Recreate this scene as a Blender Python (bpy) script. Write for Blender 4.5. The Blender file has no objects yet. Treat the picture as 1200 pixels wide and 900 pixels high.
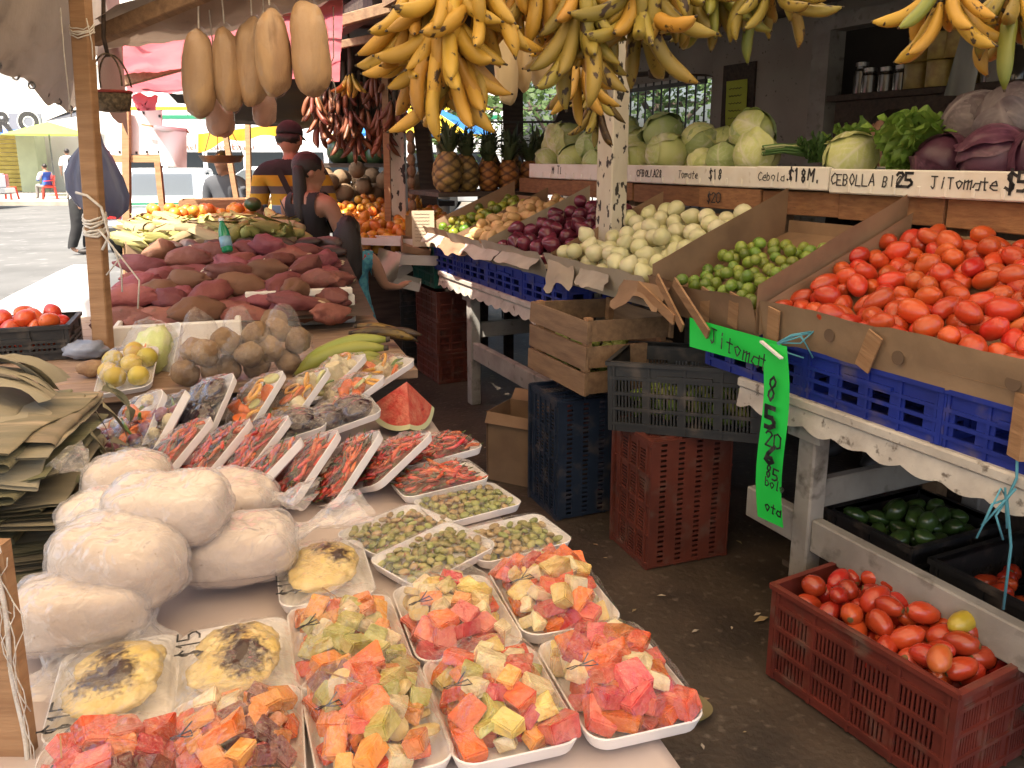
import bpy, bmesh, math, random
from mathutils import Vector, Matrix, Euler, noise
rnd = random.Random(7)
R_ = math.radians
PI = math.pi
SC = bpy.context.scene
COL = SC.collection

# ---------------------------------------------------------------- camera, sky, sun, exposure
F_, CY_, TH_, H_ = 960., 400., R_(12.6), 1.6
cd = bpy.data.cameras.new('camera'); cam = bpy.data.objects.new('camera', cd); COL.objects.link(cam)
cam.location = (0, 0, H_); cam.rotation_euler = (R_(90) - TH_, 0, 0)
cd.sensor_width = 36; cd.lens = 36 * F_ / 1200; cd.shift_y = -50 / 1200; cd.clip_start = .05; cd.clip_end = 2000
SC.camera = cam
SUN_EL, SUN_AZ = 58, 212       # azimuth in degrees clockwise from +y: the sun stands behind and left of the camera
w = bpy.data.worlds.new('World'); SC.world = w; w.use_nodes = True
nt = w.node_tree; bg = nt.nodes['Background']
sky = nt.nodes.new('ShaderNodeTexSky'); sky.sky_type = 'NISHITA'; sky.sun_disc = False
sky.sun_elevation = R_(SUN_EL); sky.sun_rotation = R_(SUN_AZ); sky.air_density = 1.0; sky.dust_density = 6; sky.ozone_density = .6
nt.links.new(sky.outputs[0], bg.inputs[0]); bg.inputs[1].default_value = .12
sl = bpy.data.lights.new('sun', 'SUN'); sl.energy = 4.2; sl.angle = R_(.6); sl.color = (1, .91, .77)
so = bpy.data.objects.new('sun', sl); COL.objects.link(so)
_az, _el = R_(SUN_AZ), R_(SUN_EL)
sdir = Vector((math.sin(_az) * math.cos(_el), math.cos(_az) * math.cos(_el), math.sin(_el)))
so.rotation_euler = sdir.to_track_quat('Z', 'Y').to_euler()
vs = SC.view_settings; vs.view_transform = 'Standard'; vs.look = 'None'; vs.gamma = 1; vs.exposure = 1.68; vs.use_curve_mapping = False
SC.render.engine = 'CYCLES'
SC.cycles.use_denoising = True; SC.cycles.max_bounces = 7; SC.cycles.diffuse_bounces = 4; SC.cycles.glossy_bounces = 3
SC.cycles.transmission_bounces = 6; SC.cycles.transparent_max_bounces = 24; SC.cycles.caustics_reflective = False; SC.cycles.caustics_refractive = False
SC.cycles.sample_clamp_indirect = 6

# ---------------------------------------------------------------- where things stand
def ray(px, py):
    u = (px - 600) / F_; v = (CY_ - py) / F_; c, s = math.cos(TH_), math.sin(TH_)
    return Vector((u, c + v * s, -s + v * c))
def pix(px, py, z):
    d = ray(px, py); k = (z - H_) / d.z; return Vector((d.x * k, d.y * k, z))
def pixd(px, py, Y):
    d = ray(px, py); k = Y / d.y; return Vector((d.x * k, Y, H_ + d.z * k))
LA = R_(17.76); RA = R_(25)     # the left tables and the right stall stand at these angles
def L(s, t, z=0): return Vector((.215 + s * math.cos(LA) - t * math.sin(LA), 1.0 + s * math.sin(LA) + t * math.cos(LA), z))
def Rr(m, n, z=0): return Vector((.92 + m * math.cos(RA) - n * math.sin(RA), 2.6 + m * math.sin(RA) + n * math.cos(RA), z))

# ---------------------------------------------------------------- mesh building
class MB:
    def __init__(s): s.v = []; s.f = []; s.mi = []; s.cur = 0
    def add(s, vs, fs):
        b = len(s.v); s.v += [tuple(x) for x in vs]
        for f in fs: s.f.append([b + i for i in f]); s.mi.append(s.cur)
        return s
    def box(s, c, d, rot=None, jit=0, taper=None):
        hx, hy, hz = d[0] / 2, d[1] / 2, d[2] / 2; M = Euler(rot).to_matrix() if rot else None; o = Vector(c); vs = []
        for z in (-1, 1):
            for y in (-1, 1):
                for x in (-1, 1):
                    k = (taper if taper and z > 0 else 1)
                    p = Vector((x * hx * k, y * hy * k, z * hz))
                    if jit: p += Vector((rnd.uniform(-jit, jit), rnd.uniform(-jit, jit), rnd.uniform(-jit, jit)))
                    vs.append((M @ p if M else p) + o)
        return s.add(vs, [(0, 2, 3, 1), (4, 5, 7, 6), (0, 1, 5, 4), (2, 6, 7, 3), (0, 4, 6, 2), (1, 3, 7, 5)])
    def bar(s, a, b, wd, th, up=(0, 0, 1)):
        a = Vector(a); b = Vector(b); d = (b - a); ln = d.length; d.normalize(); u = Vector(up)
        x = d.cross(u)
        if x.length < 1e-4: x = d.cross(Vector((0, 1, 0)))
        x.normalize(); u = x.cross(d)
        vs = [p + x * (i * wd / 2) + u * (j * th / 2) for p in (a, b) for i, j in ((-1, -1), (1, -1), (1, 1), (-1, 1))]
        return s.add(vs, [(0, 1, 2, 3), (7, 6, 5, 4), (0, 4, 5, 1), (1, 5, 6, 2), (2, 6, 7, 3), (3, 7, 4, 0)])
    def tube(s, pts, rad, n=6, cap=True, flat=None):
        pts = [Vector(p) for p in pts]; k = len(pts)
        if not hasattr(rad, '__len__'): rad = [rad] * k
        t0 = (pts[1] - pts[0]).normalized(); x = t0.orthogonal().normalized(); vs = []
        for i in range(k):
            t = (pts[min(i + 1, k - 1)] - pts[max(i - 1, 0)]).normalized()
            x = (x - t * x.dot(t)).normalized(); y = t.cross(x)
            for j in range(n):
                a = 2 * PI * j / n
                vs.append(pts[i] + (x * math.cos(a) + y * math.sin(a) * (flat or 1)) * rad[i])
        fs = [(i * n + j, i * n + (j + 1) % n, (i + 1) * n + (j + 1) % n, (i + 1) * n + j) for i in range(k - 1) for j in range(n)]
        if cap: fs += [tuple(reversed(range(n))), tuple(range((k - 1) * n, k * n))]
        return s.add(vs, fs)
    def loft(s, rings, cap0=True, cap1=True, closed=True):
        n = len(rings[0]); k = len(rings); vs = [p for r in rings for p in r]; m = n if closed else n - 1
        fs = [(i * n + j, i * n + (j + 1) % n, (i + 1) * n + (j + 1) % n, (i + 1) * n + j) for i in range(k - 1) for j in range(m)]
        if cap0: fs.append(tuple(reversed(range(n))))
        if cap1: fs.append(tuple(range((k - 1) * n, k * n)))
        return s.add(vs, fs)
    def grid(s, fn, nu, nv):
        vs = [fn(i / nu, j / nv) for j in range(nv + 1) for i in range(nu + 1)]
        return s.add(vs, [(j * (nu + 1) + i, j * (nu + 1) + i + 1, (j + 1) * (nu + 1) + i + 1, (j + 1) * (nu + 1) + i) for j in range(nv) for i in range(nu)])
    def lathe(s, prof, n=16, wob=0):
        rings = [[(r * math.cos(2 * PI * j / n), r * math.sin(2 * PI * j / n), z) for j in range(n)] for r, z in prof]
        return s.loft(rings, True, True)
    def lattice(s, xs, ys, fill, M, th):
        """a sheet with holes: cells of the grid xs,ys where fill(i,j) is true, th thick, placed by M"""
        nx, ny = len(xs) - 1, len(ys) - 1; on = [[fill(i, j) for j in range(ny)] for i in range(nx)]; b = {}; vs = []; fs = []
        def v(i, j, k):
            if (i, j, k) not in b: b[i, j, k] = len(vs); vs.append(M @ Vector((xs[i], ys[j], k * th)))
            return b[i, j, k]
        for i in range(nx):
            for j in range(ny):
                if not on[i][j]: continue
                fs.append((v(i, j, 1), v(i + 1, j, 1), v(i + 1, j + 1, 1), v(i, j + 1, 1)))
                fs.append((v(i, j, 0), v(i, j + 1, 0), v(i + 1, j + 1, 0), v(i + 1, j, 0)))
                for di, dj, p, q in ((-1, 0, (i, j + 1), (i, j)), (1, 0, (i + 1, j), (i + 1, j + 1)), (0, -1, (i, j), (i + 1, j)), (0, 1, (i + 1, j + 1), (i, j + 1))):
                    a, c = i + di, j + dj
                    if not (0 <= a < nx and 0 <= c < ny and on[a][c]):
                        fs.append((v(*p, 0), v(*q, 0), v(*q, 1), v(*p, 1)))
        return s.add(vs, fs)
    def mesh(s, name, mats, smooth=False, uv=False):
        me = bpy.data.meshes.new(name); me.from_pydata(s.v, [], s.f); me.update()
        for m in (mats if isinstance(mats, (list, tuple)) else [mats]): me.materials.append(m)
        if max(s.mi, default=0) > 0: me.polygons.foreach_set('material_index', s.mi)
        if smooth: me.polygons.foreach_set('use_smooth', [True] * len(me.polygons))
        if smooth == 'auto':
            bm = bmesh.new(); bm.from_mesh(me)
            for e in bm.edges: e.smooth = e.calc_face_angle(0) < .7
            bm.to_mesh(me); bm.free()
        return me
    def obj(s, name, mats, parent=None, smooth=False, bevel=0, loc=(0, 0, 0), rot=(0, 0, 0)):
        me = s.mesh(name, mats, smooth)
        if bevel: bevel_mesh(me, bevel)
        return mk(name, me, parent, loc, rot)
def bevel_mesh(me, w, seg=1):
    bm = bmesh.new(); bm.from_mesh(me); bmesh.ops.recalc_face_normals(bm, faces=bm.faces)
    bmesh.ops.bevel(bm, geom=[e for e in bm.edges if e.calc_face_angle(0) > .6], offset=w, segments=seg, affect='EDGES', clamp_overlap=True)
    bm.to_mesh(me); bm.free(); me.update()
def mk(name, me, parent=None, loc=(0, 0, 0), rot=(0, 0, 0), sc=None):
    o = bpy.data.objects.new(name, me); COL.objects.link(o); o.location = loc
    o.rotation_euler = rot if not isinstance(rot, Matrix) else rot.to_euler()
    if sc is not None: o.scale = (sc, sc, sc) if not hasattr(sc, '__len__') else sc
    if parent is not None: o.parent = parent
    return o
def tag(o, label, cat, group=None):
    o['label'] = label; o['category'] = cat
    if group: o['group'] = group
    return o
def thing(name, label, cat, loc=(0, 0, 0), rot=(0, 0, 0), group=None, sc=None):
    if not hasattr(rot, '__len__'): rot = (0, 0, rot)
    o = mk(name, None, None, loc, rot, sc); o.empty_display_size = .05
    return tag(o, label, cat, group)
def struct(o): o['kind'] = 'structure'; return o
def copy_tree(o, parent=None):
    c = o.copy(); COL.objects.link(c); c.parent = parent
    for ch in list(o.children): copy_tree(ch, c)
    return c
def nz(p, sc, seed=0): return noise.noise(Vector(p) * sc + Vector((seed * 3.7, seed * 1.3, seed * 7.1)))

# ---------------------------------------------------------------- materials (all procedural)
MATS = {}
def Mt(name, col, rough=.6, col2=None, scale=8., lo=.35, hi=.65, bump=0., bscale=60., rand=0., hue=0., spec=.5, metal=0., coat=0., sss=0.,
       col3=None, scale3=30., lo3=.6, hi3=.7, vein=None, stretch=None, trans=0., emit=0., coord='Object'):
    if name in MATS: return MATS[name]
    m = bpy.data.materials.new(name); MATS[name] = m; m.use_nodes = True; N = m.node_tree.nodes; K = m.node_tree.links.new
    b = N['Principled BSDF']; b.inputs['Roughness'].default_value = rough; b.inputs['Metallic'].default_value = metal
    b.inputs['Specular IOR Level'].default_value = spec; b.inputs['Coat Weight'].default_value = coat; b.inputs['Coat Roughness'].default_value = .12
    tc = N.new('ShaderNodeTexCoord'); oi = N.new('ShaderNodeObjectInfo'); vec = tc.outputs[coord]
    if stretch:
        mp = N.new('ShaderNodeMapping'); mp.inputs['Scale'].default_value = stretch; K(vec, mp.inputs[0]); vec = mp.outputs[0]
    wm = N.new('ShaderNodeMath'); wm.operation = 'MULTIPLY'; wm.inputs[1].default_value = 57.; K(oi.outputs['Random'], wm.inputs[0])
    def nse(sc, det=4):
        n = N.new('ShaderNodeTexNoise'); n.noise_dimensions = '4D'; n.inputs['Scale'].default_value = sc; n.inputs['Detail'].default_value = det
        K(vec, n.inputs['Vector']); K(wm.outputs[0], n.inputs['W']); return n
    def mask(n, lo, hi):
        r = N.new('ShaderNodeMapRange'); r.inputs[1].default_value = lo; r.inputs[2].default_value = hi; K(n.outputs['Fac'], r.inputs[0]); return r
    def mix(fac, a, bcol):
        x = N.new('ShaderNodeMix'); x.data_type = 'RGBA'; K(fac, x.inputs['Factor'])
        if isinstance(a, tuple): x.inputs['A'].default_value = (*a, 1)
        else: K(a, x.inputs['A'])
        x.inputs['B'].default_value = (*bcol, 1); return x.outputs['Result']
    cur = tuple(col)
    if col2: cur = mix(mask(nse(scale), lo, hi).outputs[0], cur, col2)
    if col3: cur = mix(mask(nse(scale3), lo3, hi3).outputs[0], cur, col3)
    if vein:
        at = N.new('ShaderNodeAttribute'); at.attribute_name = 'vein'; cur = mix(at.outputs['Fac'], cur, vein)
    if rand or hue:
        h = N.new('ShaderNodeHueSaturation')
        if isinstance(cur, tuple): h.inputs['Color'].default_value = (*cur, 1)
        else: K(cur, h.inputs['Color'])
        r1 = N.new('ShaderNodeMapRange'); r1.inputs[3].default_value = 1 - rand; r1.inputs[4].default_value = 1 + rand; K(oi.outputs['Random'], r1.inputs[0]); K(r1.outputs[0], h.inputs['Value'])
        fr = N.new('ShaderNodeMath'); fr.operation = 'FRACT'; K(wm.outputs[0], fr.inputs[0])
        r2 = N.new('ShaderNodeMapRange'); r2.inputs[3].default_value = .5 - hue; r2.inputs[4].default_value = .5 + hue; K(fr.outputs[0], r2.inputs[0]); K(r2.outputs[0], h.inputs['Hue'])
        cur = h.outputs[0]
    if isinstance(cur, tuple): b.inputs['Base Color'].default_value = (*cur, 1)
    else: K(cur, b.inputs['Base Color'])
    if bump:
        bn = N.new('ShaderNodeBump'); bn.inputs['Strength'].default_value = bump; bn.inputs['Distance'].default_value = .01
        K(nse(bscale, 5).outputs['Fac'], bn.inputs['Height']); K(bn.outputs[0], b.inputs['Normal'])
    if sss:
        b.inputs['Subsurface Weight'].default_value = sss; b.inputs['Subsurface Radius'].default_value = (.02, .008, .004); b.inputs['Subsurface Scale'].default_value = .4
    if emit:
        b.inputs['Emission Strength'].default_value = emit
        if isinstance(cur, tuple): b.inputs['Emission Color'].default_value = (*cur, 1)
        else: K(cur, b.inputs['Emission Color'])
    if trans:     # thin cloth or leaf: some light passes through
        t = N.new('ShaderNodeBsdfTranslucent'); x = N.new('ShaderNodeMixShader'); x.inputs[0].default_value = trans
        if isinstance(cur, tuple): t.inputs[0].default_value = (*cur, 1)
        else: K(cur, t.inputs[0])
        K(b.outputs[0], x.inputs[1]); K(t.outputs[0], x.inputs[2]); K(x.outputs[0], N['Material Output'].inputs[0])
    return m
def film(name, tint=(1, 1, 1), milky=.04, edge=0., wr=.5, sc=40., gl=.55, rough=.08, mcol=(.85, .85, .88)):
    """clear plastic film: see-through, with wrinkled glossy reflections and a little milkiness"""
    m = bpy.data.materials.new(name); MATS[name] = m; m.use_nodes = True; N = m.node_tree.nodes; K = m.node_tree.links.new
    N.remove(N['Principled BSDF'])
    tr = N.new('ShaderNodeBsdfTransparent'); tr.inputs[0].default_value = (*tint, 1)
    g = N.new('ShaderNodeBsdfGlossy'); g.inputs['Roughness'].default_value = rough; g.inputs[0].default_value = (1, 1, 1, 1)
    d = N.new('ShaderNodeBsdfDiffuse'); d.inputs[0].default_value = (*mcol, 1)
    tc = N.new('ShaderNodeTexCoord'); n = N.new('ShaderNodeTexNoise'); n.inputs['Scale'].default_value = sc; n.inputs['Detail'].default_value = 2; n.inputs['Distortion'].default_value = 1.2
    oi = N.new('ShaderNodeObjectInfo'); va = N.new('ShaderNodeVectorMath'); va.operation = 'ADD'; K(tc.outputs['Object'], va.inputs[0]); K(oi.outputs['Location'], va.inputs[1]); K(va.outputs[0], n.inputs['Vector'])
    bp = N.new('ShaderNodeBump'); bp.inputs['Strength'].default_value = wr; bp.inputs['Distance'].default_value = .012; K(n.outputs['Fac'], bp.inputs['Height'])
    K(bp.outputs[0], g.inputs['Normal'])
    lw = N.new('ShaderNodeLayerWeight'); lw.inputs[0].default_value = .22; K(bp.outputs[0], lw.inputs['Normal'])
    mr = N.new('ShaderNodeMapRange'); mr.inputs[3].default_value = .014; mr.inputs[4].default_value = gl; K(lw.outputs['Facing'], mr.inputs[0])
    x1 = N.new('ShaderNodeMixShader'); x1.inputs[0].default_value = milky
    if edge:      # plastic gathers whiteness where it is seen edge-on or creased
        me_ = N.new('ShaderNodeMath'); me_.operation = 'MULTIPLY_ADD'; K(lw.outputs['Facing'], me_.inputs[0]); me_.inputs[1].default_value = edge; me_.inputs[2].default_value = milky; K(me_.outputs[0], x1.inputs[0])
    K(tr.outputs[0], x1.inputs[1]); K(d.outputs[0], x1.inputs[2])
    x2 = N.new('ShaderNodeMixShader'); K(mr.outputs[0], x2.inputs[0]); K(x1.outputs[0], x2.inputs[1]); K(g.outputs[0], x2.inputs[2])
    K(x2.outputs[0], N['Material Output'].inputs[0]); return m

FILM = film('cling_film', milky=.003, edge=.05, wr=1.0, sc=30, gl=.5, rough=.03)
BAGFILM = film('bag_film', milky=.055, wr=1.0, sc=30, gl=.32, rough=.08, mcol=(.9, .85, .82))
DOUGHFILM = film('dough_bag_film', milky=.05, edge=.55, wr=1.0, sc=22, gl=.6, rough=.09, mcol=(.88, .87, .9))
GLASS = film('car_glass', tint=(.25, .28, .28), milky=.03, wr=0, gl=.7, rough=.02)
m_ink = Mt('black_marker', (.012, .012, .014), .5, (.09, .085, .08), 45, .45, .7)
m_foam = Mt('white_foam', (.86, .83, .82), .45, (.8, .76, .74), 20, bump=.06, bscale=300)
m_styro = Mt('styrofoam', (.82, .79, .72), .7, (.72, .66, .56), 9, .5, .8, bump=.12, bscale=250, col3=(.45, .36, .26), scale3=14, lo3=.66, hi3=.8)
m_card = Mt('cardboard', (.30, .19, .11), .85, (.22, .135, .08), 7, bump=.1, bscale=90, rand=.12)
m_cardi = Mt('cardboard_pale', (.32, .215, .13), .85, (.235, .155, .092), 8, bump=.1, bscale=80, rand=.1)
m_wood = Mt('bare_wood', (.40, .235, .12), .75, (.30, .165, .08), 6, stretch=(1, 1, 9), bump=.25, bscale=22, rand=.12)
m_woodx = Mt('weathered_wood', (.30, .19, .105), .8, (.16, .095, .055), 5, .3, .75, stretch=(9, 1.5, 9), bump=.3, bscale=20, rand=.25)
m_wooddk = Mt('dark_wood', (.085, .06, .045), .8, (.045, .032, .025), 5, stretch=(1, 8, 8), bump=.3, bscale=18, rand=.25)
m_plank = Mt('plank_top', (.33, .22, .15), .6, (.22, .14, .09), 4, stretch=(2, 12, 12), bump=.15, bscale=14, rand=.1)
m_wpaint = Mt('chipped_white_paint', (.60, .56, .49), .6, (.42, .38, .33), 11, bump=.25, bscale=50, col3=(.16, .135, .11), scale3=30, lo3=.60, hi3=.68)
m_pole = Mt('peeling_cream_paint', (.68, .64, .54), .55, (.58, .53, .43), 10, bump=.4, bscale=40, col3=(.035, .03, .027), scale3=28, lo3=.575, hi3=.60, stretch=(1, 1, .5))
m_wpaint2 = Mt('dirty_white_paint', (.36, .345, .32), .7, (.24, .225, .205), 6, bump=.2, bscale=40, col3=(.13, .12, .105), scale3=17, lo3=.56, hi3=.72)
m_rope = Mt('white_rope', (.75, .72, .66), .8, (.6, .55, .47), 60, bump=.4, bscale=300)
m_twine = Mt('blue_twine', (.10, .35, .45), .7)
m_steel = Mt('grey_steel', (.25, .25, .25), .4, (.16, .155, .15), 12, metal=.7)
m_black = Mt('black_plastic', (.018, .018, .02), .5, (.03, .03, .03), 12)
m_white = Mt('white_paint', (.8, .8, .8), .5)
# ================================================================ the setting
m_asph = Mt('asphalt', (.13, .13, .125), .9, (.09, .09, .086), .9, bump=.3, bscale=30, col3=(.24, .235, .225), scale3=3.5, lo3=.58, hi3=.8)
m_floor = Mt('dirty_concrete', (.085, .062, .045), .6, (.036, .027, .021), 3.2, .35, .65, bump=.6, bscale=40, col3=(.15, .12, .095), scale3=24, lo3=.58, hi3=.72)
m_pave = Mt('pavement_concrete', (.36, .34, .31), .9, (.27, .25, .23), 3, bump=.2)
m_wallw = Mt('white_render', (.74, .72, .68), .9, (.66, .63, .58), 1.2, bump=.1)
m_wallg = Mt('grimy_grey_wall', (.36, .335, .30), .85, (.25, .23, .205), 2.4, .35, .75, bump=.25, bscale=24, col3=(.12, .105, .095), scale3=30, lo3=.64, hi3=.72)
def sheet(name, pts, m, z):
    o = MB().add([(x, y, z) for x, y in pts], [tuple(range(len(pts)))]).obj(name, m); return struct(o)
sheet('ground', [(-400, -300), (400, -300), (400, 700), (-400, 700)], m_asph, -.012)
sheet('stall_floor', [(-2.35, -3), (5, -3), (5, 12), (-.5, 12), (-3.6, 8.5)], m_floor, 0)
b = MB(); b.box((-14, 34.0, .06), (70, 9.6, .16)); struct(b.obj('pavement', m_pave))
kerb = MB().box((-14, 29.05, .055), (70, .3, .19)).obj('kerb', Mt('kerb_stone', (.40, .37, .31), .9, (.28, .25, .21), 2), bevel=.02); struct(kerb)

# ---- shop building across the street
bl = thing('shop_building', 'white rendered shop building across the street behind the parked pickup', 'building', (-17, 38, .14))
MB().box((0, 2, 4.2), (34, 3.6, 8.4)).obj('wall', m_wallw, bl)
MB().box((-1.5, .05, 5.6), (34, .5, .25)).obj('ledge', m_wallw, bl, bevel=.03)
m_shut = Mt('yellow_shutter', (.52, .42, .10), .6, (.42, .33, .07), 4)
sh = thing('roller_shutter', 'ochre yellow ribbed roller shutter beside the pale green column', 'shutter', (-23.4, 37.6, .14))
for k in range(13): MB().box((0, 0, .1 + k * .19), (3.3, .09, .17)).obj('slat', m_shut, sh, bevel=.02)
MB().box((-22.0 + .75, 37.2, 1.7), (.85, .8, 3.2)).obj('x', Mt('pale_green_paint', (.50, .55, .36), .8, (.42, .46, .30), 2), bevel=.02).name = 'shop_column'
tag(bpy.data.objects['shop_column'], 'pale green square column under the shop awning', 'column')
for k, (x, z, wd, hg) in enumerate([(-7, 6.8, 1.5, 1.3), (-4.2, 6.8, 1.5, 1.3), (-9.8, 6.8, 1.5, 1.3), (-1, 6.8, 1.5, 1.3), (2.5, 6.8, 1.5, 1.3)]):
    wn = MB().box((x, .16, z), (wd, .1, hg)).obj('window', Mt('window_frame_grey', (.3, .32, .33), .5), bl)
    MB().box((x - wd / 4 + .02, .1, z), (wd / 2 - .1, .05, hg - .15)).obj('pane', Mt('dark_pane', (.05, .06, .07), .1), wn)
    MB().box((x + wd / 4 - .02, .1, z), (wd / 2 - .1, .05, hg - .15)).obj('pane', Mt('dark_pane', (0, 0, 0)), wn)
# banner awning with the letters RO
aw = thing('shop_awning', 'white and blue banner awning lettered in black across the shop front', 'awning', (-20.4, 34.6, 2.55))
MB().box((-1.6, 0, .42), (5.6, .05, .86)).obj('banner', Mt('banner_grey', (.16, .17, .22), .6), aw)
MB().box((-1.6, -.031, .1), (5.6, .006, .2)).obj('blue_band', Mt('banner_blue', (.06, .16, .5), .6), aw)
MB().add([(-4.4, .03, .84), (1.2, .03, .84), (1.9, 3.0, 1.25), (-4.4, 3.0, 1.25)], [(0, 1, 2, 3)]).obj('roof_sheet', Mt('awning_white', (.8, .8, .8), .7), aw)
MB().add([(1.25, .0, .5), (2.7, .3, .75), (2.6, 2.4, 1.1), (1.25, 2.4, 1.1)], [(0, 1, 2, 3)]).obj('side_flap', Mt('awning_dark', (.06, .065, .08), .7), aw)
def ftext(txt, size, m, parent, loc, rot, name='lettering', ex=.002, off=0):
    c = bpy.data.curves.new(name, 'FONT'); c.body = txt; c.size = size; c.extrude = ex; c.align_x = 'CENTER'; c.offset = off
    t = bpy.data.objects.new('t', c); COL.objects.link(t); dg = bpy.context.evaluated_depsgraph_get()
    me = bpy.data.meshes.new_from_object(t.evaluated_get(dg)); bpy.data.objects.remove(t); bpy.data.curves.remove(c)
    me.materials.clear(); me.materials.append(m); return mk(name, me, parent, loc, rot)
for ch_, x_ in (('R', -.35), ('O', .68)): o = ftext(ch_, 1.05, m_ink, aw, (x_, -.045, .14), (R_(90), 0, 0), off=.045); o2 = ftext(ch_, 1.05, m_white, aw, (x_, -.038, .14), (R_(90), 0, 0), 'letter_outline', .002, .085)
# green parasol
gp = thing('street_parasol', 'lime green street parasol open on the far pavement', 'parasol', (-18.2, 33.2, .14))
MB().tube([(0, 0, 0), (0, 0, 2.75)], .03, 6).obj('pole', m_steel, gp)
b = MB(); rim = [(1.7 * math.cos(a * PI / 4), 1.7 * math.sin(a * PI / 4), 2.35) for a in range(8)]
b.add([(0, 0, 2.85)] + rim, [(0, 1 + k, 1 + (k + 1) % 8) for k in range(8)]); b.obj('canopy', Mt('lime_cloth', (.42, .62, .12), .8, trans=.35), gp)

# ---- vehicles
m_carw = Mt('white_car_paint', (.78, .79, .80), .25, coat=.5)
m_carg = Mt('green_car_paint', (.03, .22, .12), .25, coat=.5)
m_tyre = Mt('tyre_rubber', (.02, .02, .02), .8); m_rim = Mt('wheel_steel', (.3, .3, .3), .35, metal=.8)
m_red = Mt('red_lens', (.45, .015, .015), .2, coat=.6); m_plate = Mt('plate_white', (.75, .75, .72), .5); m_bump = Mt('bumper_dark', (.03, .032, .035), .5)
def wheel(par, x, y, r=.31, wd=.2):
    o = MB().tube([(x, y - wd / 2, r), (x, y - wd / 2 + .02, r), (x, y + wd / 2 - .02, r), (x, y + wd / 2, r)], [r * .9, r, r, r * .9], 20).obj('wheel', m_tyre, par, 'auto')
    for sgn in (-1, 1): MB().tube([(x, y + sgn * wd * .3, r), (x, y + sgn * (wd / 2 + .012), r)], [r * .62, r * .55], 14).obj('rim', m_rim, o, 'auto')
def carbody(prof, half, m, par, name='body', tum=.0, z0=.6):
    """side outline (x,z) swept across the width, rounded at the flanks and leaning in above z0"""
    rings = []
    for k in (-1, -.93, -.7, 0, .7, .93, 1):
        s_ = {1: .90, .93: .975, .7: 1, 0: 1.0}[abs(k)]; r = []
        cx = sum(p[0] for p in prof) / len(prof); cz = sum(p[1] for p in prof) / len(prof)
        for x, z in prof:
            wid = half * (1 - tum * max(0, z - z0)); r.append((cx + (x - cx) * (.5 + .5 * s_), k * wid, cz + (z - cz) * s_))
        rings.append(r)
    o = MB().loft(rings).obj(name, m, par, 'auto'); return o
def sedan(label, loc, rot, body2=None):
    c = thing('parked_car', label, 'car', loc, rot)
    carbody([(-2.1, .3), (-2.14, .55), (-2.05, .86), (-1.35, .93), (-.95, .95), (.9, .95), (1.75, .8), (2.1, .62), (2.12, .3)], .82, m_carw, c)
    carbody([(-1.42, .92), (-.85, 1.38), (-.4, 1.44), (.25, 1.43), (1.05, .93)], .76, m_carw, c, 'cabin', .22, .95)
    q = MB(); q.add([(-1.425, -.58, .99), (-1.425, .58, .99), (-.915, .5, 1.385), (-.915, -.5, 1.385)], [(0, 3, 2, 1)]); q.obj('rear_window', GLASS, c)
    for y in (-1, 1):
        MB().add([(-1.12, y * .752, .985), (-.25, y * .762, .985), (-.25, y * .69, 1.36), (-.72, y * .69, 1.35)], [(0, 1, 2, 3)]).obj('side_window', GLASS, c)
        MB().add([(-.18, y * .762, .985), (.85, y * .752, .985), (.32, y * .69, 1.36), (-.18, y * .69, 1.36)], [(0, 1, 2, 3)]).obj('side_window', GLASS, c)
        MB().box((-2.1, y * .62, .74), (.09, .34, .2)).obj('tail_light', m_red, c, bevel=.02)
        MB().box((2.06, y * .6, .62), (.1, .34, .14)).obj('headlight', m_plate, c, bevel=.02)
        MB().box((.72, y * .88, .98), (.12, .16, .11)).obj('wing_mirror', m_bump, c, bevel=.03)
        for x in (-1.3, 1.35): wheel(c, x, y * .72)
    MB().box((-2.13, 0, .42), (.16, 1.62, .26)).obj('bumper', m_bump, c, bevel=.04)
    MB().box((-2.1, 0, .885), (.05, 1.2, .035)).obj('trunk_strip', m_carg, c)
    pl = MB().box((-2.14, -.02, .72), (.02, .42, .17)).obj('number_plate', m_plate, c)
    MB().box((-2.153, .02, .72), (.004, .2, .05)).obj('plate_marks', Mt('plate_grey', (.3, .33, .36), .6), pl)
    if body2: body2(c)
    return c
def greenswoop(c):
    for k, (z0, z1) in enumerate([(.62, .92), (.42, .6), (.3, .4)]):
        for y in (-1, 1):
            b = MB(); y_ = y * .835
            b.add([(-1.9 + k * .3, y_, z0 - .1), (-.6, y_, z0 - .03), (.6, y_, z0 + .1), (1.3 - k * .2, y_, z1), (.3, y_, z1 - .05), (-.7, y_, z0 + .03)], [tuple(range(6))])
            b.obj('green_stripe', m_carg, c)
sedan('white taxi seen from behind with its dark bumper toward the stalls', (-6.35, 15.6, -.012), R_(102))
sedan('white taxi with sweeping green side stripes parked side-on before the bus', (-5.6, 19.2, -.012), R_(176), greenswoop)
bus = thing('city_bus', 'long white bus lettered along its side beyond the taxis', 'bus', (-5.6, 24.5, -.012))
carbody([(-5.5, .4), (-5.55, 1.2), (-5.45, 2.9), (-5.2, 3.1), (5.2, 3.1), (5.5, 2.8), (5.6, 1.2), (5.5, .4)], 1.2, m_carw, bus)
for k in range(9):
    MB().box((-4.6 + k * 1.12, -1.215, 1.42), (.98, .03, .72)).obj('window', Mt('bus_glass', (.02, .025, .03), .08), bus, bevel=.01)
MB().box((0, -1.21, 2.72), (10.6, .02, .1)).obj('green_band', m_carg, bus)
MB().box((0, -1.21, 2.95), (10.4, .02, .08)).obj('yellow_band', Mt('yellow_paint', (.7, .5, .03), .4), bus)
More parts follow.
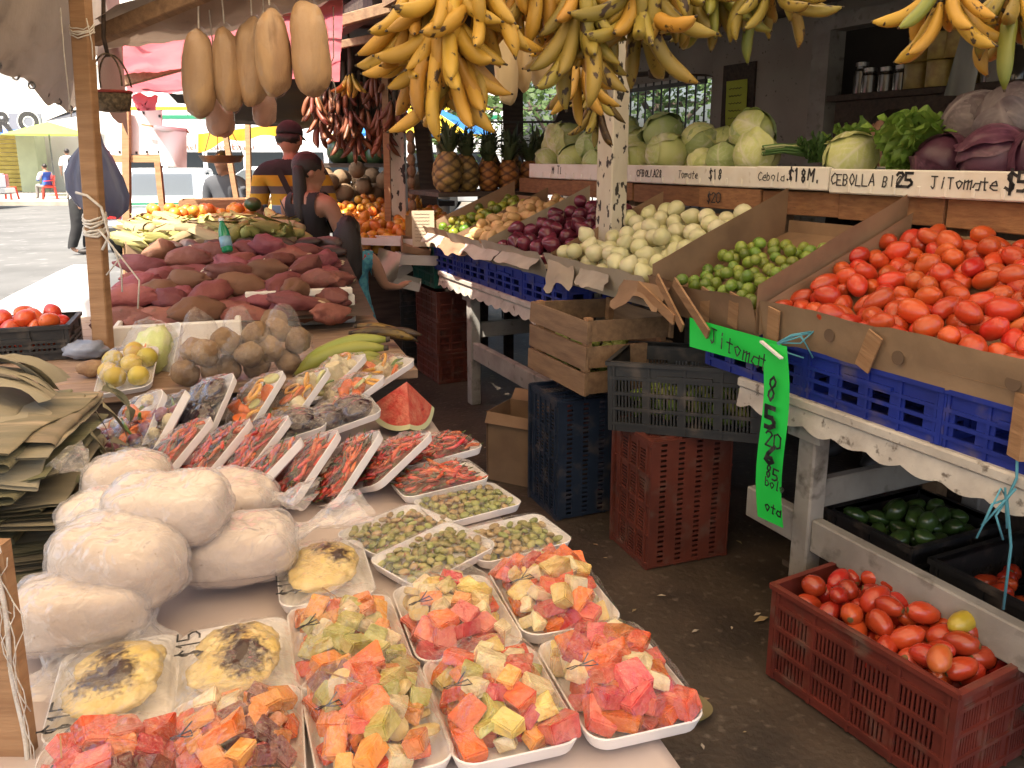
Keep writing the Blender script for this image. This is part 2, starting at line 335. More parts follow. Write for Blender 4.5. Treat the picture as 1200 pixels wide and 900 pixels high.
for tx_, x_ in (('Transporte', -3.75), ('Terrestre', -2.75), ('Estatal', -1.85)): ftext(tx_, .24, Mt('brown_letters', (.25, .07, .015), .5), bus, (x_, -1.225, 1.84), (R_(90), 0, 0))
for x in (-3.6, 3.6):
    for y in (-1.1, 1.1): wheel(bus, x, y, .48, .3)
pk = thing('pickup_truck', 'white pickup parked at the far kerb with its red tail lamp showing', 'truck', (-18.6, 27.2, -.012))
carbody([(-4.8, .45), (-4.9, .9), (-3.2, 1.05), (-2.4, 1.62), (-.9, 1.66), (-.75, 1.12), (1.6, 1.12), (1.66, .5)], .88, m_carw, pk)
for y in (-1, 1):
    MB().box((1.58, y * .8, .88), (.2, .2, .42)).obj('tail_light', m_red, pk, bevel=.03)
    for x in (-3.7, .3): wheel(pk, x, y * .8, .36, .24)
    MB().add([(-2.9, y * .885, 1.1), (-1.1, y * .885, 1.12), (-1.1, y * .84, 1.55), (-2.3, y * .84, 1.52)], [(0, 1, 2, 3)]).obj('side_window', GLASS, pk)
MB().box((1.78, 0, .55), (.22, 1.7, .2)).obj('bumper', Mt('chrome_bumper', (.55, .55, .55), .3, metal=.6), pk, bevel=.04)
MB().box((1.69, 0, .86), (.04, 1.3, .42)).obj('tailgate', m_carw, pk, bevel=.02)
MB().box((1.9, 0, .57), (.015, .4, .14)).obj('number_plate', m_plate, pk)
m_redp = Mt('red_plastic', (.62, .05, .03), .45)
def plastic_chair(label, loc, rot, back=True, group=None):
    c = thing('plastic_chair' if back else 'plastic_stool', label, 'chair' if back else 'stool', loc, rot, group)
    MB().box((0, 0, .43), (.46, .44, .04)).obj('seat', m_redp, c, bevel=.015)
    for x in (-1, 1):
        for y in (-1, 1): MB().bar((x * .24, y * .23, 0), (x * .19, y * .18, .43), .06, .05).obj('leg', m_redp, c)
    if back:
        MB().grid(lambda u, v: (-.24 + .48 * u, .2 + .05 * v - .08 * (2 * u - 1) ** 2, .42 + .42 * v), 6, 4).obj('backrest', m_redp, c)
        for x in (-1, 1): MB().bar((x * .26, -.16, .65), (x * .25, .2, .68), .05, .03).obj('armrest', m_redp, c)
    return c
plastic_chair('red plastic armchair on the far pavement with a boy seated in it', (-16.9, 30.4, .14), R_(-60))
plastic_chair('red plastic armchair empty behind the seated boy', (-16.2, 31.0, .14), R_(-75))
plastic_chair('low red plastic stool between the pickup and the seated boy', (-18.3, 30.2, .14), 0, False)

# ---- trees behind the stalls
m_bark = Mt('bark', (.10, .075, .055), .9, (.06, .045, .035), 12, stretch=(1, 1, .3), bump=.5, bscale=30)
m_leaf = Mt('tree_leaf', (.075, .13, .035), .6, (.05, .09, .02), 30, rand=.2, trans=.4)
def tree(label, loc, h, r, seed):
    rr = random.Random(seed); t = thing('street_tree', label, 'tree', loc, 0, 'trees beyond the stalls')
    b = MB(); b.tube([(0, 0, -.05), (.05, .02, h * .25), (-.06, .05, h * .5), (.05, 0, h * .8)], [.17, .13, .1, .04], 8)
    tips = []
    for k in range(9):
        a = rr.uniform(0, 6.3); z0 = h * rr.uniform(.35, .65); e = Vector((math.cos(a) * r * rr.uniform(.4, .9), math.sin(a) * r * rr.uniform(.4, .9), h * rr.uniform(.55, .95)))
        b.tube([(0, 0, z0), e * .5 + Vector((0, 0, z0 * .45)), e], [.07, .045, .015], 5); tips.append(e)
    b.obj('trunk', m_bark, t, True); c = MB()
    for k in range(3600):
        e = rr.choice(tips); d = Vector((rr.gauss(0, 1), rr.gauss(0, 1), rr.gauss(0, .75))) * r * .27
        p = e + d; a = Vector((rr.gauss(0, 1), rr.gauss(0, 1), rr.gauss(0, .6))).normalized(); q = a.orthogonal().normalized(); s_ = rr.uniform(.05, .11)
        c.add([p - a * s_, p + q * s_ * .5, p + a * s_, p - q * s_ * .5], [(0, 1, 2, 3)])
    c.obj('crown', m_leaf, t)
tree('bushy green tree standing behind the pineapples and hanging squashes', (.9, 15, 0), 4.6, 2.3, 1)
tree('leafy tree behind the dark posts past the cabbages', (3.0, 17, 0), 5.2, 2.6, 2)
tree('spreading tree beyond the far mango stall', (-1.6, 19, 0), 5.0, 2.4, 3)
yp = thing('yellow_parasol', 'yellow and blue parasol seen past the leaning dark post', 'parasol', (-1.55, 13.2, 0))
MB().tube([(0, 0, 0), (0, 0, 2.4)], .025, 6).obj('pole', m_steel, yp)
b = MB()
for k in range(8):
    b.cur = k % 2; a0, a1 = k * PI / 4, (k + 1) * PI / 4
    b.add([(0, 0, 2.55), (1.3 * math.cos(a0), 1.3 * math.sin(a0), 1.95), (1.3 * math.cos(a1), 1.3 * math.sin(a1), 1.95)], [(0, 1, 2)])
b.obj('canopy', [Mt('yellow_cloth', (.75, .5, .04), .7, trans=.3), Mt('blue_cloth', (.04, .2, .55), .7, trans=.3)], yp)

# ---- building behind the right stall
rw = thing('back_wall', 'grimy grey rendered wall behind the cabbage shelf', 'wall', Rr(2.4, 0, 0), RA)
def rbox(par, name, m, m0, m1, n0, n1, z0, z1, bev=0):      # box given in stall coordinates relative to the wall line
    return MB().box(((m0 + m1) / 2, (n0 + n1) / 2, (z0 + z1) / 2), (m1 - m0, n1 - n0, z1 - z0)).obj(name, m, par, bevel=bev)
rbox(rw, 'masonry', m_wallg, 0, .2, 2.45, 3.55, 0, 3.2); rbox(rw, 'masonry', m_wallg, 0, .2, 3.55, 5.1, 0, 1.2); rbox(rw, 'masonry', m_wallg, 0, .2, 3.55, 5.1, 2.25, 3.2)
rbox(rw, 'jamb', m_wpaint2, -.04, .1, 2.3, 2.45, 0, 3.2); rbox(rw, 'lintel', m_wpaint2, -.04, .1, -3, 2.3, 2.42, 2.52)
rbox(rw, 'masonry', m_wallg, .0, .2, -3, 2.3, 2.52, 3.2)
for n_ in (1.1,): rbox(rw, 'mullion', m_wpaint2, -.02, .06, n_, n_ + .07, 1.0, 2.42)
gr = thing('window_grille', 'black iron bar grille in the wall behind the cabbages', 'grille', Rr(2.36, 0, 0), RA)
for k in range(13): MB().tube([(0, 3.58 + k * .12, 1.2), (0, 3.58 + k * .12, 2.25)], .009, 5).obj('bar', m_black, gr)
for z in (1.25, 1.75, 2.2): MB().bar((-.012, 3.55, z), (-.012, 5.1, z), .02, .035).obj('rail', m_black, gr)
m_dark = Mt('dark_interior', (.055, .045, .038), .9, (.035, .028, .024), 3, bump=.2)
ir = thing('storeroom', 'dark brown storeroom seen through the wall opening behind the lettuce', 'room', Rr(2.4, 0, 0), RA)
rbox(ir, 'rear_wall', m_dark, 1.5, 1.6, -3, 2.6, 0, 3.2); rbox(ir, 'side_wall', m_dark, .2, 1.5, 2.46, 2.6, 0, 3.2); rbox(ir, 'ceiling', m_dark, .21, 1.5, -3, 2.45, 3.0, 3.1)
ct = thing('counter', 'dark wooden storeroom counter carrying tins and jars', 'counter', Rr(2.4, 0, 0), RA)
rbox(ct, 'top', m_wooddk, -.08, .42, .3, 2.25, 1.96, 2.0, .004); rbox(ct, 'front_panel', m_wooddk, -.05, .0, 1.25, 2.2, .02, 1.96, .004); rbox(ct, 'front_panel', m_wooddk, -.05, .0, .3, 1.22, .02, 1.96, .004)
rbox(ct, 'post', m_woodx, -.1, -.05, 1.2, 1.28, .02, 1.96, .004)
m_tin = Mt('yellow_tin', (.42, .32, .09), .4, (.3, .2, .06), 25, rand=.2); m_lid = Mt('tin_lid', (.3, .3, .29), .35, metal=.7)
m_jar = Mt('jar_dark', (.05, .045, .04), .1, (.1, .08, .06), 6, rand=.3, coat=.5)
tins = []
for n_, z in [(1.66, 0), (1.50, 0), (1.66, .155), (1.50, .155), (1.34, 0), (1.40, .155)]:
    t = thing('food_tin', 'yellow printed food tin stacked on the storeroom counter', 'tin', Rr(2.44 + rnd.uniform(-.02, .03), n_, 2.0 + z), RA, 'tins on the counter')
    MB().lathe([(.072, .001), (.076, .006), (.074, .012), (.074, .14), (.077, .146), (.075, .151)], 20).obj('can', m_tin, t, 'auto')
    MB().lathe([(.07, .1512), (.066, .1525), (.04, .153)], 20).obj('lid', m_lid, t, 'auto')
for n_ in (1.80, 1.91, 2.02, 2.13, 1.2, 1.08):
    hh = rnd.uniform(.13, .26); t = thing('glass_jar', 'dark glass jar in a row on the storeroom counter', 'jar', Rr(2.44 + rnd.uniform(0, .06), n_, 2.0), 0, 'jars on the counter')
    MB().lathe([(.045, .001), (.052, .008), (.052, hh * .8), (.035, hh * .9), (.037, hh * .98)], 14).obj('body', m_jar, t, 'auto')
    MB().lathe([(.04, hh * .981), (.041, hh + .02), (.02, hh + .024)], 14).obj('lid', m_lid, t, 'auto')
# hanging grey sheet, note on the wall
def pixq(px, py, m):
    d = ray(px, py); q = Vector((math.cos(RA), math.sin(RA), 0)); return Vector((0, 0, H_)) + d * (q.dot(Rr(m, 0)) / q.dot(d))
hs = MB().grid(lambda u, v: pixq(1106 + 34 * u + (26 - 6 * u) * v, 112 - 92 * v, 1.75 + .04 * math.sin(5 * u + 2 * v)), 8, 8)
tag(hs.obj('hanging_sheet', Mt('grey_plastic_sheet', (.26, .27, .26), .5, (.2, .21, .2), 3, trans=.2), smooth=True), 'grey plastic sheet hanging behind the purple cabbages', 'sheet')
nn = thing('price_note', 'yellow green handwritten paper taped to the grey wall', 'paper note', Rr(2.385, 3.05, 1.72), RA)
MB().grid(lambda u, v: (-.01 - .03 * math.sin(3 * v) * (1 - v), .24 * u + .05 * v, .46 * v), 4, 6).obj('paper', Mt('lime_paper', (.45, .52, .06), .8, (.38, .45, .05), 3), nn, True)
b = MB()
for k in range(7):
    z = .4 - k * .055; b.tube([(-.013 - .03 * math.sin(3 * z / .46) * (1 - z / .46), .06 + .05 * z / .46 + j * .012, z + .006 * math.sin(j * 2.1 + k)) for j in range(13)], .0022, 4)
b.obj('handwriting', m_ink, nn)
MB().box((.005, .16, .28), (.02, .36, .6)).obj('backing_board', m_wooddk, nn)

# ---- roof over the right stall: dark planks on beams
rf = thing('plank_roof', 'dark plank roof on beams over the right-hand stall', 'roof', Rr(0, 0, 2.55), RA)
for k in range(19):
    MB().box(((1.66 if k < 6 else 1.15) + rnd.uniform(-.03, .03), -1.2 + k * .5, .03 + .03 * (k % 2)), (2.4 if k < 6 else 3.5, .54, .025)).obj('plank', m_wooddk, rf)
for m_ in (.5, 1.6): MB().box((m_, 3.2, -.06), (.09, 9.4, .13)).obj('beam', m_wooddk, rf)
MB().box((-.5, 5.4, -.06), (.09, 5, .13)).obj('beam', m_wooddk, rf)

# ---- canvas and tarpaulins over the left tables
m_canvas = Mt('grimy_canvas', (.36, .30, .25), .85, (.24, .195, .16), 3.5, .3, .75, bump=.25, bscale=60, col3=(.16, .13, .11), scale3=7, lo3=.58, hi3=.78, trans=.28)
m_canvas2 = Mt('brown_canvas', (.36, .27, .21), .85, (.25, .18, .14), 3, .3, .75, bump=.25, bscale=50, col3=(.10, .08, .07), scale3=6, lo3=.62, hi3=.75, trans=.14)
m_pink = Mt('pink_tarpaulin', (.70, .20, .22), .6, (.60, .13, .16), 3, bump=.2, bscale=14, trans=.5, col3=(.30, .08, .08), scale3=5, lo3=.6, hi3=.75)
m_shade = Mt('cream_diffuser', (.76, .62, .43), .8, (.68, .54, .37), 2, bump=.15, bscale=20, trans=.48)  # for the added overhead cloth that softens and warms the sun
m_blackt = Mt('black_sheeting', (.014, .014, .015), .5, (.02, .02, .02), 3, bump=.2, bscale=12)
def quadsheet(A, B, C, D, nu, nv, sag, wr, seed=0):
    A, B, C, D = map(Vector, (A, B, C, D))
    def fn(u, v):
        p = (A * (1 - u) + B * u) * (1 - v) + (D * (1 - u) + C * u) * v
        p.z += -sag * 4 * u * (1 - u) * 4 * v * (1 - v) + wr * nz((u * 7, v * 5, 0), 1, seed) + wr * .4 * nz((u * 22, v * 18, 0), 1, seed)
        return p
    return MB().grid(fn, nu, nv)
A, B, C, D = pixd(-120, 15, 2.05), pixd(84, 132, 3.6), pixd(128, 20, 4.1), pixd(60, -190, 2.5)
ca = thing('canvas_tarp', 'grimy beige canvas tarpaulin sloping down behind the wooden post', 'tarpaulin', (0, 0, 0))
quadsheet(A, B, C, D, 40, 30, .10, .035, 3).obj('cloth', m_canvas, ca, True)
dd = (B - A); per = (D - A)
for k in range(6):
    p = A + dd * (.42 + .11 * k) + per * .035 - Vector((0, .012, .05 * 4 * .25 * .14)); b = MB()
    b.tube([p + Vector((.011 * math.cos(a), -.004, .011 * math.sin(a))) for a in [j * PI / 5 for j in range(11)]], .004, 5, False); b.obj('grommet', m_steel, ca)
tt = thing('torn_canvas_tail', 'torn dark tail of canvas dangling beside the hanging basket', 'tarpaulin', (0, 0, 0))
quadsheet(pixd(118, 112, 4.0), pixd(150, 158, 4.3), pixd(140, -5, 4.4), pixd(106, -10, 4.1), 10, 14, -.05, .06, 5).obj('cloth', m_canvas2, tt, True)
t2 = quadsheet(pixd(122, 38, 3.5), pixd(400, -45, 3.3), pixd(402, 4, 4.3), pixd(128, 58, 4.3), 30, 12, .05, .03, 7).obj('brown_canvas_strip', m_canvas2, None, True)
tag(t2, 'dusty brown canvas strip stretched above the pink tarpaulin', 'tarpaulin')
t3 = quadsheet(pixd(110, 20, 3.3), pixd(420, -120, 2.9), pixd(440, -60, 3.35), pixd(128, 35, 3.75), 20, 8, .02, .03, 8).obj('torn_canvas', m_canvas, None, True)
tag(t3, 'torn cream canvas overhead between wooden beams', 'tarpaulin')
pk_ = quadsheet(pixd(128, 56, 4.35), pixd(402, 2, 4.1), pixd(398, 92, 6.4), pixd(152, 112, 6.3), 36, 26, .06, .045, 9).obj('pink_tarp', m_pink, None, True)
tag(pk_, 'faded pink tarpaulin sagging over the beams behind the hanging squashes', 'tarpaulin')
pkt = quadsheet(pixd(152, 112, 6.3), pixd(186, 112, 6.2), pixd(180, 140, 6.25), pixd(160, 128, 6.25), 8, 8, 0, .05, 2).obj('pink_rag', m_pink, None, True)
tag(pkt, 'ragged pink tarpaulin scrap hanging above the white sign board', 'tarpaulin')
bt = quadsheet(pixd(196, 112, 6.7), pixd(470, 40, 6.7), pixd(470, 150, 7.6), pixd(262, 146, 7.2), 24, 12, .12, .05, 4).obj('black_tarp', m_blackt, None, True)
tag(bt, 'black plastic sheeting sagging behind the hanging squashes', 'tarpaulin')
fs_ = quadsheet((-2.7, -2.0, 2.7), (3.3, -2.0, 3.1), (.35, 5.0, 2.9), (-2.5, 2.8, 2.6), 20, 20, .08, .03, 6).obj('overhead_diffuser', m_shade, None, True)  # added out of view: keeps direct sun off the stalls, passes soft warm light
tag(fs_, 'unseen pale cloth added overhead to shade and warm the cut fruit table', 'tarpaulin')
sc2 = quadsheet((-2.0, 1.95, 1.95), (-2.45, -1.9, 1.75), (-2.6, -1.9, 2.72), (-2.5, 2.3, 2.62), 14, 8, 0, .04, 12).obj('sky_blocking_canvas', m_canvas, None, True)  # added out of view to cut the sky light from the left
tag(sc2, 'unseen canvas sheet added beside the fruit table to block side sky light', 'tarpaulin')
def beam(label, a, b_, w_=.05, h_=.07, m=None, name='roof_beam'):
    o = MB().bar(a, b_, w_, h_).obj(name, m or m_wood, None, bevel=.004); return tag(o, label, 'beam')
beam('dark wooden beam running up under the torn canvas', pixd(108, 45, 3.42), pixd(300, -35, 3.05), .05, .06, m_woodx)
beam('brown wooden batten under the pink tarpaulin, nearer the hanging squashes', pixd(128, 100, 5.2), pixd(460, 8, 4.8), .04, .06, m_woodx)
beam('thin wooden batten under the pink tarpaulin, above the white sign board', pixd(165, 100, 5.9), pixd(460, 40, 5.6), .03, .05, m_woodx)
beam('long pole carrying the hanging tan squashes', pixd(120, 22, 3.3) + Vector((0, 0, .12)), pixd(480, -70, 3.25) + Vector((0, 0, .08)), .04, .04, m_woodx)
# ================================================================ shared builders
def pixm(px, py, m):          # point on the upright plane a distance m behind the right stall's front line
    d = ray(px, py); q = Vector((math.cos(RA), math.sin(RA), 0)); o = Rr(m, 0); k = q.dot(o) / q.dot(d)
    return Vector((0, 0, H_)) + d * k
GLY = {'A': '00 26 40|12 32', 'B': '00 06 26 35 34 23 03|23 32 31 20 00', 'C': '45 26 15 04 02 11 20 41', 'D': '00 06 25 33 31 20 00', 'E': '46 06 00 40|03 33', 'I': '20 26', 'J': '06 46|26 21 10 01',
 'L': '06 00 40', 'M': '00 06 23 46 40', 'N': '00 06 40 46', 'O': '26 15 03 11 20 31 43 35 26', 'R': '00 06 26 35 34 23 03 40', 'S': '45 26 15 14 32 31 20 01', 'T': '06 46|26 20', 'U': '06 01 20 41 46',
 '$': '45 26 15 14 32 31 20 01|27 2', '0': '26 05 01 20 41 45 26', '1': '15 26 20', '2': '05 16 36 45 00 40', '3': '06 46 23 42 31 10 01', '4': '36 02 42|36 30', '5': '46 06 03 33 42 41 20 00', '6': '46 13 01 20 41 32 12', '7': '06 46 10',
 '8': '23 14 15 26 35 34 23 12 11 20 31 32 23', '9': '43 13 05 26 46 20', '.': '20 21', 'a': '43 13 01 20 40 44', 'e': '02 42 34 13 01 20 40', 'o': '24 03 11 20 31 43 24', 'l': '26 20 30', 'i': '24 20|25 26', 't': '26 20 30|04 44', 'm': '00 04|03 24 20|23 44 40', 'b': '06 00 20 42 24 03'}
def scrawl(txt, size, parent, org, xd, yd, m=None, wd=None, name='handwriting', seed=0):
    rr = random.Random(seed + len(txt)); xd, yd, org = Vector(xd).normalized(), Vector(yd).normalized(), Vector(org); b = MB(); x = 0; up = xd.cross(yd); wd = wd or size * .13
    for ch in txt:
        if ch in GLY:
            k = size / 6 * rr.uniform(.9, 1.12); dy = rr.uniform(-.05, .05) * size; sl = rr.uniform(-.05, .15)
            for st in GLY[ch].split('|'):
                pt = []
                for c2 in st.split():
                    gx = int(c2[0]); gy = int(c2[1]) if len(c2) > 1 else -1
                    pt.append(org + xd * (x + (gx * .85 + sl * gy) * k + rr.uniform(-.1, .1) * k) + yd * (gy * k + dy) + up * .0008)
                for a, c_ in zip(pt, pt[1:]):
                    e = (c_ - a).normalized() * wd * .4; b.bar(a - e, c_ + e, wd, .0008, up)
        x += size * .78
    return b.obj(name, m or m_ink, parent)
def blob(name, rx, ry, rz, m, seed=0, amp=.06, fr=1.6, nu=14, nv=9, fn=None):
    vs = [(0, 0, -1)]
    for j in range(1, nv):
        a = -PI / 2 + PI * j / nv
        vs += [(math.cos(a) * math.cos(2 * PI * i / nu), math.cos(a) * math.sin(2 * PI * i / nu), math.sin(a)) for i in range(nu)]
    vs.append((0, 0, 1)); fs = []
    for i in range(nu): fs.append((0, 1 + (i + 1) % nu, 1 + i))
    for j in range(nv - 2):
        for i in range(nu): a = 1 + j * nu; fs.append((a + i, a + (i + 1) % nu, a + nu + (i + 1) % nu, a + nu + i))
    a = 1 + (nv - 2) * nu; top = len(vs) - 1
    for i in range(nu): fs.append((a + i, a + (i + 1) % nu, top))
    out = []
    for p in vs:
        p = Vector(p); k = 1 + amp * nz(p, fr, seed) + amp * .4 * nz(p, fr * 2.7, seed + 3)
        q = Vector((p.x * rx * k, p.y * ry * k, p.z * rz * k))
        if fn: q = Vector(fn(q, p))
        out.append(q)
    return MB().add(out, fs).mesh(name, m, True)
def heap(n, r, W, D, env, seed=0, tries=40, flat=1.0, base=lambda x, y: 0.):
    """drop n balls one by one where they come to rest lowest; env(x,y) is the height the heap may reach"""
    rr = random.Random(seed); P = []; bad = 0
    while len(P) < n and bad < 60:
        best = None
        for _ in range(tries):
            x = rr.uniform(-W / 2 + r, W / 2 - r) if W > 2 * r else 0; y = rr.uniform(-D / 2 + r, D / 2 - r) if D > 2 * r else 0; z = base(x, y) + r * flat
            for a, b_, c_ in P:
                d2 = (a - x) ** 2 + (b_ - y) ** 2
                if d2 < 4 * r * r: z = max(z, c_ + math.sqrt(4 * r * r - d2) * flat)
            if z <= env(x, y) and (best is None or z < best[2]): best = (x, y, z)
        if best: P.append(best); bad = 0
        else: bad += 1
    return P
def pile(name, label, cat, group, meshes, pts, M, rr, lie=True, sc=(.92, 1.08)):
    for p in pts:
        q = M @ Vector(p); rot = (rr.uniform(-.5, .5), rr.uniform(-.5, .5), rr.uniform(0, 6.3)) if lie else (rr.uniform(0, 6.3), rr.uniform(0, 6.3), rr.uniform(0, 6.3))
        tag(mk(name, rr.choice(meshes), None, q, rot, rr.uniform(*sc)), label, cat, group)
def deck(m, n, z, tilt):      # frame on the right stall's slanting display: x to the back, y along the aisle
    return Matrix.Translation(Rr(m, n, z)) @ Matrix.Rotation(RA, 4, 'Z') @ Matrix.Rotation(-tilt, 4, 'Y')
# ---- crates
CR = {}
def crate_meshes(key, m, Lx, Wy, Hh, nc, nr, ns, handle=True):
    if key in CR: return CR[key]
    def panel(width, cols, hd):
        xs = [-width / 2]; kind = []; cw = (width - .03) / cols; x = -width / 2 + .015; xs.append(x); kind.append(0)
        for c_ in range(cols):
            sw = (cw - .02) / (2 * ns + 1)
            for k in range(2 * ns + 1): x += sw if ns > 1 else (cw - .02) * (.68 if k == 1 else .16); xs.append(x); kind.append(1 if k % 2 else 0)
            x += .02; xs.append(x); kind.append(0)
        xs.append(width / 2); kind.append(0); ys = [0, .035]; ky = [0]; rh = (Hh - .035 - .055) / nr
        for r_ in range(nr): ys += [ys[-1] + rh * .74, ys[-1] + rh]; ky += [1, 0]
        ys[-1] = Hh - .055; ys.append(Hh); ky.append(0)
        cx = len(kind)
        def fill(i, j): return not (kind[i] and ky[j]) and not (hd and j == len(ky) - 1 and False)
        return xs, ys, fill
    out = {}
    T = lambda o, rz: Matrix.Translation(o) @ Matrix.Rotation(rz, 4, 'Z') @ Matrix.Rotation(PI / 2, 4, 'X')
    for nm, wd, cols in (('long', Lx, nc), ('short', Wy, max(2, nc - 1))):
        xs, ys, fill = panel(wd, cols, nm == 'short'); b = MB(); b.lattice(xs, ys, fill, T((0, 0, 0), 0), .004)
        for k in range(nr + 1): b.box((0, -.006, .03 + k * (Hh - .09) / nr), (wd + .002, .009, .011))
        for k in range(cols + 1): b.box((-wd / 2 + .012 + k * (wd - .024) / cols, -.0055, Hh / 2), (.009, .008, Hh - .004))
        b.box((0, -.009, Hh - .008), (wd + .026, .018, .014)); b.box((0, -.008, Hh - .05), (wd * .36, .013, .012))
        out[nm] = b.mesh('side_panel', m)
    b = MB(); nx, ny = 49, 9
    b.lattice([-Lx / 2 + i * Lx / nx for i in range(nx + 1)], [-Wy / 2 + (i + (.32 if i % 2 else 0)) * Wy / ny if i < ny else Wy / 2 for i in range(ny + 1)], lambda i, j: not (i % 2 and (ny - 1 - j) % 2), Matrix.Translation((0, 0, .004)), .006)
    out['base'] = b.mesh('base', m)
    b = MB(); b.box((0, 0, Hh / 2), (.016, .016, Hh - .006)); out['post'] = b.mesh('corner_post', m)
    CR[key] = (out, Lx, Wy, Hh); return CR[key]
def crate(key, label, loc, rot, group=None):
    out, Lx, Wy, Hh = CR[key]; c = thing('plastic_crate', label, 'crate', loc, rot, group)
    mk('side_panel', out['long'], c, (0, -Wy / 2, 0)); mk('side_panel', out['long'], c, (0, Wy / 2, 0), (0, 0, PI))
    mk('side_panel', out['short'], c, (Lx / 2, 0, 0), (0, 0, PI / 2)); mk('side_panel', out['short'], c, (-Lx / 2, 0, 0), (0, 0, -PI / 2))
    mk('base', out['base'], c)
    for x in (-1, 1):
        for y in (-1, 1): mk('corner_post', out['post'], c, (x * (Lx / 2 + .002), y * (Wy / 2 + .002), 0))
    return c
def plastic(name, c1, c2): return Mt(name, c1, .5, c2, 7, bump=.08, bscale=70, col3=(.17, .135, .105), scale3=11, lo3=.54, hi3=.85)
crate_meshes('red', plastic('brick_red_plastic', (.185, .036, .025), (.12, .024, .018)), .54, .37, .31, 4, 3, 8)
crate_meshes('brown', plastic('brown_red_plastic', (.16, .04, .025), (.11, .028, .018)), .52, .36, .31, 4, 3, 7)
crate_meshes('grey', plastic('charcoal_plastic', (.035, .038, .04), (.025, .026, .028)), .53, .36, .26, 4, 3, 8)
crate_meshes('navy', plastic('navy_plastic', (.016, .03, .06), (.012, .022, .045)), .54, .36, .31, 4, 4, 6)
crate_meshes('blue', plastic('royal_blue_plastic', (.012, .03, .28), (.01, .022, .20)), .485, .36, .165, 4, 2, 1)
crate_meshes('green', plastic('bottle_green_plastic', (.012, .11, .085), (.01, .08, .06)), .5, .36, .3, 4, 3, 6)
crate_meshes('black', plastic('black_crate_plastic', (.015, .015, .017), (.022, .022, .022)), .4, .3, .13, 3, 2, 5)

# ================================================================ right stall: tables
def scalloped(label, n0, n1, top, legs, m):
    t = thing('stall_table', label, 'table', Rr(0, 0, 0), RA)
    MB().box((.5, (n0 + n1) / 2, top - .012), (1.0, n1 - n0, .024)).obj('table_top', m_wpaint2, t)
    N_ = int((n1 - n0) / .05); b = MB(); lo = []
    def fn(u, v): n_ = n0 + (n1 - n0) * u; return (-.006 - .012 * v, n_, top - .03 - (.055 + .018 * abs(math.sin((n_ - n0) / .125 * PI / 1)) + .006 * nz((n_ * 9, 0, 0), 1)) * v)
    b.grid(fn, N_ * 3, 3); e = b.obj('scalloped_edge', m, t, True)
    MB().box((-.004, (n0 + n1) / 2, top - .014), (.03, n1 - n0 + .01, .034)).obj('edge_board', m, t, bevel=.006)
    for n_ in legs:
        MB().box((.06, n_, (top - .03) / 2), (.07, .075, top - .03)).obj('leg', m_wpaint2, t, bevel=.006)
        MB().box((.92, n_, (top - .03) / 2), (.07, .075, top - .03)).obj('leg', m_wpaint2, t, bevel=.006)
        MB().box((.49, n_, .50), (.79, .04, .1)).obj('cross_rail', m_wpaint2, t, bevel=.005)
        MB().box((.02, n_, top - .08), (.02, .14, .12)).obj('bracket', m_wpaint2, t)
    MB().box((.985, (n0 + n1) / 2, (top - .03) / 2), (.015, n1 - n0 - .02, top - .04)).obj('back_board', m_wooddk, t)  # dark board added to deepen the shade under the table
    ns = sorted(legs)
    for a, c_ in zip(ns, ns[1:]): MB().box((.06, (a + c_) / 2, .37), (.045, abs(c_ - a) - .076, .115)).obj('lower_rail', m_wpaint2, t, bevel=.005)
    if n1 < 1: MB().box((.06, .10, .37), (.045, .24, .115)).obj('lower_rail', m_wpaint2, t, bevel=.005)
    return t
TT = .84
scalloped('white painted table with a scalloped edge under the tomato tray', -1.08, .24, TT, (-1.0, -.06), m_wpaint)
scalloped('white painted table with a scalloped edge under the potatoes and red onions', 1.55, 3.35, TT, (1.72, 2.9), m_wpaint)
# blue crates along the front, under the display
for k, n_ in enumerate((-.80, -.305, .19, 1.78, 2.28, 2.78, 3.2)):
    crate('blue', 'royal blue shallow crate on a scalloped table, ' + ('by the pale end batten', 'second from the outer end under the tomatoes', 'behind the green sign', 'under the boxes of white and red onions', 'under the red onions', 'under the pale potatoes', 'under the far mixed limes')[k], Rr(.185, n_, TT + .002), (0, 0, RA + PI / 2 + rnd.uniform(-.02, .02)), 'blue crates on the scalloped tables')
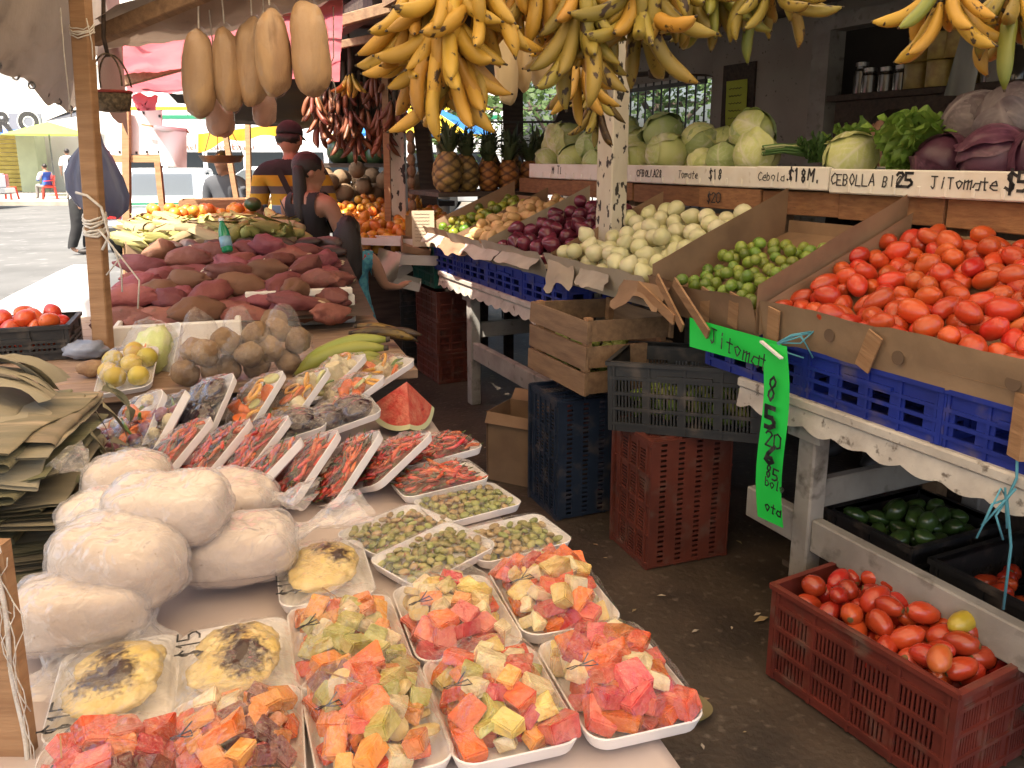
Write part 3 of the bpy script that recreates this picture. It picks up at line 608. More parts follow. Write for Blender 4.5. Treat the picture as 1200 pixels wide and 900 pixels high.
# slanted cardboard trays: front panel, dividers, floor
TL = R_(21.5); m_cardl = Mt('cardboard_liner', (.50, .43, .33), .85, (.40, .33, .24), 4, bump=.1, bscale=70, rand=.1)
def rag(n, sd=0): return .012 * nz((n * 6, sd, 0), 1, sd) + .006 * nz((n * 23, sd, 0), 1, sd)
def display(name, label, cat, n0, n1, mfront, mside, zf=1.02, zt=1.14, lean=.03, mb=.66, sides=(1, 1), hs=.13, prud=0.0):
    t = thing(name, label, cat, (0, 0, 0))
    def fr(u, v):
        n_ = n0 + (n1 - n0) * u; return Rr(-.012 - lean * v + .01 * nz((n_ * 4, v * 2, 1), 1), n_, zf - .02 + (zt - zf + .02 + rag(n_, 3 + n0)) * v)
    MB().grid(fr, 24, 5).obj('front_panel', mfront, t, True)
    def fl(u, v): return Rr(-.02 + (mb + .02) * v, n0 + (n1 - n0) * u, 1.05 + .2 * v * mb / .55)
    MB().grid(fl, 4, 4).obj('tray_floor', mside, t)
    for sd, on in zip((0, 1), sides):
        if not on: continue
        n_ = n0 if sd == 0 else n1
        def si(u, v): m_ = -.04 + (mb + .02) * u; return Rr(m_, n_ + .014 * nz((m_ * 5, v * 2, n_), 1, sd + 1), 1.03 + .36 * m_ + (hs + .05 * u) * v)
        MB().grid(si, 10, 3).obj('divider', mside, t, True)
    def bk(u, v): n_ = n0 + (n1 - n0) * u; return Rr(mb + .01 * nz((n_ * 5, v, 0), 1), n_, 1.22 + .12 * v)
    MB().grid(bk, 8, 2).obj('back_panel', mside, t, True); return t
td = display('cardboard_tray', 'brown cardboard tray heaped with red plum tomatoes over blue crates', 'tray', -1.0, .13, m_cardi, m_cardi, hs=.1)
for n_, z in ((-.17, 1.075), (-.42, 1.06), (-.75, 1.07)):      # hand holes
    MB().lathe([(.02, 0), (.02, .001)], 16).obj('hand_hole', Mt('hole_brown', (.13, .085, .055), .9), td, loc=Rr(-.031, n_, z), rot=(R_(90), 0, RA - R_(90)))
for k, (n_, z, a) in enumerate([(.42, 1.075, .3), (.26, 1.08, .25), (.06, 1.06, .2), (-.33, 1.06, .45)]):
    MB().box((0, 0, 0), (.006, .05, .13)).obj('wood_strip', m_wood, None, loc=Rr(-.036 - .002 * k, n_, z), rot=(a, -.2, RA)); o = bpy.data.objects[-1] if False else None
for k, o in enumerate([x for x in bpy.data.objects if x.name.startswith('wood_strip')]): tag(o, 'short bare wooden batten nailed on the cardboard tray front', 'batten', 'battens on the cardboard front')
display('cardboard_box', 'deep brown cardboard box of limes with tall side flaps', 'box', .15, .76, m_card, m_card, hs=.17, lean=.05)
display('cardboard_box', 'paper-lined box of white onions by the peeling cream pole', 'box', .78, 1.66, m_cardl, m_card, sides=(1, 1), hs=.12, lean=.06)
display('cardboard_box', 'pale cardboard box of red onions behind the peeling cream pole', 'box', 1.68, 2.42, m_cardl, m_cardl, sides=(0, 1), lean=.08)
display('cardboard_box', 'cardboard box of pale potatoes between the red onions and limes', 'box', 2.44, 2.98, m_cardl, m_card, sides=(0, 1), lean=.08, hs=.1)
display('cardboard_box', 'cardboard box of dark and yellow limes in front of the pineapples', 'box', 3.0, 3.5, m_card, m_card, sides=(0, 1), lean=.06)
# loose flaps and paper hanging over the front
FLB = ('newsprint flap hanging over the blue crates below the potatoes', 'newsprint flap hanging below the red onions', 'brown cardboard flap below the potatoes and far limes', 'small newsprint flap at the wooden crate end of the white onions', 'newsprint flap below the far mixed limes', 'pale cardboard flap hanging below the white onions', 'brown cardboard flap hanging beside the broken slats')
def flap(label, n0, n1, z0, dz, out, m, name, cat, seed):
    def fn(u, v): n_ = n0 + (n1 - n0) * u; return Rr(-.05 - out * v - .015 * nz((n_ * 8, v * 3, seed), 1), n_ + .03 * nz((v * 3, seed, 0), 1), z0 - dz * .62 * v * (1 + .7 * nz((n_ * 6, seed, 0), 1) + .15 * nz((n_ * 31, seed, 0), 1)))
    o = MB().grid(fn, 10, 6).obj(name, m, None, True); tag(o, label, cat, 'loose flaps along the stall front'); return o
m_paper = Mt('newsprint', (.46, .41, .34), .9, (.36, .31, .25), 9, bump=.3, bscale=25)
for k, (n0, n1, z0, dz, out, m) in enumerate([(2.2, 2.7, 1.11, .12, .07, m_paper), (1.7, 2.15, 1.12, .1, .08, m_paper), (2.6, 3.1, 1.1, .13, .06, m_card), (1.05, 1.3, 1.12, .13, .05, m_paper), (3.1, 3.45, 1.1, .09, .06, m_paper), (1.35, 1.62, 1.13, .2, .04, m_cardl), (.62, .95, 1.11, .14, .06, m_card)]):
    flap(FLB[k], n0, n1, z0, dz, out, m, 'loose_flap', 'flap', k)
bb = thing('broken_slats', 'broken wooden slats leaning on the stall front by the green sign', 'slats', (0, 0, 0))
for a, c_ in (((770, 325), (800, 385)), ((790, 330), (830, 392)), ((748, 335), (790, 375))):
    MB().bar(pixm(a[0], a[1], -.09), pixm(c_[0], c_[1], -.10), .045, .008, (1, 0, 0)).obj('slat', m_wood, bb)

# ---- produce on the slanting display
rp = random.Random(5)
m_tom = Mt('tomato_skin', (.56, .055, .018), .28, (.56, .10, .025), 12, .4, .7, rand=.2, hue=.009, coat=.25, sss=.08, col3=(.60, .17, .035), scale3=9, lo3=.66, hi3=.85)
m_stem = Mt('stem_scar', (.20, .10, .035), .8, (.10, .09, .03), 120)
def scar(me, l):
    me.materials.append(m_stem)
    for f in me.polygons:
        if f.center.z > l * .945: f.material_index = 1
    return me
def plum(seed, l=.043, r=.0285): return scar(blob('tomato', r, r * 1.02, l, m_tom, seed, .07, 1.3, 16, 11, lambda q, p: (q.x * (1 + .1 * p.z), q.y * (1 + .1 * p.z), q.z - .006 * max(0, p.z - .93) * 10)), l)
toms = [plum(k, rnd.uniform(.036, .047), rnd.uniform(.027, .031)) for k in range(5)]
def tompile(label, group, pts, M, meshes=toms):
    for p in pts:
        tag(mk('tomato', rp.choice(meshes), None, M @ Vector(p), (R_(90) + rp.uniform(-.7, .7), rp.uniform(-.6, .6), rp.uniform(0, 6.3)), rp.uniform(.94, 1.2)), label, 'tomato', group)
M_ = deck(.32, -.40, 1.185, TL)
pts = heap(178, .031, .70, 1.10, lambda x, y: .095 + .10 * max(0, x + .05) - (0.05 if y > .45 else 0), 3, 30, .85)
tompile('ripe red plum tomato heaped on the cardboard tray above the blue crates', 'tomatoes heaped on the cardboard tray', pts, M_)
m_lime = Mt('lime_skin', (.15, .25, .03), .35, (.27, .32, .06), 22, .35, .7, rand=.35, hue=.03, bump=.06, bscale=350, coat=.2)
limes = [blob('lime', .0235, .0235, .026, m_lime, k + 20, .05, 1.5, 12, 9) for k in range(3)]
M_ = deck(.25, .455, 1.15, TL)
pile('lime', 'bright green lime in the deep cardboard box between tomatoes and onions', 'lime', 'limes in the deep cardboard box', limes, heap(90, .0245, .54, .58, lambda x, y: .095 - .20 * max(0, x + .05), 5, 24), M_, rp, False)
m_won = Mt('white_onion_skin', (.72, .67, .44), .3, (.60, .60, .30), 14, rand=.1, stretch=(1, 1, .2), coat=.3)
wons = [blob('white_onion', .042, .042, .042, m_won, k + 30, .03, 1.2, 16, 12, lambda q, p: (q.x, q.y, q.z + (.014 * max(0, p.z - .8) * 5))) for k in range(3)]
pile('white_onion', 'round white onion heaped in the paper-lined box', 'onion', 'white onions in the paper-lined box', wons, heap(84, .044, .66, .84, lambda x, y: .13 + .03 * (1 - abs(y) / .42), 6, 30, .9), deck(.29, 1.22, 1.15, TL), rp, False)
m_ron = Mt('red_onion_skin', (.10, .012, .028), .3, (.17, .028, .05), 18, rand=.25, stretch=(1, 1, .15), coat=.35)
rons = [blob('red_onion', .042, .042, .041, m_ron, k + 40, .04, 1.2, 16, 12, lambda q, p: (q.x * (1 - .0 * p.z), q.y, q.z + (.022 * max(0, p.z - .82) * 5))) for k in range(3)]
pile('red_onion', 'dark red onion heaped in the pale cardboard box', 'onion', 'red onions in the pale cardboard box', rons, heap(75, .041, .64, .72, lambda x, y: .13 + .03 * (1 - abs(y) / .36), 7, 30, .9), deck(.30, 2.05, 1.15, TL), rp, False)
m_pot = Mt('pale_potato', (.56, .37, .16), .6, (.46, .29, .12), 12, rand=.12, bump=.12, bscale=80, col3=(.3, .19, .09), scale3=60, lo3=.66, hi3=.74)
pots = [blob('potato', .036, .032, .052, m_pot, k + 50, .16, 1.4, 14, 10) for k in range(4)]
pile('potato', 'pale yellow potato heaped in the cardboard box beside the red onions', 'potato', 'pale potatoes in the cardboard box', pots, heap(75, .037, .64, .52, lambda x, y: .13 + .04 * (1 - abs(y) / .26), 8, 30, .8), deck(.30, 2.71, 1.155, TL), rp, False)
m_lime2 = Mt('mixed_lime_skin', (.08, .15, .02), .35, (.30, .30, .03), 3, .4, .6, rand=.45, hue=.05, bump=.06, bscale=300)
limes2 = [blob('lime', .03, .03, .033, m_lime2, k + 60, .05, 1.5, 12, 9) for k in range(3)]
pile('lime', 'dark or yellowing lime in the box in front of the pineapples', 'lime', 'mixed limes in the far cardboard box', limes2, heap(75, .031, .64, .48, lambda x, y: .10, 9, 30), deck(.30, 3.25, 1.155, TL), rp, False)

# ---- rear shelf: wooden rail and styrofoam boxes
m_rail = Mt('orange_brown_board', (.34, .17, .075), .75, (.24, .11, .05), 9, stretch=(2, 2, 9), bump=.35, bscale=30, rand=.25, col3=(.12, .065, .035), scale3=20, lo3=.62, hi3=.75)
sf = thing('produce_shelf', 'wooden shelf of rough boards carrying the styrofoam boxes', 'shelf', (0, 0, 0))
MB().add([Rr(.70, -1.5, 1.455), Rr(1.5, -1.5, 1.455), Rr(1.5, 3.6, 1.455), Rr(.70, 3.6, 1.455)], [(0, 1, 2, 3)]).obj('shelf_board', m_woodx, sf)
ed = [-1.5, -.55, .02, .5, .95, 1.4, 2.0, 2.7, 3.5]
for k, (a, c_) in enumerate(zip(ed, ed[1:])):
    MB().bar(Rr(.675 + .008 * (k % 2), a + .003, 1.41 + rnd.uniform(-.006, .006)), Rr(.675 + .008 * (k % 2), c_ - .003, 1.41 + rnd.uniform(-.006, .006)), .02, .10).obj('rail_board', m_rail, sf, bevel=.003)
for n_ in (-1.3, .0, .9, 2.1, 3.3): MB().box((0, 0, 0), (.06, .06, 1.4)).obj('leg', m_woodx, sf, loc=Rr(.76, n_, .70), rot=(0, 0, RA))
scrawl('$20', .045, sf, Rr(.657, 1.32, 1.39), -(Rr(0, 1) - Rr(0, 0)), (0, 0, 1), wd=.006)
def styro(label, n0, n1, zb, texts, m0=.655, h=.095):
    t = thing('styrofoam_box', label, 'box', Rr(m0, (n0 + n1) / 2, zb), RA); ln = n1 - n0
    b = MB(); yn = int(ln / .1)
    MB().box((.012, 0, h / 2), (.024, ln, h)).obj('front_panel', m_styro, t, bevel=.005)
    for k in range(1, yn): MB().box((-.0015, -ln / 2 + k * ln / yn, .022), (.006, .016, .036)).obj('rib', m_styro, t, bevel=.003)
    for y in (-1, 1): MB().box((.22, y * (ln / 2 - .012), h * .48), (.385, .022, h * .96)).obj('side_panel', m_styro, t, bevel=.004)
    MB().box((.22, 0, .01), (.39, ln - .06, .016)).obj('base', m_styro, t)
    MB().box((.425, 0, h * .49), (.022, ln, h * .98)).obj('back_panel', m_styro, t, bevel=.004)
    for k, (tx, off, sz, wd) in enumerate(texts): scrawl(tx, sz, t, (-.0012, ln / 2 - off, h * .36), (0, -1, 0), (0, 0, 1), wd=wd, seed=k + int(ln * 100))
    return t
ZS = 1.468
styro('white styrofoam box lettered with marker holding the farthest cabbages', 2.13, 3.3, ZS, [('M Tl', .35, .045, .006)])
styro('long white styrofoam box of pale green cabbages marked 18', .97, 2.11, ZS, [('CEBOLLA28', .17, .034, .005), ('Tomate', .55, .036, .0035), ('$18', .80, .042, .006)])
styro('short white styrofoam box front marked Cebolla 18 M', .53, .955, ZS + .003, [('Cebola', .02, .036, .0035), ('$18M.', .20, .05, .008)], .63)
styro('white styrofoam box marked CEBOLLA and Jitomate under lettuce and purple cabbage', -.95, .52, ZS - .004, [('CEBOLLA BIC', .012, .04, .0045), ('25', .325, .045, .010), ('JiTomate', .47, .04, .0045), ('$5', .74, .052, .010), ('185', .80, .03, .006), ('18', 1.0, .05, .008)], .625)
# cabbages: heart with wrapped outer leaves
m_cabp = Mt('pale_cabbage', (.60, .63, .26), .5, (.48, .56, .19), 5, vein=(.70, .70, .50), bump=.35, bscale=16, rand=.12, col3=(.66, .66, .42), scale3=13, lo3=.54, hi3=.66)
m_cabg = Mt('green_cabbage', (.35, .47, .17), .5, (.44, .53, .22), 5, vein=(.60, .64, .42), bump=.35, bscale=16, rand=.15, col3=(.45, .52, .30), scale3=13, lo3=.56, hi3=.68)
m_cabr = Mt('purple_cabbage', (.065, .022, .045), .4, (.10, .035, .06), 6, vein=(.22, .09, .14), bump=.35, bscale=18, rand=.15, col3=(.20, .12, .15), scale3=15, lo3=.6, hi3=.72)
m_cabo = Mt('purple_outer_leaf', (.13, .11, .115), .65, (.075, .05, .06), 7, vein=(.22, .19, .195), bump=.6, bscale=22, rand=.12)
def leafcap(r, ax, seed, m, par, cover=1.25, name='outer_leaf', curl=.10):
    """a leaf wrapped over the head: part of a sphere round the axis ax, with raised ribs and a rim curling off"""
    ax = Vector(ax).normalized(); x = ax.orthogonal().normalized(); y = ax.cross(x); nu, nv = 56, 22; vein = []
    def fn(u, v):
        a = 2 * PI * u; th = cover * v * (1 + .13 * nz((math.cos(a) * 1.4, math.sin(a) * 1.4, seed), 1)); lx, ly = th * math.cos(a), th * math.sin(a)
        wob = .25 * nz((lx * 2, ly * 2, seed), 1); f = (ly - abs(lx) * 1.1 + wob) * 2.6; f = abs(f - round(f)); ve = max(math.exp(-(lx / (.035 + .03 * (cover - ly))) ** 2), .75 * math.exp(-(f / .10) ** 2) * max(0, 1 - abs(lx) * .7))
        g = (lx * 1.3 + ly * .5 + .3 * nz((lx * 5, ly * 5, seed), 1)) * 6; ve = max(ve, .3 * math.exp(-((g - round(g)) / .12) ** 2)); vein.append(min(1, ve))
        k = r * (1.015 + .012 * ve + curl * max(0, v - .72) ** 2 * 8 * (.6 + nz((math.cos(a) * 2, math.sin(a) * 2, seed + 4), 1)) + .02 * nz((lx * 3, ly * 3, seed), 1) + .012 * nz((lx * 9, ly * 9, seed), 1))
        return (ax * math.cos(th) + (x * math.cos(a) + y * math.sin(a)) * math.sin(th)) * k
    o = MB().grid(fn, nu, nv).obj(name, m, par, True); at = o.data.attributes.new('vein', 'FLOAT', 'POINT'); at.data.foreach_set('value', vein); return o
def cabbage(label, loc, r, m, mo, seed, group):
    rr = random.Random(seed); c = thing('cabbage', label, 'cabbage', loc, (rr.uniform(-.6, .6), rr.uniform(-.6, .6), rr.uniform(0, 6)), group)
    mk('heart', blob('heart', r, r, r * .93, m, seed, .05, 1.5, 24, 16), c)
    for k in range(4): leafcap(r * (1.0 + .014 * k), (rr.uniform(-1, 1), rr.uniform(-1, 1), rr.uniform(-.6, .9)), seed * 7 + k, mo if k % 2 else m, c, rr.uniform(.85, 1.45), curl=.10 if k < 3 else .30)
    return c
def cabl(px, m_): return ('pale green cabbage ' + ('at the front of ' if m_ < .9 else 'on top at the back of ') + ('the farthest styrofoam box' if px < 712 else 'the long styrofoam box marked 18'))
for k, (px, py, rpx, m_) in enumerate([(662, 167, 23, .92), (692, 172, 17, .85), (643, 188, 15, .8), (672, 188, 18, .78), (697, 190, 14, .76), (742, 166, 17, 1.0), (747, 187, 19, .8), (777, 157, 23, 1.0), (781, 181, 24, .8), (820, 167, 22, .98), (845, 168, 17, 1.08), (882, 156, 25, 1.0), (822, 190, 16, .78), (848, 187, 19, .82), (888, 181, 25, .8), (720, 180, 18, .95), (655, 160, 15, 1.15), (735, 150, 13, 1.2)]):
    p = pixm(px, py, m_ + .02); dep = p.y * math.cos(TH_); cabbage(cabl(px, m_), p, rpx / F_ * dep * 1.02, m_cabp if k % 3 != 1 else m_cabg, m_cabg if k % 2 else m_cabp, 100 + k, 'cabbages in the styrofoam boxes')
p = pixm(997, 186, .76); cabbage('single pale yellow-green cabbage sitting at the front beside the lettuce', p, 29 / F_ * p.y, m_cabp, m_cabp, 140, None)
for k, (px, py, rpx, m_, lb) in enumerate([(1146, 147, 37, .93, 'purple cabbage with greyish outer leaves on top beside the lettuce'), (1190, 143, 42, .9, 'largest greyish purple cabbage topping the pile at the shelf end'), (1106, 191, 33, .8, 'glossy dark purple cabbage low at the front next to the lettuce'), (1166, 187, 38, .78, 'glossy dark purple cabbage low at the front under the greyish ones'), (1222, 185, 36, .8, 'dark purple cabbage at the end of the front row')]):
    p = pixm(px, py, m_); cabbage(lb, p, rpx / F_ * p.y, m_cabr if k > 1 else m_cabo, m_cabr if k > 1 else m_cabo, 150 + k, 'purple cabbages')
# leafy greens
m_let = Mt('lettuce_leaf', (.27, .42, .08), .5, (.17, .31, .05), 22, bump=.3, bscale=40, rand=.15, trans=.3)
m_rib = Mt('leaf_rib', (.42, .46, .22), .5)
def ruffle(par, base, tip, wd, seed, m, name='leaf', fr=22):
    base, tip = Vector(base), Vector(tip); d = tip - base; s_ = d.cross(Vector((0, 0, 1)))
    if s_.length < .01: s_ = Vector((1, 0, 0))
    s_.normalize(); up = s_.cross(d).normalized(); rr = random.Random(seed); ph = rr.uniform(0, 9)
    def fn(u, v):
        w_ = wd * (.16 + 1.0 * math.sin(PI * min(1, .12 + .86 * v) ** 1.1) ** .8) * (1 - .25 * (v > .97)); x = 2 * u - 1; e = abs(x)
        return base + d * v + s_ * x * w_ * .5 + up * (.25 * wd * math.sin(v * 2.4) - .12 * wd * x * x + e ** 2 * wd * .17 * math.sin(v * fr + ph + x * 3) + .05 * wd * nz((u * 6, v * 6, seed), 1))
    return MB().grid(fn, 10, 16).obj(name, m, par, True)
def greens(label, cat, name, loc, n, ln, wd, m, seed, spread=.7, tilt=(0, 0)):
    rr = random.Random(seed); g = thing(name, label, cat, loc)
    for k in range(n):
        a = rr.uniform(0, 6.28); s_ = spread * rr.uniform(.3, 1); d = Vector((math.cos(a) * s_ + tilt[0], math.sin(a) * s_ + tilt[1], 1)).normalized() * ln * rr.uniform(.7, 1.1)
        b0 = Vector((math.cos(a), math.sin(a), 0)) * .02; ruffle(g, b0, d, wd * rr.uniform(.75, 1.15), seed * 50 + k, m)
    return g
p = pixm(1066, 212, .80); greens('bushy bright green lettuce between the pale and purple cabbages', 'lettuce', 'lettuce', p, 60, .26, .13, m_let, 3, .9)
p = pixm(1092, 203, .88); greens('second bright green lettuce head leaning on the purple cabbage', 'lettuce', 'lettuce', p, 26, .24, .12, m_let, 4, .8)
p = pixm(1000, 195, 1.0); greens('frilly pale endive behind the single yellow-green cabbage', 'greens', 'endive', p, 26, .20, .08, m_let, 6, .9, (-.3, 0))
p = pixm(955, 190, .85); greens('curly dark parsley bunch next to the styrofoam wall', 'greens', 'parsley', p, 30, .13, .035, Mt('dark_herb', (.06, .13, .03), .6, rand=.2, trans=.2), 7, .9, (-.2, .2))
m_green = Mt('scallion_green', (.05, .13, .03), .45, (.09, .2, .04), 10, rand=.2)
sc_ = thing('scallion_bunch', 'bunch of green scallions lying beside the large cabbages', 'scallions', pixm(920, 182, .82))
for k in range(22):
    y = rnd.uniform(-.03, .03); z = rnd.uniform(0, .04); MB().tube([(-.10, y, z), (-.02, y * 1.3, z + .01), (.08, y * 2 + rnd.uniform(-.02, .02), z + rnd.uniform(-.01, .02)), (.15, y * 3, z - .01)], [.006, .005, .004, .002], 5).obj('stalk', m_green if k % 4 else m_rib, sc_, True)

# ---- the peeling cream pole
po = thing('stall_pole', 'square pole with peeling cream paint between red and white onions', 'pole', Rr(.30, 1.63, 0), RA + .1)
MB().box((0, 0, 1.3), (.10, .13, 2.6)).obj('shaft', m_pole, po, bevel=.006); MB().box((0, 0, .02), (.2, .22, .03)).obj('foot_plate', m_steel, po)
MB().box((-.002, .01, 1.91), (.108, .138, .05)).obj('bracket', m_wpaint2, po, bevel=.004)
# ---- green price sign hung at the tray corner
m_neon = Mt('fluorescent_green_card', (.02, .72, .09), .6, (.015, .62, .07), 4)
gs = thing('price_sign', 'fluorescent green handwritten price sign folded over the tray corner', 'sign', (0, 0, 0))
def q1(u, v): p = pixm(808 + 108 * u, (372 + 30 * u) + (34 + 0 * u) * v, -.075 - .012 * math.sin(u * 5 + v)); return p
MB().grid(q1, 10, 4).obj('upper_panel', m_neon, gs, True)
def q2(u, v): return pixm(892 + 30 * u - 3 * v + 4 * math.sin(v * 6), 400 + (6 * u) + 205 * v + 8 * u * v, -.085 - .02 * math.sin(v * 3 + u))
MB().grid(q2, 4, 14).obj('lower_panel', m_neon, gs, True)
bx = (Rr(0, -1) - Rr(0, 0)); upv = Vector((0, 0, 1))
scrawl('Jitomate', .055, gs, pixm(833, 402, -.092), bx + Vector((0, 0, -.12)), upv, wd=.005)
for k, (tx, py, sz, w_) in enumerate([('8', 468, .085, .008), ('5', 500, .06, .016), ('20', 520, .05, .006), ('6', 540, .06, .014), ('85', 558, .04, .006), ('bolo', 568, .028, .004), ('ota', 597, .032, .005)]):
    scrawl(tx, sz, gs, pixm(897, py, -.118), bx, upv, wd=w_, seed=k)
for k in range(6):
    a = pixm(912 + rnd.uniform(-4, 4), 402, -.1); tw = MB().tube([a, a + Vector((.03 + .03 * rnd.random(), -.02, .03 * rnd.uniform(-1, 1.5))), a + Vector((.06 + .06 * rnd.random(), -.03, rnd.uniform(-.08, .07)))], .003, 4).obj('twine', m_twine, gs, True)
MB().bar(pixm(892, 400, -.1), pixm(916, 420, -.12), .012, .006).obj('clip', m_white, gs)

# ================================================================ crates in the aisle
def place(px, py, z=0): return pix(px, py, z)
c = crate('brown', 'brownish red plastic crate standing on end under the charcoal crate', (0, 0, 0), (0, 0, 0)); c.name = 'plastic_crate'
def stand(c, p, yaw, Lx): c.location = p + Vector((0, 0, Lx / 2 + .012)); c.rotation_euler = (Matrix.Rotation(yaw, 3, 'Z') @ Matrix.Rotation(R_(90), 3, 'Y')).to_euler()
stand(c, Vector((.71, 3.04, 0)), R_(110), .52)
c2 = crate('grey', 'charcoal plastic crate of limes resting on the upright brown crate', pix(806, 487, .62) * 1, (R_(1), R_(-2), R_(-4)))
c2.location = (.74, 3.20, .545); c2.rotation_euler = (0, R_(-2), R_(-22)); c2.scale = (1.1, 1.05, 1.1)
c3 = crate('navy', 'dark navy plastic crate standing on end under the wooden crate', (0, 0, 0), (0, 0, 0)); stand(c3, Vector((.375, 3.50, 0)), R_(112), .54)
M_ = Matrix.Translation((.74, 3.20, .575)) @ Matrix.Rotation(R_(-22), 4, 'Z')
m_lime3 = m_lime
pile('lime', 'green lime inside the charcoal plastic crate', 'lime', 'limes in the charcoal crate', limes, heap(90, .026, .48, .31, lambda x, y: .11, 12, 25), M_, rp, False)
# wooden slatted crate
wc = thing('wooden_crate', 'slatted wooden crate of green tomatillos tilted on the navy crate', 'crate', (.385, 3.64, .61), (R_(1), R_(2), R_(26)), sc=1.12)
LX, WY, HZ = .38, .46, .30
for x in (-1, 1):
    for k in range(3): MB().box((x * LX / 2, 0, .05 + k * .1), (.012, WY, .084 + .006 * (k == 1)), jit=.002).obj('slat', m_woodx, wc)
for y in (-1, 1):
    for k in range(3): MB().box((0, y * (WY / 2 - .02), .052 + k * .1), (LX - .014, .012, .082), jit=.002).obj('slat', m_woodx, wc)
    for x in (-1, 1): MB().box((x * (LX / 2 - .02), y * (WY / 2 - .04), .15), (.026, .026, .3)).obj('corner_post', m_wood, wc)
for k in range(5): MB().box((-LX / 2 + .04 + k * .07, 0, .008), (.06, WY - .06, .01)).obj('bottom_slat', m_woodx, wc)
bpy.context.view_layer.update(); M_ = wc.matrix_world @ Matrix.Translation((0, 0, .02))
m_tmt = Mt('tomatillo', (.22, .30, .06), .45, (.34, .38, .12), 10, rand=.15)
tmts = [blob('tomatillo', .024, .024, .022, m_tmt, k + 70, .08, 1.5, 12, 8) for k in range(3)]
pile('tomatillo', 'green tomatillo inside the slatted wooden crate', 'tomatillo', 'tomatillos in the wooden crate', tmts, heap(110, .0245, .31, .38, lambda x, y: .25 if y < .05 else .285, 14, 25), M_, rp, False)
# cardboard box on the floor
cb = thing('cardboard_box', 'open brown cardboard box standing on the aisle floor', 'box', Vector((.055, 3.98, 0)), R_(-28))
W_, D_, H2 = .27, .25, .36
for nm, c_, d_ in (('side', (0, -D_ / 2, H2 / 2), (W_, .006, H2)), ('side', (0, D_ / 2, H2 / 2), (W_, .006, H2)), ('side', (-W_ / 2 - .003, 0, H2 / 2), (.006, D_ + .006, H2)), ('side', (W_ / 2 + .003, 0, H2 / 2), (.006, D_ + .006, H2)), ('bottom', (0, 0, .005), (W_ - .01, D_ - .01, .006))):
    MB().box(c_, d_, jit=.004).obj(nm, m_card, cb)
for a, b_, r_ in (((-W_ / 2, -D_ / 2, H2), (W_ / 2, -D_ / 2, H2), (0, -.03, -.05)), ((-W_ / 2, D_ / 2, H2), (W_ / 2, D_ / 2, H2), (0, .05, .05))):
    a, b_, r_ = Vector(a), Vector(b_), Vector(r_); MB().add([a, b_, b_ + r_, a + r_], [(0, 1, 2, 3)]).obj('flap', m_card, cb)
# red crate of tomatoes in front
rc = crate('red', 'brick red plastic crate full of tomatoes on the floor by the table', (1.125, 2.13, .008), (0, 0, R_(-61))); rc.scale = (1.08, 1.04, 1.02)
pts = heap(85, .031, .53, .35, lambda x, y: .325 + .03 * (1 - abs(x) / .25), 15, 30, .88, lambda x, y: .20)
M_ = Matrix.Translation((1.125, 2.13, .012)) @ Matrix.Rotation(R_(-61), 4, 'Z')
m_tomd = Mt('overripe_tomato_skin', (.42, .036, .016), .25, (.48, .07, .02), 10, .4, .7, rand=.25, hue=.009, coat=.35, col3=(.48, .13, .03), scale3=7, lo3=.68, hi3=.85)
toms2 = [scar(blob('tomato', .0285, .0285, l_, m_tomd, 200 + k, .10, 1.3, 16, 11), l_) for k, l_ in enumerate((.032, .036, .040, .043, .046))]
tompile('red plum tomato heaped in the brick red crate on the floor', 'tomatoes in the red floor crate', pts, M_, toms2)
mt = mk('tomato', blob('tomato', .026, .026, .044, Mt('yellow_tomato', (.52, .36, .03), .3, (.4, .33, .04), 9, coat=.3), 240, .05), None, pix(1129, 729, .37), (R_(80), .3, 1.9), 1.15); tag(mt, 'single yellow tomato among the red ones in the floor crate', 'tomato')
mt = mk('tomato', blob('tomato', .03, .03, .043, Mt('orange_tomato', (.58, .20, .03), .3, (.5, .10, .03), 9, coat=.3), 241, .06), None, pix(1101, 772, .355), (R_(70), .2, 2.4)); tag(mt, 'orange half-ripe tomato near the corner of the floor crate', 'tomato')
# produce kept under the table
M_ = Matrix.Translation(Rr(.5, -.55, .10)) @ Matrix.Rotation(RA, 4, 'Z')
uc = crate('black', 'low black crate of dark tomatoes stored under the white table', Rr(.5, -.55, .2), (0, 0, RA)); uc.scale = (1.1, 1.1, 1.3)
pile('tomato', 'dark tomato in the low crate stored under the white table', 'tomato', 'tomatoes stored under the table', toms2, heap(18, .034, .40, .32, lambda x, y: .17, 17, 25), Matrix.Translation(Rr(.5, -.55, .25)) @ Matrix.Rotation(RA, 4, 'Z'), rp, False)
uc2 = crate('black', 'low black crate of green peppers stored under the white table', Rr(.5, -.13, .2), (0, 0, RA)); uc2.scale = (1.1, 1.1, 1.3)
m_gpep = Mt('green_pepper', (.035, .08, .018), .3, (.06, .11, .025), 8, rand=.25, coat=.4)
gpep = [blob('green_pepper', .03, .03, .045, m_gpep, 260 + k, .2, 1.6, 12, 9) for k in range(3)]
pile('green_pepper', 'green pepper in the low crate stored under the white table', 'pepper', 'peppers stored under the table', gpep, heap(34, .034, .40, .32, lambda x, y: .17, 18, 25), Matrix.Translation(Rr(.5, -.13, .25)) @ Matrix.Rotation(RA, 4, 'Z'), rp, False)
for k, o in enumerate((uc, uc2)): pass
sb = thing('under_shelf', 'dark board shelf under the white table', 'shelf', Rr(.5, -.4, .19), RA); MB().box((0, 0, -.012), (.8, .96, .02)).obj('board', m_wooddk, sb)
for y in (-.4, .4): MB().box((0, y, -.105), (.7, .06, .16)).obj('bearer', m_wooddk, sb)
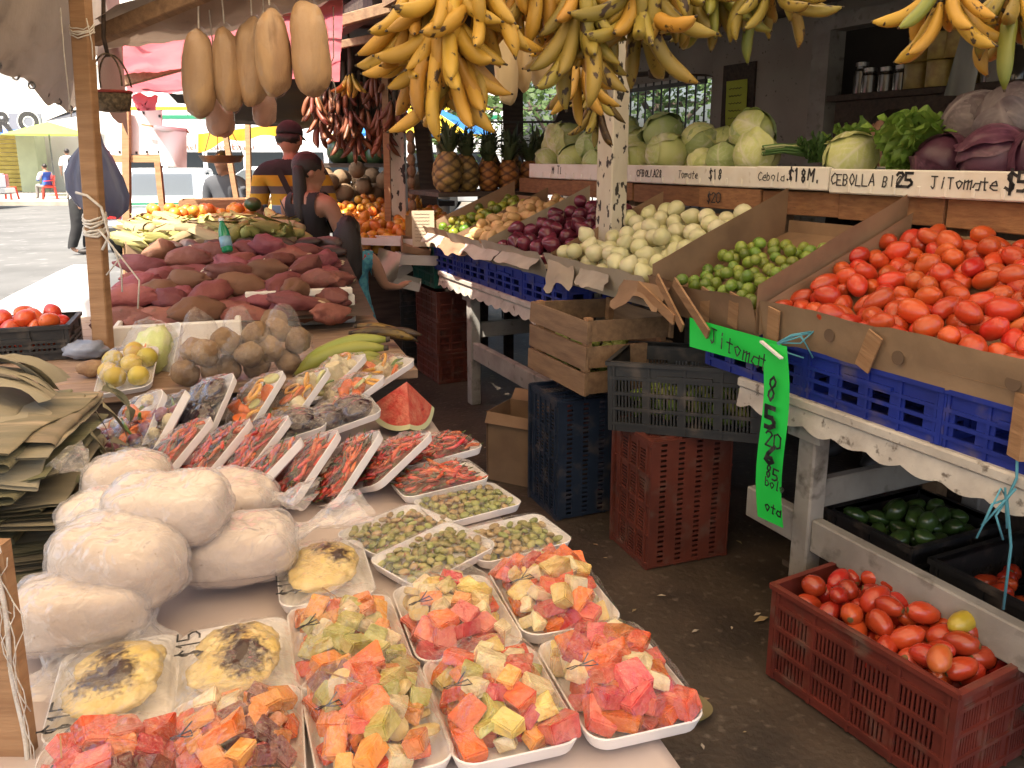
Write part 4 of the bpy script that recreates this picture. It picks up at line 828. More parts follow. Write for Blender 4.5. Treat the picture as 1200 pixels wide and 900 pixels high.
# crate stacks farther along the aisle
for k in range(3): crate('brown', 'brick red crate in the stack beside the far white table, %s' % ('lowest', 'middle one', 'topmost under the green crate')[k], Rr(.16, 3.66, .004 + k * .225), (0, 0, RA + PI / 2 + rnd.uniform(-.04, .04)), 'red crates stacked by the far table').scale = (.86, .86, .72)
crate('green', 'bottle green crate topping the red crate stack under the far limes', Rr(.16, 3.68, .70), (0, 0, RA + PI / 2)).scale = (.9, .9, 1)
for k in range(3): crate('grey', 'dark crate in the stack below the orange display, %s' % ('lowest', 'middle one', 'topmost')[k], Rr(.12, 4.35, .004 + k * .235), (0, 0, RA + PI / 2 + rnd.uniform(-.05, .05)), 'dark crates below the orange display').scale = (.9, .9, .9)
for k in range(2): crate('brown', 'red crate in shadow under the far white table, %s' % ('lower', 'upper')[k], Rr(.55, 2.4, .004 + k * .315), (0, 0, RA + PI / 2), 'red crates under the far table')
# ================================================================ left tables
m_cloth = Mt('plastic_tablecloth', (.54, .455, .42), .45, (.46, .38, .35), 5, bump=.12, bscale=18, col3=(.36, .28, .25), scale3=11, lo3=.68, hi3=.85)
t1 = thing('fruit_table', 'table under a pale pinkish plastic cloth carrying the cut fruit', 'table', L(0, 0, 0), LA)
S0, T0, T1_ = -.93, -.55, 1.74
def cl(u, v):
    x = -1.03 + 1.08 * u; y = T0 - .06 + (T1_ - T0 + .06) * v; z = .8 + .004 * nz((x * 5, y * 5, 0), 1); ov = max(0, x - 0) + max(0, S0 - x); od = max(0, T0 - y)
    if ov > 0: z -= ov * 5.2; x = (.012 + .02 * nz((y * 6, 0, 1), 1) * ov * 20) if x > 0 else S0 - .012
    if od > 0: z -= od * 4; y = T0 - .01
    return (x, y, z)
MB().grid(cl, 60, 60).obj('cloth', m_cloth, t1, True)
MB().box((S0 / 2, (T0 + T1_) / 2, .78), (-S0 - .01, T1_ - T0 - .02, .025)).obj('table_top', m_plank, t1)
for x in (S0 + .06, -.06):
    for y in (T0 + .06, T1_ - .1): MB().box((x, y, .383), (.06, .06, .766)).obj('leg', m_woodx, t1)
# ---- foam trays and film
def rrect(L_, W_, r, n=5):
    out = []
    for cx, cy, a0 in ((W_ / 2 - r, L_ / 2 - r, 0), (-W_ / 2 + r, L_ / 2 - r, PI / 2), (-W_ / 2 + r, -L_ / 2 + r, PI), (W_ / 2 - r, -L_ / 2 + r, 1.5 * PI)):
        out += [(cx + r * math.cos(a0 + k * PI / 2 / n), cy + r * math.sin(a0 + k * PI / 2 / n)) for k in range(n + 1)]
    return out
def tray_mesh(L_=.235, W_=.172, H_t=.024):
    rg = []
    for dl, z, r in ((-.03, 0.001, .022), (-.014, .004, .026), (-.002, H_t - .004, .03), (0, H_t, .03), (-.004, H_t + .001, .029), (-.01, H_t - .003, .027), (-.024, .007, .022), (-.034, .0045, .02)):
        rg.append([(x, y, z) for x, y in rrect(L_ + dl, W_ + dl, r)])
    return MB().loft(rg, True, True).mesh('foam_tray', m_foam, 'auto')
TRAY = tray_mesh()
def film_mesh(h, seed, L_=.236, W_=.173, z0=.023, p=2.6, m=None, wr=.0045):
    def fn(u, v):
        x, y = 2 * u - 1, 2 * v - 1; k = (1 - abs(x) ** p) * (1 - abs(y) ** p); e = max(abs(x), abs(y))
        rx = W_ / 2 * (1 - .10 * max(0, abs(x) * abs(y) - .75) * 4); ry = L_ / 2 * (1 - .06 * max(0, abs(x) * abs(y) - .75) * 4)
        z = z0 + h * k ** .8 + wr * nz((x * 5, y * 5, seed), 1) * (k > 0.02) * 1.5 + wr * .8 * abs(nz((x * 2 + y * 11, y * 3 - x * 9, seed), 1)) * (k > .01)
        return (x * rx * 1.012, y * ry * 1.012, z)
    return MB().grid(fn, 36, 42).mesh('film', m or FILM, True)
def fruit_m(n, c1, c2, **k): return Mt(n, c1, .16, c2, 45, .38, .62, rand=.2, hue=.014, bump=.6, bscale=130, sss=.25, coat=.6, **k)
FM = {'watermelon': fruit_m('watermelon_flesh', (.58, .06, .045), (.66, .16, .11)), 'papaya': fruit_m('papaya_flesh', (.74, .17, .025), (.66, .10, .02)), 'cantaloupe': fruit_m('cantaloupe_flesh', (.80, .34, .08), (.74, .26, .05)),
      'pineapple': fruit_m('pineapple_flesh', (.76, .58, .19), (.68, .46, .12)), 'apple': fruit_m('apple_flesh', (.78, .65, .40), (.70, .55, .30)), 'melon': fruit_m('green_melon_flesh', (.40, .36, .08), (.52, .46, .16)), 'plum': fruit_m('dark_fruit', (.14, .03, .03), (.22, .05, .03))}
CH = {}
for f_ in FM:
    CH[f_] = []
    for k in range(4):
        b = MB(); s_ = .0182 * (1.12 if f_ in ('watermelon', 'papaya') else .95)
        b.box((0, 0, 0), (s_ * rnd.uniform(1.5, 2.2), s_ * rnd.uniform(1.2, 1.7), s_ * rnd.uniform(.9, 1.5)), jit=s_ * .2); me = b.mesh(f_ + '_chunk', FM[f_]); bevel_mesh(me, .0018, 2); CH[f_].append(me)
m_ban = Mt('banana_slice_flesh', (.68, .52, .22), .4, (.58, .42, .16), 30)
me = MB().lathe([(.014, -.005), (.017, -.003), (.017, .003), (.014, .005), (.005, .0056)], 14).mesh('banana_slice', m_ban, 'auto'); CH['banana'] = [me]
def tray(label, cat, loc, yaw, pitch=0, roll=0, group=None, name='fruit_tray', sc=1):
    M = Matrix.Rotation(yaw, 3, 'Z') @ Matrix.Rotation(pitch, 3, 'X') @ Matrix.Rotation(roll, 3, 'Y')
    t = thing(name, label, cat, loc, M.to_euler(), group, sc); mk('tray', TRAY, t); return t
def cocktail(label, px, py, seed, mixw, yaw=LA, z=.806, extra=None, sz=1.05, price=None):
    t = tray(label, 'fruit tray', pix(px, py, z), yaw + rnd.uniform(-.05, .05), 0, 0, 'wrapped fruit trays', sc=sz); rr = random.Random(seed)
    env = lambda x, y: .022 + .047 * (1 - (abs(x) / .08) ** 2.6) * (1 - (abs(y) / .112) ** 2.6)
    ks = list(mixw); ws = list(mixw.values())
    P = heap(140, .0142, .150, .212, env, seed, 22, .85, lambda x, y: .006)
    for k, p in enumerate(P):
        f_ = rr.choices(ks, ws)[0]
        if seed % 2 and p[1] < -.05 and 'watermelon' in mixw and rr.random() < .6: f_ = 'watermelon'
        me = rr.choice(CH[f_]); mk(f_ + ('_slice' if f_ == 'banana' else '_chunk'), me, t, p, (rr.uniform(-.6, .6), rr.uniform(-.6, .6), rr.uniform(0, 6.3)), rr.uniform(.85, 1.2))
    mk('film', film_mesh(.063, seed, z0=.025), t)
    if rr.random() < .7:
        x0, y0 = rr.uniform(-.04, .03), rr.uniform(-.05, .05); MB().tube([(x0, y0, .081), (x0 + rr.uniform(-.05, .05), y0 + .045, .079)], .0012, 4).obj('toothpick', m_wood, t)
    b = MB(); x0 = -.055; pr = [(-.004 + .016 * math.sin(j * .9), .014 * math.cos(j * 1.3) + .004 * j) for j in range(9)]
    zf = lambda x, y: .026 + .058 * ((1 - abs(x / .0865) ** 2.6) * (1 - abs(y / .118) ** 2.6)) ** .8 + .003
    b.tube([(x0 + a, -.03 + c_, zf(x0 + a, -.03 + c_)) for a, c_ in pr], .001, 4); b.obj('marker_scribble', m_ink, t)
    return t
cocktail('wrapped tray of watermelon, papaya and apple chunks at the table corner', 721, 812, 11, {'watermelon': 4, 'papaya': 3, 'pineapple': 1.5, 'apple': 2.5})
cocktail('wrapped mixed fruit tray with cantaloupe cubes and watermelon at its near end', 582, 835, 22, {'watermelon': 2, 'papaya': 2, 'cantaloupe': 2.5, 'apple': 3, 'pineapple': 1.5, 'melon': .6})
cocktail('wrapped fruit tray of apple, pineapple and watermelon between the fava beans and cantaloupe trays', 533, 735, 33, {'watermelon': 1.6, 'cantaloupe': 1.4, 'apple': 3.2, 'pineapple': 3, 'banana': 1, 'papaya': .8})
cocktail('wrapped fruit tray of papaya and watermelon chunks at the aisle edge beside the fava beans', 646, 709, 44, {'watermelon': 3, 'papaya': 3.4, 'pineapple': 1.6, 'apple': 2})
cocktail('wrapped fruit tray of orange cantaloupe and dull green melon', 408, 763, 54, {'cantaloupe': 4, 'melon': 2.4, 'apple': 1.6, 'papaya': 1})
cocktail('wrapped fruit tray of papaya, melon and round banana slices', 438, 858, 64, {'papaya': 3, 'cantaloupe': 1.6, 'melon': 1.4, 'apple': 2, 'banana': 1.6, 'plum': .7})
cocktail('wrapped fruit tray of orange wedges and dark plums under the second mango tray', 277, 896, 74, {'cantaloupe': 3, 'papaya': 2, 'plum': 2, 'apple': 2, 'watermelon': 1})
cocktail('wrapped fruit tray of red watermelon in the table corner under the first mango tray', 124, 948, 84, {'watermelon': 5, 'papaya': 2, 'plum': 1})
# mango trays with chile powder
def mango_mat(name, spots):
    m = Mt(name, (.70, .54, .23), .35, (.62, .44, .14), 30, bump=.45, bscale=60, sss=.1, coat=.3, col3=(.70, .52, .15), scale3=10, lo3=.55, hi3=.7); N = m.node_tree.nodes; K = m.node_tree.links.new
    bs = N['Principled BSDF']; prev = bs.inputs['Base Color'].links[0].from_socket; tc = N.new('ShaderNodeTexCoord'); n1 = N.new('ShaderNodeTexNoise'); n1.inputs['Scale'].default_value = 110; n1.inputs['Detail'].default_value = 5
    K(tc.outputs['Object'], n1.inputs['Vector'])
    for x, y, r in spots:
        d = N.new('ShaderNodeVectorMath'); d.operation = 'DISTANCE'; mp = N.new('ShaderNodeMapping'); mp.inputs['Scale'].default_value = (1, .75, 0); K(tc.outputs['Object'], mp.inputs[0]); K(mp.outputs[0], d.inputs[0]); d.inputs[1].default_value = (x, y * .75, 0)
        ad = N.new('ShaderNodeMath'); ad.operation = 'MULTIPLY_ADD'; K(n1.outputs['Fac'], ad.inputs[0]); ad.inputs[1].default_value = .055; K(d.outputs['Value'], ad.inputs[2])
        mr = N.new('ShaderNodeMapRange'); mr.inputs[1].default_value = r + .046; mr.inputs[2].default_value = r + .026; K(ad.outputs[0], mr.inputs[0])
        mx = N.new('ShaderNodeMix'); mx.data_type = 'RGBA'; K(mr.outputs[0], mx.inputs['Factor']); K(prev, mx.inputs['A']); mx.inputs['B'].default_value = (.035, .012, .006, 1); prev = mx.outputs['Result']
    K(prev, bs.inputs['Base Color']); return m
def mango(label, px, py, seed, spots, yaw, price_at):
    t = tray(label, 'mango tray', pix(px, py, .806), yaw, 0, 0, 'sliced mango trays', 'mango_tray'); rr = random.Random(seed); m = mango_mat('mango_with_powder_%d' % seed, spots)
    for k, (x, y, rx, ry) in enumerate([(.004, .045, .062, .05), (-.006, -.03, .062, .062), (.018, .005, .05, .07)]):
        me = blob('mango_slice', rx, ry, .018, m, seed * 3 + k, .14, 2.2, 40, 18, lambda q, p: (q.x + x, q.y + y, q.z + .03 + .004 * k + .003 * nz((q.x * 45, q.y * 45, k), 1) + .0015 * nz((q.x * 110, q.y * 110, k), 1)))
        mk('mango_slice', me, t)
    mk('film', film_mesh(.03, seed, z0=.024, p=3.2, wr=.004), t)
    scrawl('$15', .034, t, price_at, (0, 1, 0), (-1, 0, 0), wd=.0032, seed=seed); return t
mango('sliced mango tray with dark chile powder smudged across, nearest the dough bags', 138, 818, 3, [(-.01, .05, .014), (.0, -.015, .022), (-.03, -.02, .012)], LA + .05, (-.045, -.108, .034))
mango('sliced mango tray with two dark chile powder patches beside the cantaloupe tray', 278, 793, 4, [(.0, .05, .014), (.012, -.025, .026)], LA + .03, (-.052, .02, .036))
mango('sliced mango tray beside the fava beans with small chile powder patches', 380, 682, 5, [(.005, .045, .012), (.03, .0, .012)], LA + .0, (-.05, -.09, .034))
# fava trays
m_fava = Mt('fava_bean', (.32, .31, .08), .4, (.24, .25, .055), 40, rand=.25, hue=.03, coat=.2)
m_fav2 = Mt('pale_fava', (.42, .30, .13), .4, (.34, .22, .09), 10, rand=.2, coat=.2)
FV = [blob('fava_bean', .0125, .0088, .0058, m_fava, k, .1, 1.3, 10, 7) for k in range(3)] + [blob('fava_bean', .012, .0088, .006, m_fav2, k + 5, .1, 1.3, 10, 7) for k in range(2)]
def fava(label, px, py, seed, yaw, wts, sx=1, z=.806, pitch=0):
    t = tray(label, 'bean tray', pix(px, py, z), yaw, pitch, 0, 'fava bean trays', 'bean_tray', .92); rr = random.Random(seed)
    for p in heap(95, .0105, .15, .215, lambda x, y: .020 + .022 * (1 - (abs(x) / .078) ** 3) * (1 - (abs(y) / .11) ** 3), seed, 18, .62, lambda x, y: .004):
        w_ = wts[0] if p[1] > 0 else wts[1]; mk('fava_bean', FV[rr.randrange(3)] if rr.random() < w_ else FV[3 + rr.randrange(2)], t, p, (rr.uniform(-.5, .5), rr.uniform(-.5, .5), rr.uniform(0, 6.3)), rr.uniform(.9, 1.2))
    mk('film', film_mesh(.022, seed, z0=.024, p=4, wr=.0015), t); return t
fava('foam tray of green fava beans next to the small mango tray', 465, 630, 1, R_(-42), (.3, .9))
fava('foam tray of green fava beans in the middle overlapping its neighbours', 509, 658, 2, R_(-45), (.75, .85), z=.815, pitch=R_(3))
fava('foam tray of half brown half green fava beans below the chile trays', 548, 598, 3, R_(-58), (.8, .45))
fava('foam tray of brown and green fava beans by the aisle edge', 600, 640, 4, R_(-62), (.9, .2))
# dough bags
m_dough = Mt('corn_dough', (.64, .53, .44), .8, (.59, .475, .39), 14, bump=.35, bscale=45, col3=(.40, .29, .2), scale3=80, lo3=.66, hi3=.74)
def dough(label, px, py, z, r, rot, seed, tail=None):
    t = thing('dough_bag', label, 'dough bag', pix(px, py, z), rot, 'bags of white dough')
    bxy = lambda p: (abs(p.x) ** 3 + abs(p.y) ** 3 + abs(p.z) ** 3) ** (-.3333)
    sq = lambda q, p: (q.x * bxy(p) * .97, q.y * bxy(p) * .97, q.z * bxy(p) * (1 - .25 * (p.z < -.3)) + .006 * nz((q.x * 14, q.y * 14, q.z * 14), 1, seed) + .0015 * nz((q.x * 45, q.y * 45, q.z * 45), 1, seed))
    mk('dough', blob('dough', *r, m_dough, seed, .07, 1.3, 34, 22, sq), t)
    mk('plastic_bag', blob('plastic_bag', r[0] * 1.035, r[1] * 1.035, r[2] * 1.04, DOUGHFILM, seed, .07, 1.3, 56, 40, lambda q, p: Vector(sq(q, p)) * (1 + .03 * (1 - abs(nz((p.x * 3.2 + p.y, p.y * 1.4, p.z * 2), 1, seed)) * 3) * (abs(nz((p.x * 3.2 + p.y, p.y * 1.4, p.z * 2), 1, seed)) < .33)) + Vector((0, 0, .005 * abs(nz((q.x * 40 + q.y * 25, q.y * 12, 0), 1, seed)))) ), t)
    if tail:
        e = Vector(tail); a = e.normalized() * .9; b0 = Vector((a.x * r[0], a.y * r[1], a.z * r[2])); s_ = e.cross(Vector((0, 0, 1))).normalized(); nrm = s_.cross(e).normalized(); wid = (.035, .016, .05, .065)
        def fn(u, v):
            k = v * 3; i = min(2, int(k)); f = k - i; w_ = wid[i] * (1 - f) + wid[i + 1] * f; an = 2 * PI * u
            return b0 + e * v + s_ * math.cos(an) * w_ * (1 + .2 * math.sin(an * 5)) + nrm * math.sin(an) * w_ * .35 + nrm * .01 * nz((u * 9, v * 6, seed), 1)
        MB().grid(fn, 30, 14).obj('bag_tail', DOUGHFILM, t, True)
    return t
dough('white dough block in a clear bag lying on top of the others', 199, 598, .965, (.110, .078, .062), (R_(10), 0, R_(-2)), 1, (-.09, .02, -.01))
dough('white dough lump whose open bag mouth points to the mango trays', 276, 645, .868, (.115, .088, .062), (0, 0, R_(12)), 2, (.15, .05, .03))
dough('knotted bag of white dough leaning over the lowest lump', 140, 660, .915, (.115, .088, .072), (0, R_(12), R_(-18)), 3, (.09, -.06, -.05))
dough('lowest wide white dough lump near the table edge and wooden board', 100, 716, .862, (.110, .083, .062), (0, 0, R_(14)), 4, (-.02, -.09, -.045))
dough('white dough bag at the back of the pile against the folded leaves', 152, 572, .91, (.09, .075, .075), (0, 0, R_(20)), 5, (-.06, .02, .04))
dough('pale dough bag behind the top block by the chile trays', 272, 588, .865, (.10, .08, .06), (0, 0, R_(-10)), 6, (.09, .0, .02))
dough('small dough bag squeezed between the top block and the folded leaves', 118, 612, .87, (.075, .07, .065), (0, 0, 0), 7)

# chile trays
m_chil = Mt('red_chile', (.50, .035, .018), .28, (.56, .09, .02), 20, rand=.3, hue=.015, coat=.35)
m_chid = Mt('dark_chile', (.10, .03, .02), .3, (.06, .07, .02), 20, rand=.3, coat=.35)
def chile(seed, m, ln=.055, r=.0052):
    rr = random.Random(seed); k = rr.uniform(.1, .45); pts = [(ln * (t_ - .5), k * ln * (t_ - .5) ** 2 * 2, .004 * math.sin(t_ * 5 + seed)) for t_ in (0, .12, .3, .55, .8, 1)]
    b = MB(); b.tube(pts, [r * .7, r, r * 1.02, r * .85, r * .55, r * .1], 7); b.cur = 1; p0 = Vector(pts[0]); b.tube([p0, p0 + Vector((-.012, .004, .003))], [.0018, .0012], 4); return b.mesh('chile', [m, m_stemg], True)
m_stemg = Mt('green_stem', (.09, .13, .03), .6)
CHI = [chile(k, m_chil, rnd.uniform(.048, .07)) for k in range(4)] + [chile(k + 9, m_chid, rnd.uniform(.04, .06)) for k in range(2)]
m_black2 = Mt('eggplant_skin', (.022, .010, .016), .15, (.05, .02, .025), 5, rand=.3, coat=.8)
def lean(label, px, py, z, yaw, pitch, roll, kind, seed, group='wrapped vegetable trays', sc=.92):
    nm = {'chile': 'chile_tray', 'veg': 'vegetable_tray', 'dark': 'eggplant_tray', 'mix': 'vegetable_tray'}[kind]
    t = tray(label, nm.replace('_', ' '), pix(px, py, z), R_(yaw), R_(pitch), R_(roll), group, nm, sc); rr = random.Random(seed); h = .045
    env = lambda x, y: .022 + .04 * (1 - (abs(x) / .08) ** 2.2) * (1 - (abs(y) / .112) ** 2.2)
    if kind == 'chile':
        for k in range(85):
            x, y = rr.uniform(-.058, .058), rr.uniform(-.085, .085); z_ = env(x, y) - .002 - .022 * rr.random() ** 1.3; a = rr.gauss(1.35, .5)
            mk('chile', CHI[rr.randrange(4)] if rr.random() < .8 else CHI[4 + rr.randrange(2)], t, (x, y, z_), (rr.uniform(-.4, .4), rr.uniform(-.35, .35), a + (PI if rr.random() < .3 else 0)), rr.uniform(.85, 1.15))
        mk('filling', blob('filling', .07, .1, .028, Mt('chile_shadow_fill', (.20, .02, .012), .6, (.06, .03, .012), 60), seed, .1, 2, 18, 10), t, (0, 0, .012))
    elif kind == 'dark':
        for k, (x, y, rx, ry) in enumerate([(-.03, .045, .04, .055), (.03, .05, .04, .05), (-.025, -.045, .042, .055), (.034, -.045, .038, .052)]):
            mk('eggplant', blob('eggplant', rx, ry, .032, m_black2, seed + k, .12, 1.5, 16, 11), t, (x, y, .035), (rr.uniform(-.2, .2), rr.uniform(-.2, .2), rr.uniform(-.4, .4)))
        h = .056
    else:
        for p in heap(34, .0225, .158, .218, env if kind == 'veg' else (lambda x, y: env(x, y) + .004), seed, 22, .7, lambda x, y: .004):
            mk(*veg(rr, kind), t, p, (rr.uniform(-.8, .8), rr.uniform(-.8, .8), rr.uniform(0, 6.3)), rr.uniform(.9, 1.25))
        h = .055
    mk('film', film_mesh(h, seed, z0=.024, p=2.4, wr=.006), t); return t
m_carrot = Mt('carrot', (.70, .17, .02), .4, (.62, .12, .015), 20, rand=.12); m_cob = Mt('white_corn', (.66, .58, .38), .5, (.54, .45, .26), 60, bump=.5, bscale=120, rand=.08); m_ypep = Mt('yellow_pepper', (.72, .36, .02), .3, (.65, .28, .02), 10, coat=.4)
m_zuc = Mt('zucchini_flesh', (.50, .50, .22), .4, (.42, .42, .16), 20, rand=.1); m_caul = Mt('cauliflower', (.70, .62, .44), .8, (.58, .5, .32), 40, bump=.8, bscale=150); m_gre = Mt('green_bean', (.10, .18, .03), .4, rand=.25)
m_purp = Mt('purple_veg', (.16, .03, .06), .3, (.24, .05, .09), 12, rand=.3, coat=.3)
VG = {'carrot_slice': [MB().lathe([(.010, -.004), (.022, -.0035), (.023, 0), (.022, .0035), (.010, .004)], 16).mesh('carrot_slice', m_carrot, 'auto'), MB().lathe([(.008, -.02), (.013, -.018), (.017, .0), (.019, .018), (.012, .02)], 12).mesh('carrot_chunk', m_carrot, 'auto')],
      'corn_piece': [MB().lathe([(.012, -.024), (.02, -.022), (.021, 0), (.02, .022), (.012, .024)], 14).mesh('corn_piece', m_cob, 'auto')],
      'zucchini_slice': [MB().lathe([(.01, -.004), (.02, -.0035), (.021, .0), (.02, .0035), (.01, .004)], 16).mesh('zucchini_slice', m_zuc, 'auto')],
      'pepper_ring': [MB().tube([(.024 * math.cos(a * PI / 8) * (1 + .1 * math.cos(a * PI / 8 * 3)), .024 * math.sin(a * PI / 8), 0) for a in range(17)], .0055, 7, False).mesh('pepper_ring', m_ypep, True)],
      'cauliflower_floret': [blob('cauliflower_floret', .024, .022, .018, m_caul, 3, .25, 3.5, 18, 12)], 'bean_pod': [MB().tube([(-.03, 0, 0), (0, .006, .002), (.03, 0, 0)], [.003, .005, .002], 6).mesh('bean_pod', m_gre, True)],
      'purple_chunk': [blob('purple_chunk', .024, .02, .016, m_purp, 5, .15, 1.5, 12, 8)], 'potato_chunk': [blob('potato_chunk', .022, .02, .016, m_caul, 8, .15, 1.5, 10, 7)]}
def veg(rr, kind):
    if kind == 'veg': k = rr.choices(['carrot_slice', 'corn_piece', 'zucchini_slice', 'pepper_ring', 'cauliflower_floret', 'bean_pod'], [4, 1.6, 2, 2, 1.6, 1.4])[0]
    else: k = rr.choices(['purple_chunk', 'carrot_slice', 'potato_chunk', 'bean_pod', 'corn_piece'], [4, 1.3, 1.6, 1.5, .8])[0]
    return k, rr.choice(VG[k])
g_ = 'wrapped chile trays'
for k, (lb, px, py, z, yaw, pi_, ro) in enumerate([('wrapped chile tray leaning at the dough end of the row', 212, 538, .865, -24, 30, -30), ('wrapped red chile tray leaning second from the dough bags', 258, 540, .865, -26, 30, -30), ('wrapped red chile tray in the middle behind two leaning ones', 303, 536, .875, -28, 32, -28),
        ('wrapped chile tray low in front of the middle ones with bluish shine', 318, 565, .85, -34, 28, -38), ('wrapped chile tray steeply leaning below the middle eggplant', 362, 556, .86, -28, 34, -30), ('wrapped tray of long red chiles leaning below the watermelon', 412, 556, .855, -32, 36, -30),
        ('wrapped chile tray tilted beside the watermelon wedge', 462, 548, .85, -38, 22, -24), ('wrapped flat chile tray nearest the fava beans', 515, 571, .815, -66, 4, -4), ('wrapped flat chile tray right of the watermelon wedge by the aisle', 512, 537, .825, -62, 5, -6)]):
    lean(lb, px, py, z, yaw, pi_, ro, 'chile', 300 + k, g_)
g2 = 'wrapped eggplant and vegetable trays'
lean('wrapped tray of dark purple vegetables propped up against the plank table', 168, 508, .90, -14, 48, -30, 'mix', 401, g2)
lean('wrapped tray of red and purple vegetables propped beside the black eggplants', 200, 510, .895, -22, 44, -44, 'mix', 402, g2)
lean('wrapped tray of brown dark eggplants lying behind the dough bags', 180, 545, .85, -70, 10, 0, 'dark', 403, g2)
lean('wrapped tray of shiny black eggplants propped against the plank table', 246, 485, .915, -12, 40, -26, 'dark', 404, g2)
lean('wrapped tray of plump dark eggplants in front of the yellow pepper tray', 400, 497, .885, -68, 14, 0, 'dark', 405, g2)
lean('wrapped eggplant tray half hidden behind the middle chile trays', 335, 512, .872, -68, 12, 0, 'dark', 406, g2)
lean('wrapped tray of carrots and purple scraps beside the folded leaves', 136, 530, .86, 10, 20, -10, 'mix', 407, g2)
g3 = 'wrapped vegetable soup trays'
lean('wrapped vegetable tray with corn and carrot beside the black eggplants', 305, 480, .91, -24, 38, -30, 'veg', 411, g3)
lean('wrapped vegetable tray with carrot slices and cauliflower in the middle', 356, 474, .91, -30, 36, -28, 'veg', 412, g3)
lean('wrapped vegetable tray topped with yellow pepper rings by the plantains', 395, 449, .922, -40, 30, -18, 'veg', 413, g3)
lean('wrapped vegetable tray with carrot chunks behind the eggplants', 412, 472, .905, -48, 26, -14, 'veg', 414, g3)
lean('wrapped vegetable tray with cauliflower at the aisle edge behind the watermelon', 448, 446, .903, -55, 24, -8, 'veg', 415, g3)
rs = thing('display_riser', 'dark low box under the propped vegetable trays', 'box', L(-.55, 1.62, .8), LA); MB().box((0, 0, .03), (.66, .16, .055)).obj('board', m_wooddk, rs, bevel=.004)
# watermelon wedge
m_wflesh = Mt('melon_red_flesh', (.56, .07, .055), .3, (.66, .22, .15), 40, .35, .7, bump=.5, bscale=120, sss=.12); m_wr = Mt('melon_pale_rind', (.60, .62, .38), .4); m_wskin = Mt('melon_skin', (.02, .06, .018), .3, (.07, .14, .03), 20, .45, .55, stretch=(1, 1, .15), coat=.4)
wm = thing('watermelon_wedge', 'cut watermelon wedge with red flesh standing among the chile trays', 'watermelon', pix(478, 517, .80) + Vector((0, .05, .002)), R_(0))
Rm = .15; rx_, ry_, rz_ = Vector((.12, -.62, -.76)).normalized(), None, None
x_ = Vector((1, 0, 0)); x_ = (x_ - rx_ * x_.dot(rx_)).normalized(); dn = rx_.cross(x_); dn = dn if dn.z < 0 else -dn; cen = Vector((-.01, .04, .152))
def sph(th, ph, r): return cen + (rx_ * math.cos(th) + (x_ * math.cos(ph) + dn * math.sin(ph)) * math.sin(th)) * r
p0, p1, th1 = R_(62), R_(152), R_(74)
MB().grid(lambda u, v: sph(th1 * v, p0 + (p1 - p0) * u, Rm), 16, 12).obj('skin', m_wskin, wm, True)
for ph in (p0, p1):
    MB().grid(lambda u, v: sph(th1 * v, ph, Rm * .90 * u + .0), 10, 12).obj('flesh', m_wflesh, wm, True)
    MB().grid(lambda u, v: sph(th1 * v, ph, Rm * (.90 + .10 * u)), 3, 12).obj('pale_rind', m_wr, wm, True)
MB().grid(lambda u, v: sph(th1, p0 + (p1 - p0) * u, Rm * .9 * v), 10, 8).obj('flesh', m_wflesh, wm)
MB().grid(lambda u, v: sph(th1, p0 + (p1 - p0) * u, Rm * (.9 + .1 * v)), 10, 2).obj('pale_rind', m_wr, wm)

# ---- folded banana leaves on a box
fb = thing('leaf_bundle', 'tall stack of folded dried banana leaves beside the dough bags', 'leaf bundle', (-1.215, 1.72, .61), R_(14))
m_dl = Mt('dried_leaf', (.235, .205, .125), .7, (.13, .125, .075), 4, .3, .7, stretch=(1, 6, 1), bump=.35, bscale=16, rand=.5, hue=.03, col3=(.36, .30, .19), scale3=6, lo3=.58, hi3=.75)
m_dlt = Mt('grey_dried_leaf', (.34, .30, .21), .65, (.26, .235, .17), 4, .3, .7, stretch=(1, 5, 1), bump=.3, bscale=14, rand=.15, col3=(.42, .33, .2), scale3=5, lo3=.6, hi3=.75)
def fold(z, h, x0, x1, y0, y1, seed, m, sag=0., name='folded_leaf', nu=26):
    rr = random.Random(seed); yaw = rr.uniform(-.2, .2) * (seed < 60); xj = rr.uniform(-.05, .05)
    def fn(u, v):
        # cross-section: runs right, turns back at the fold, runs left again
        if u < .4: x = x0 + (x1 - x0) * u / .4; zz = 0
        elif u < .6: a = (u - .4) / .2 * PI; x = x1 + math.sin(a) * h * .8; zz = h / 2 * (1 - math.cos(a))
        else: x = x1 + (x0 - x1) * (u - .6) / .4; zz = h
        y = y0 + (y1 - y0) * v; zz += z + .022 * nz((x * 5, y * 5, seed * .12), 1) + .004 * nz((x * 25, y * 25, seed), 1) - sag * 3.0 * max(0, .42 - v) ** 1.4 - sag * .6 * max(0, x - x1 + .12) * 6 * (seed >= 60)
        x += xj + .015 * nz((y * 7, seed, 0), 1); return (x * math.cos(yaw) - y * math.sin(yaw), x * math.sin(yaw) + y * math.cos(yaw), zz)
    return MB().grid(fn, nu, 12).obj(name, m, fb, True)
zz = .0
for k in range(44):
    h = rnd.choice((.004, .006, .010, .018)); fold(zz, h, -.42, .21 + rnd.uniform(-.05, .05) + .03 * math.sin(k * .5), -.2 + rnd.uniform(-.05, .04), .2, k, m_dl if k % 5 else m_dlt); zz += h * .5 + .0052
for k in range(5): fold(zz + k * .014, .009, -.45, .20 - .025 * k, -.25 + .02 * k, .22, 60 + k, m_dlt, .07 + .012 * k)
zz += .05
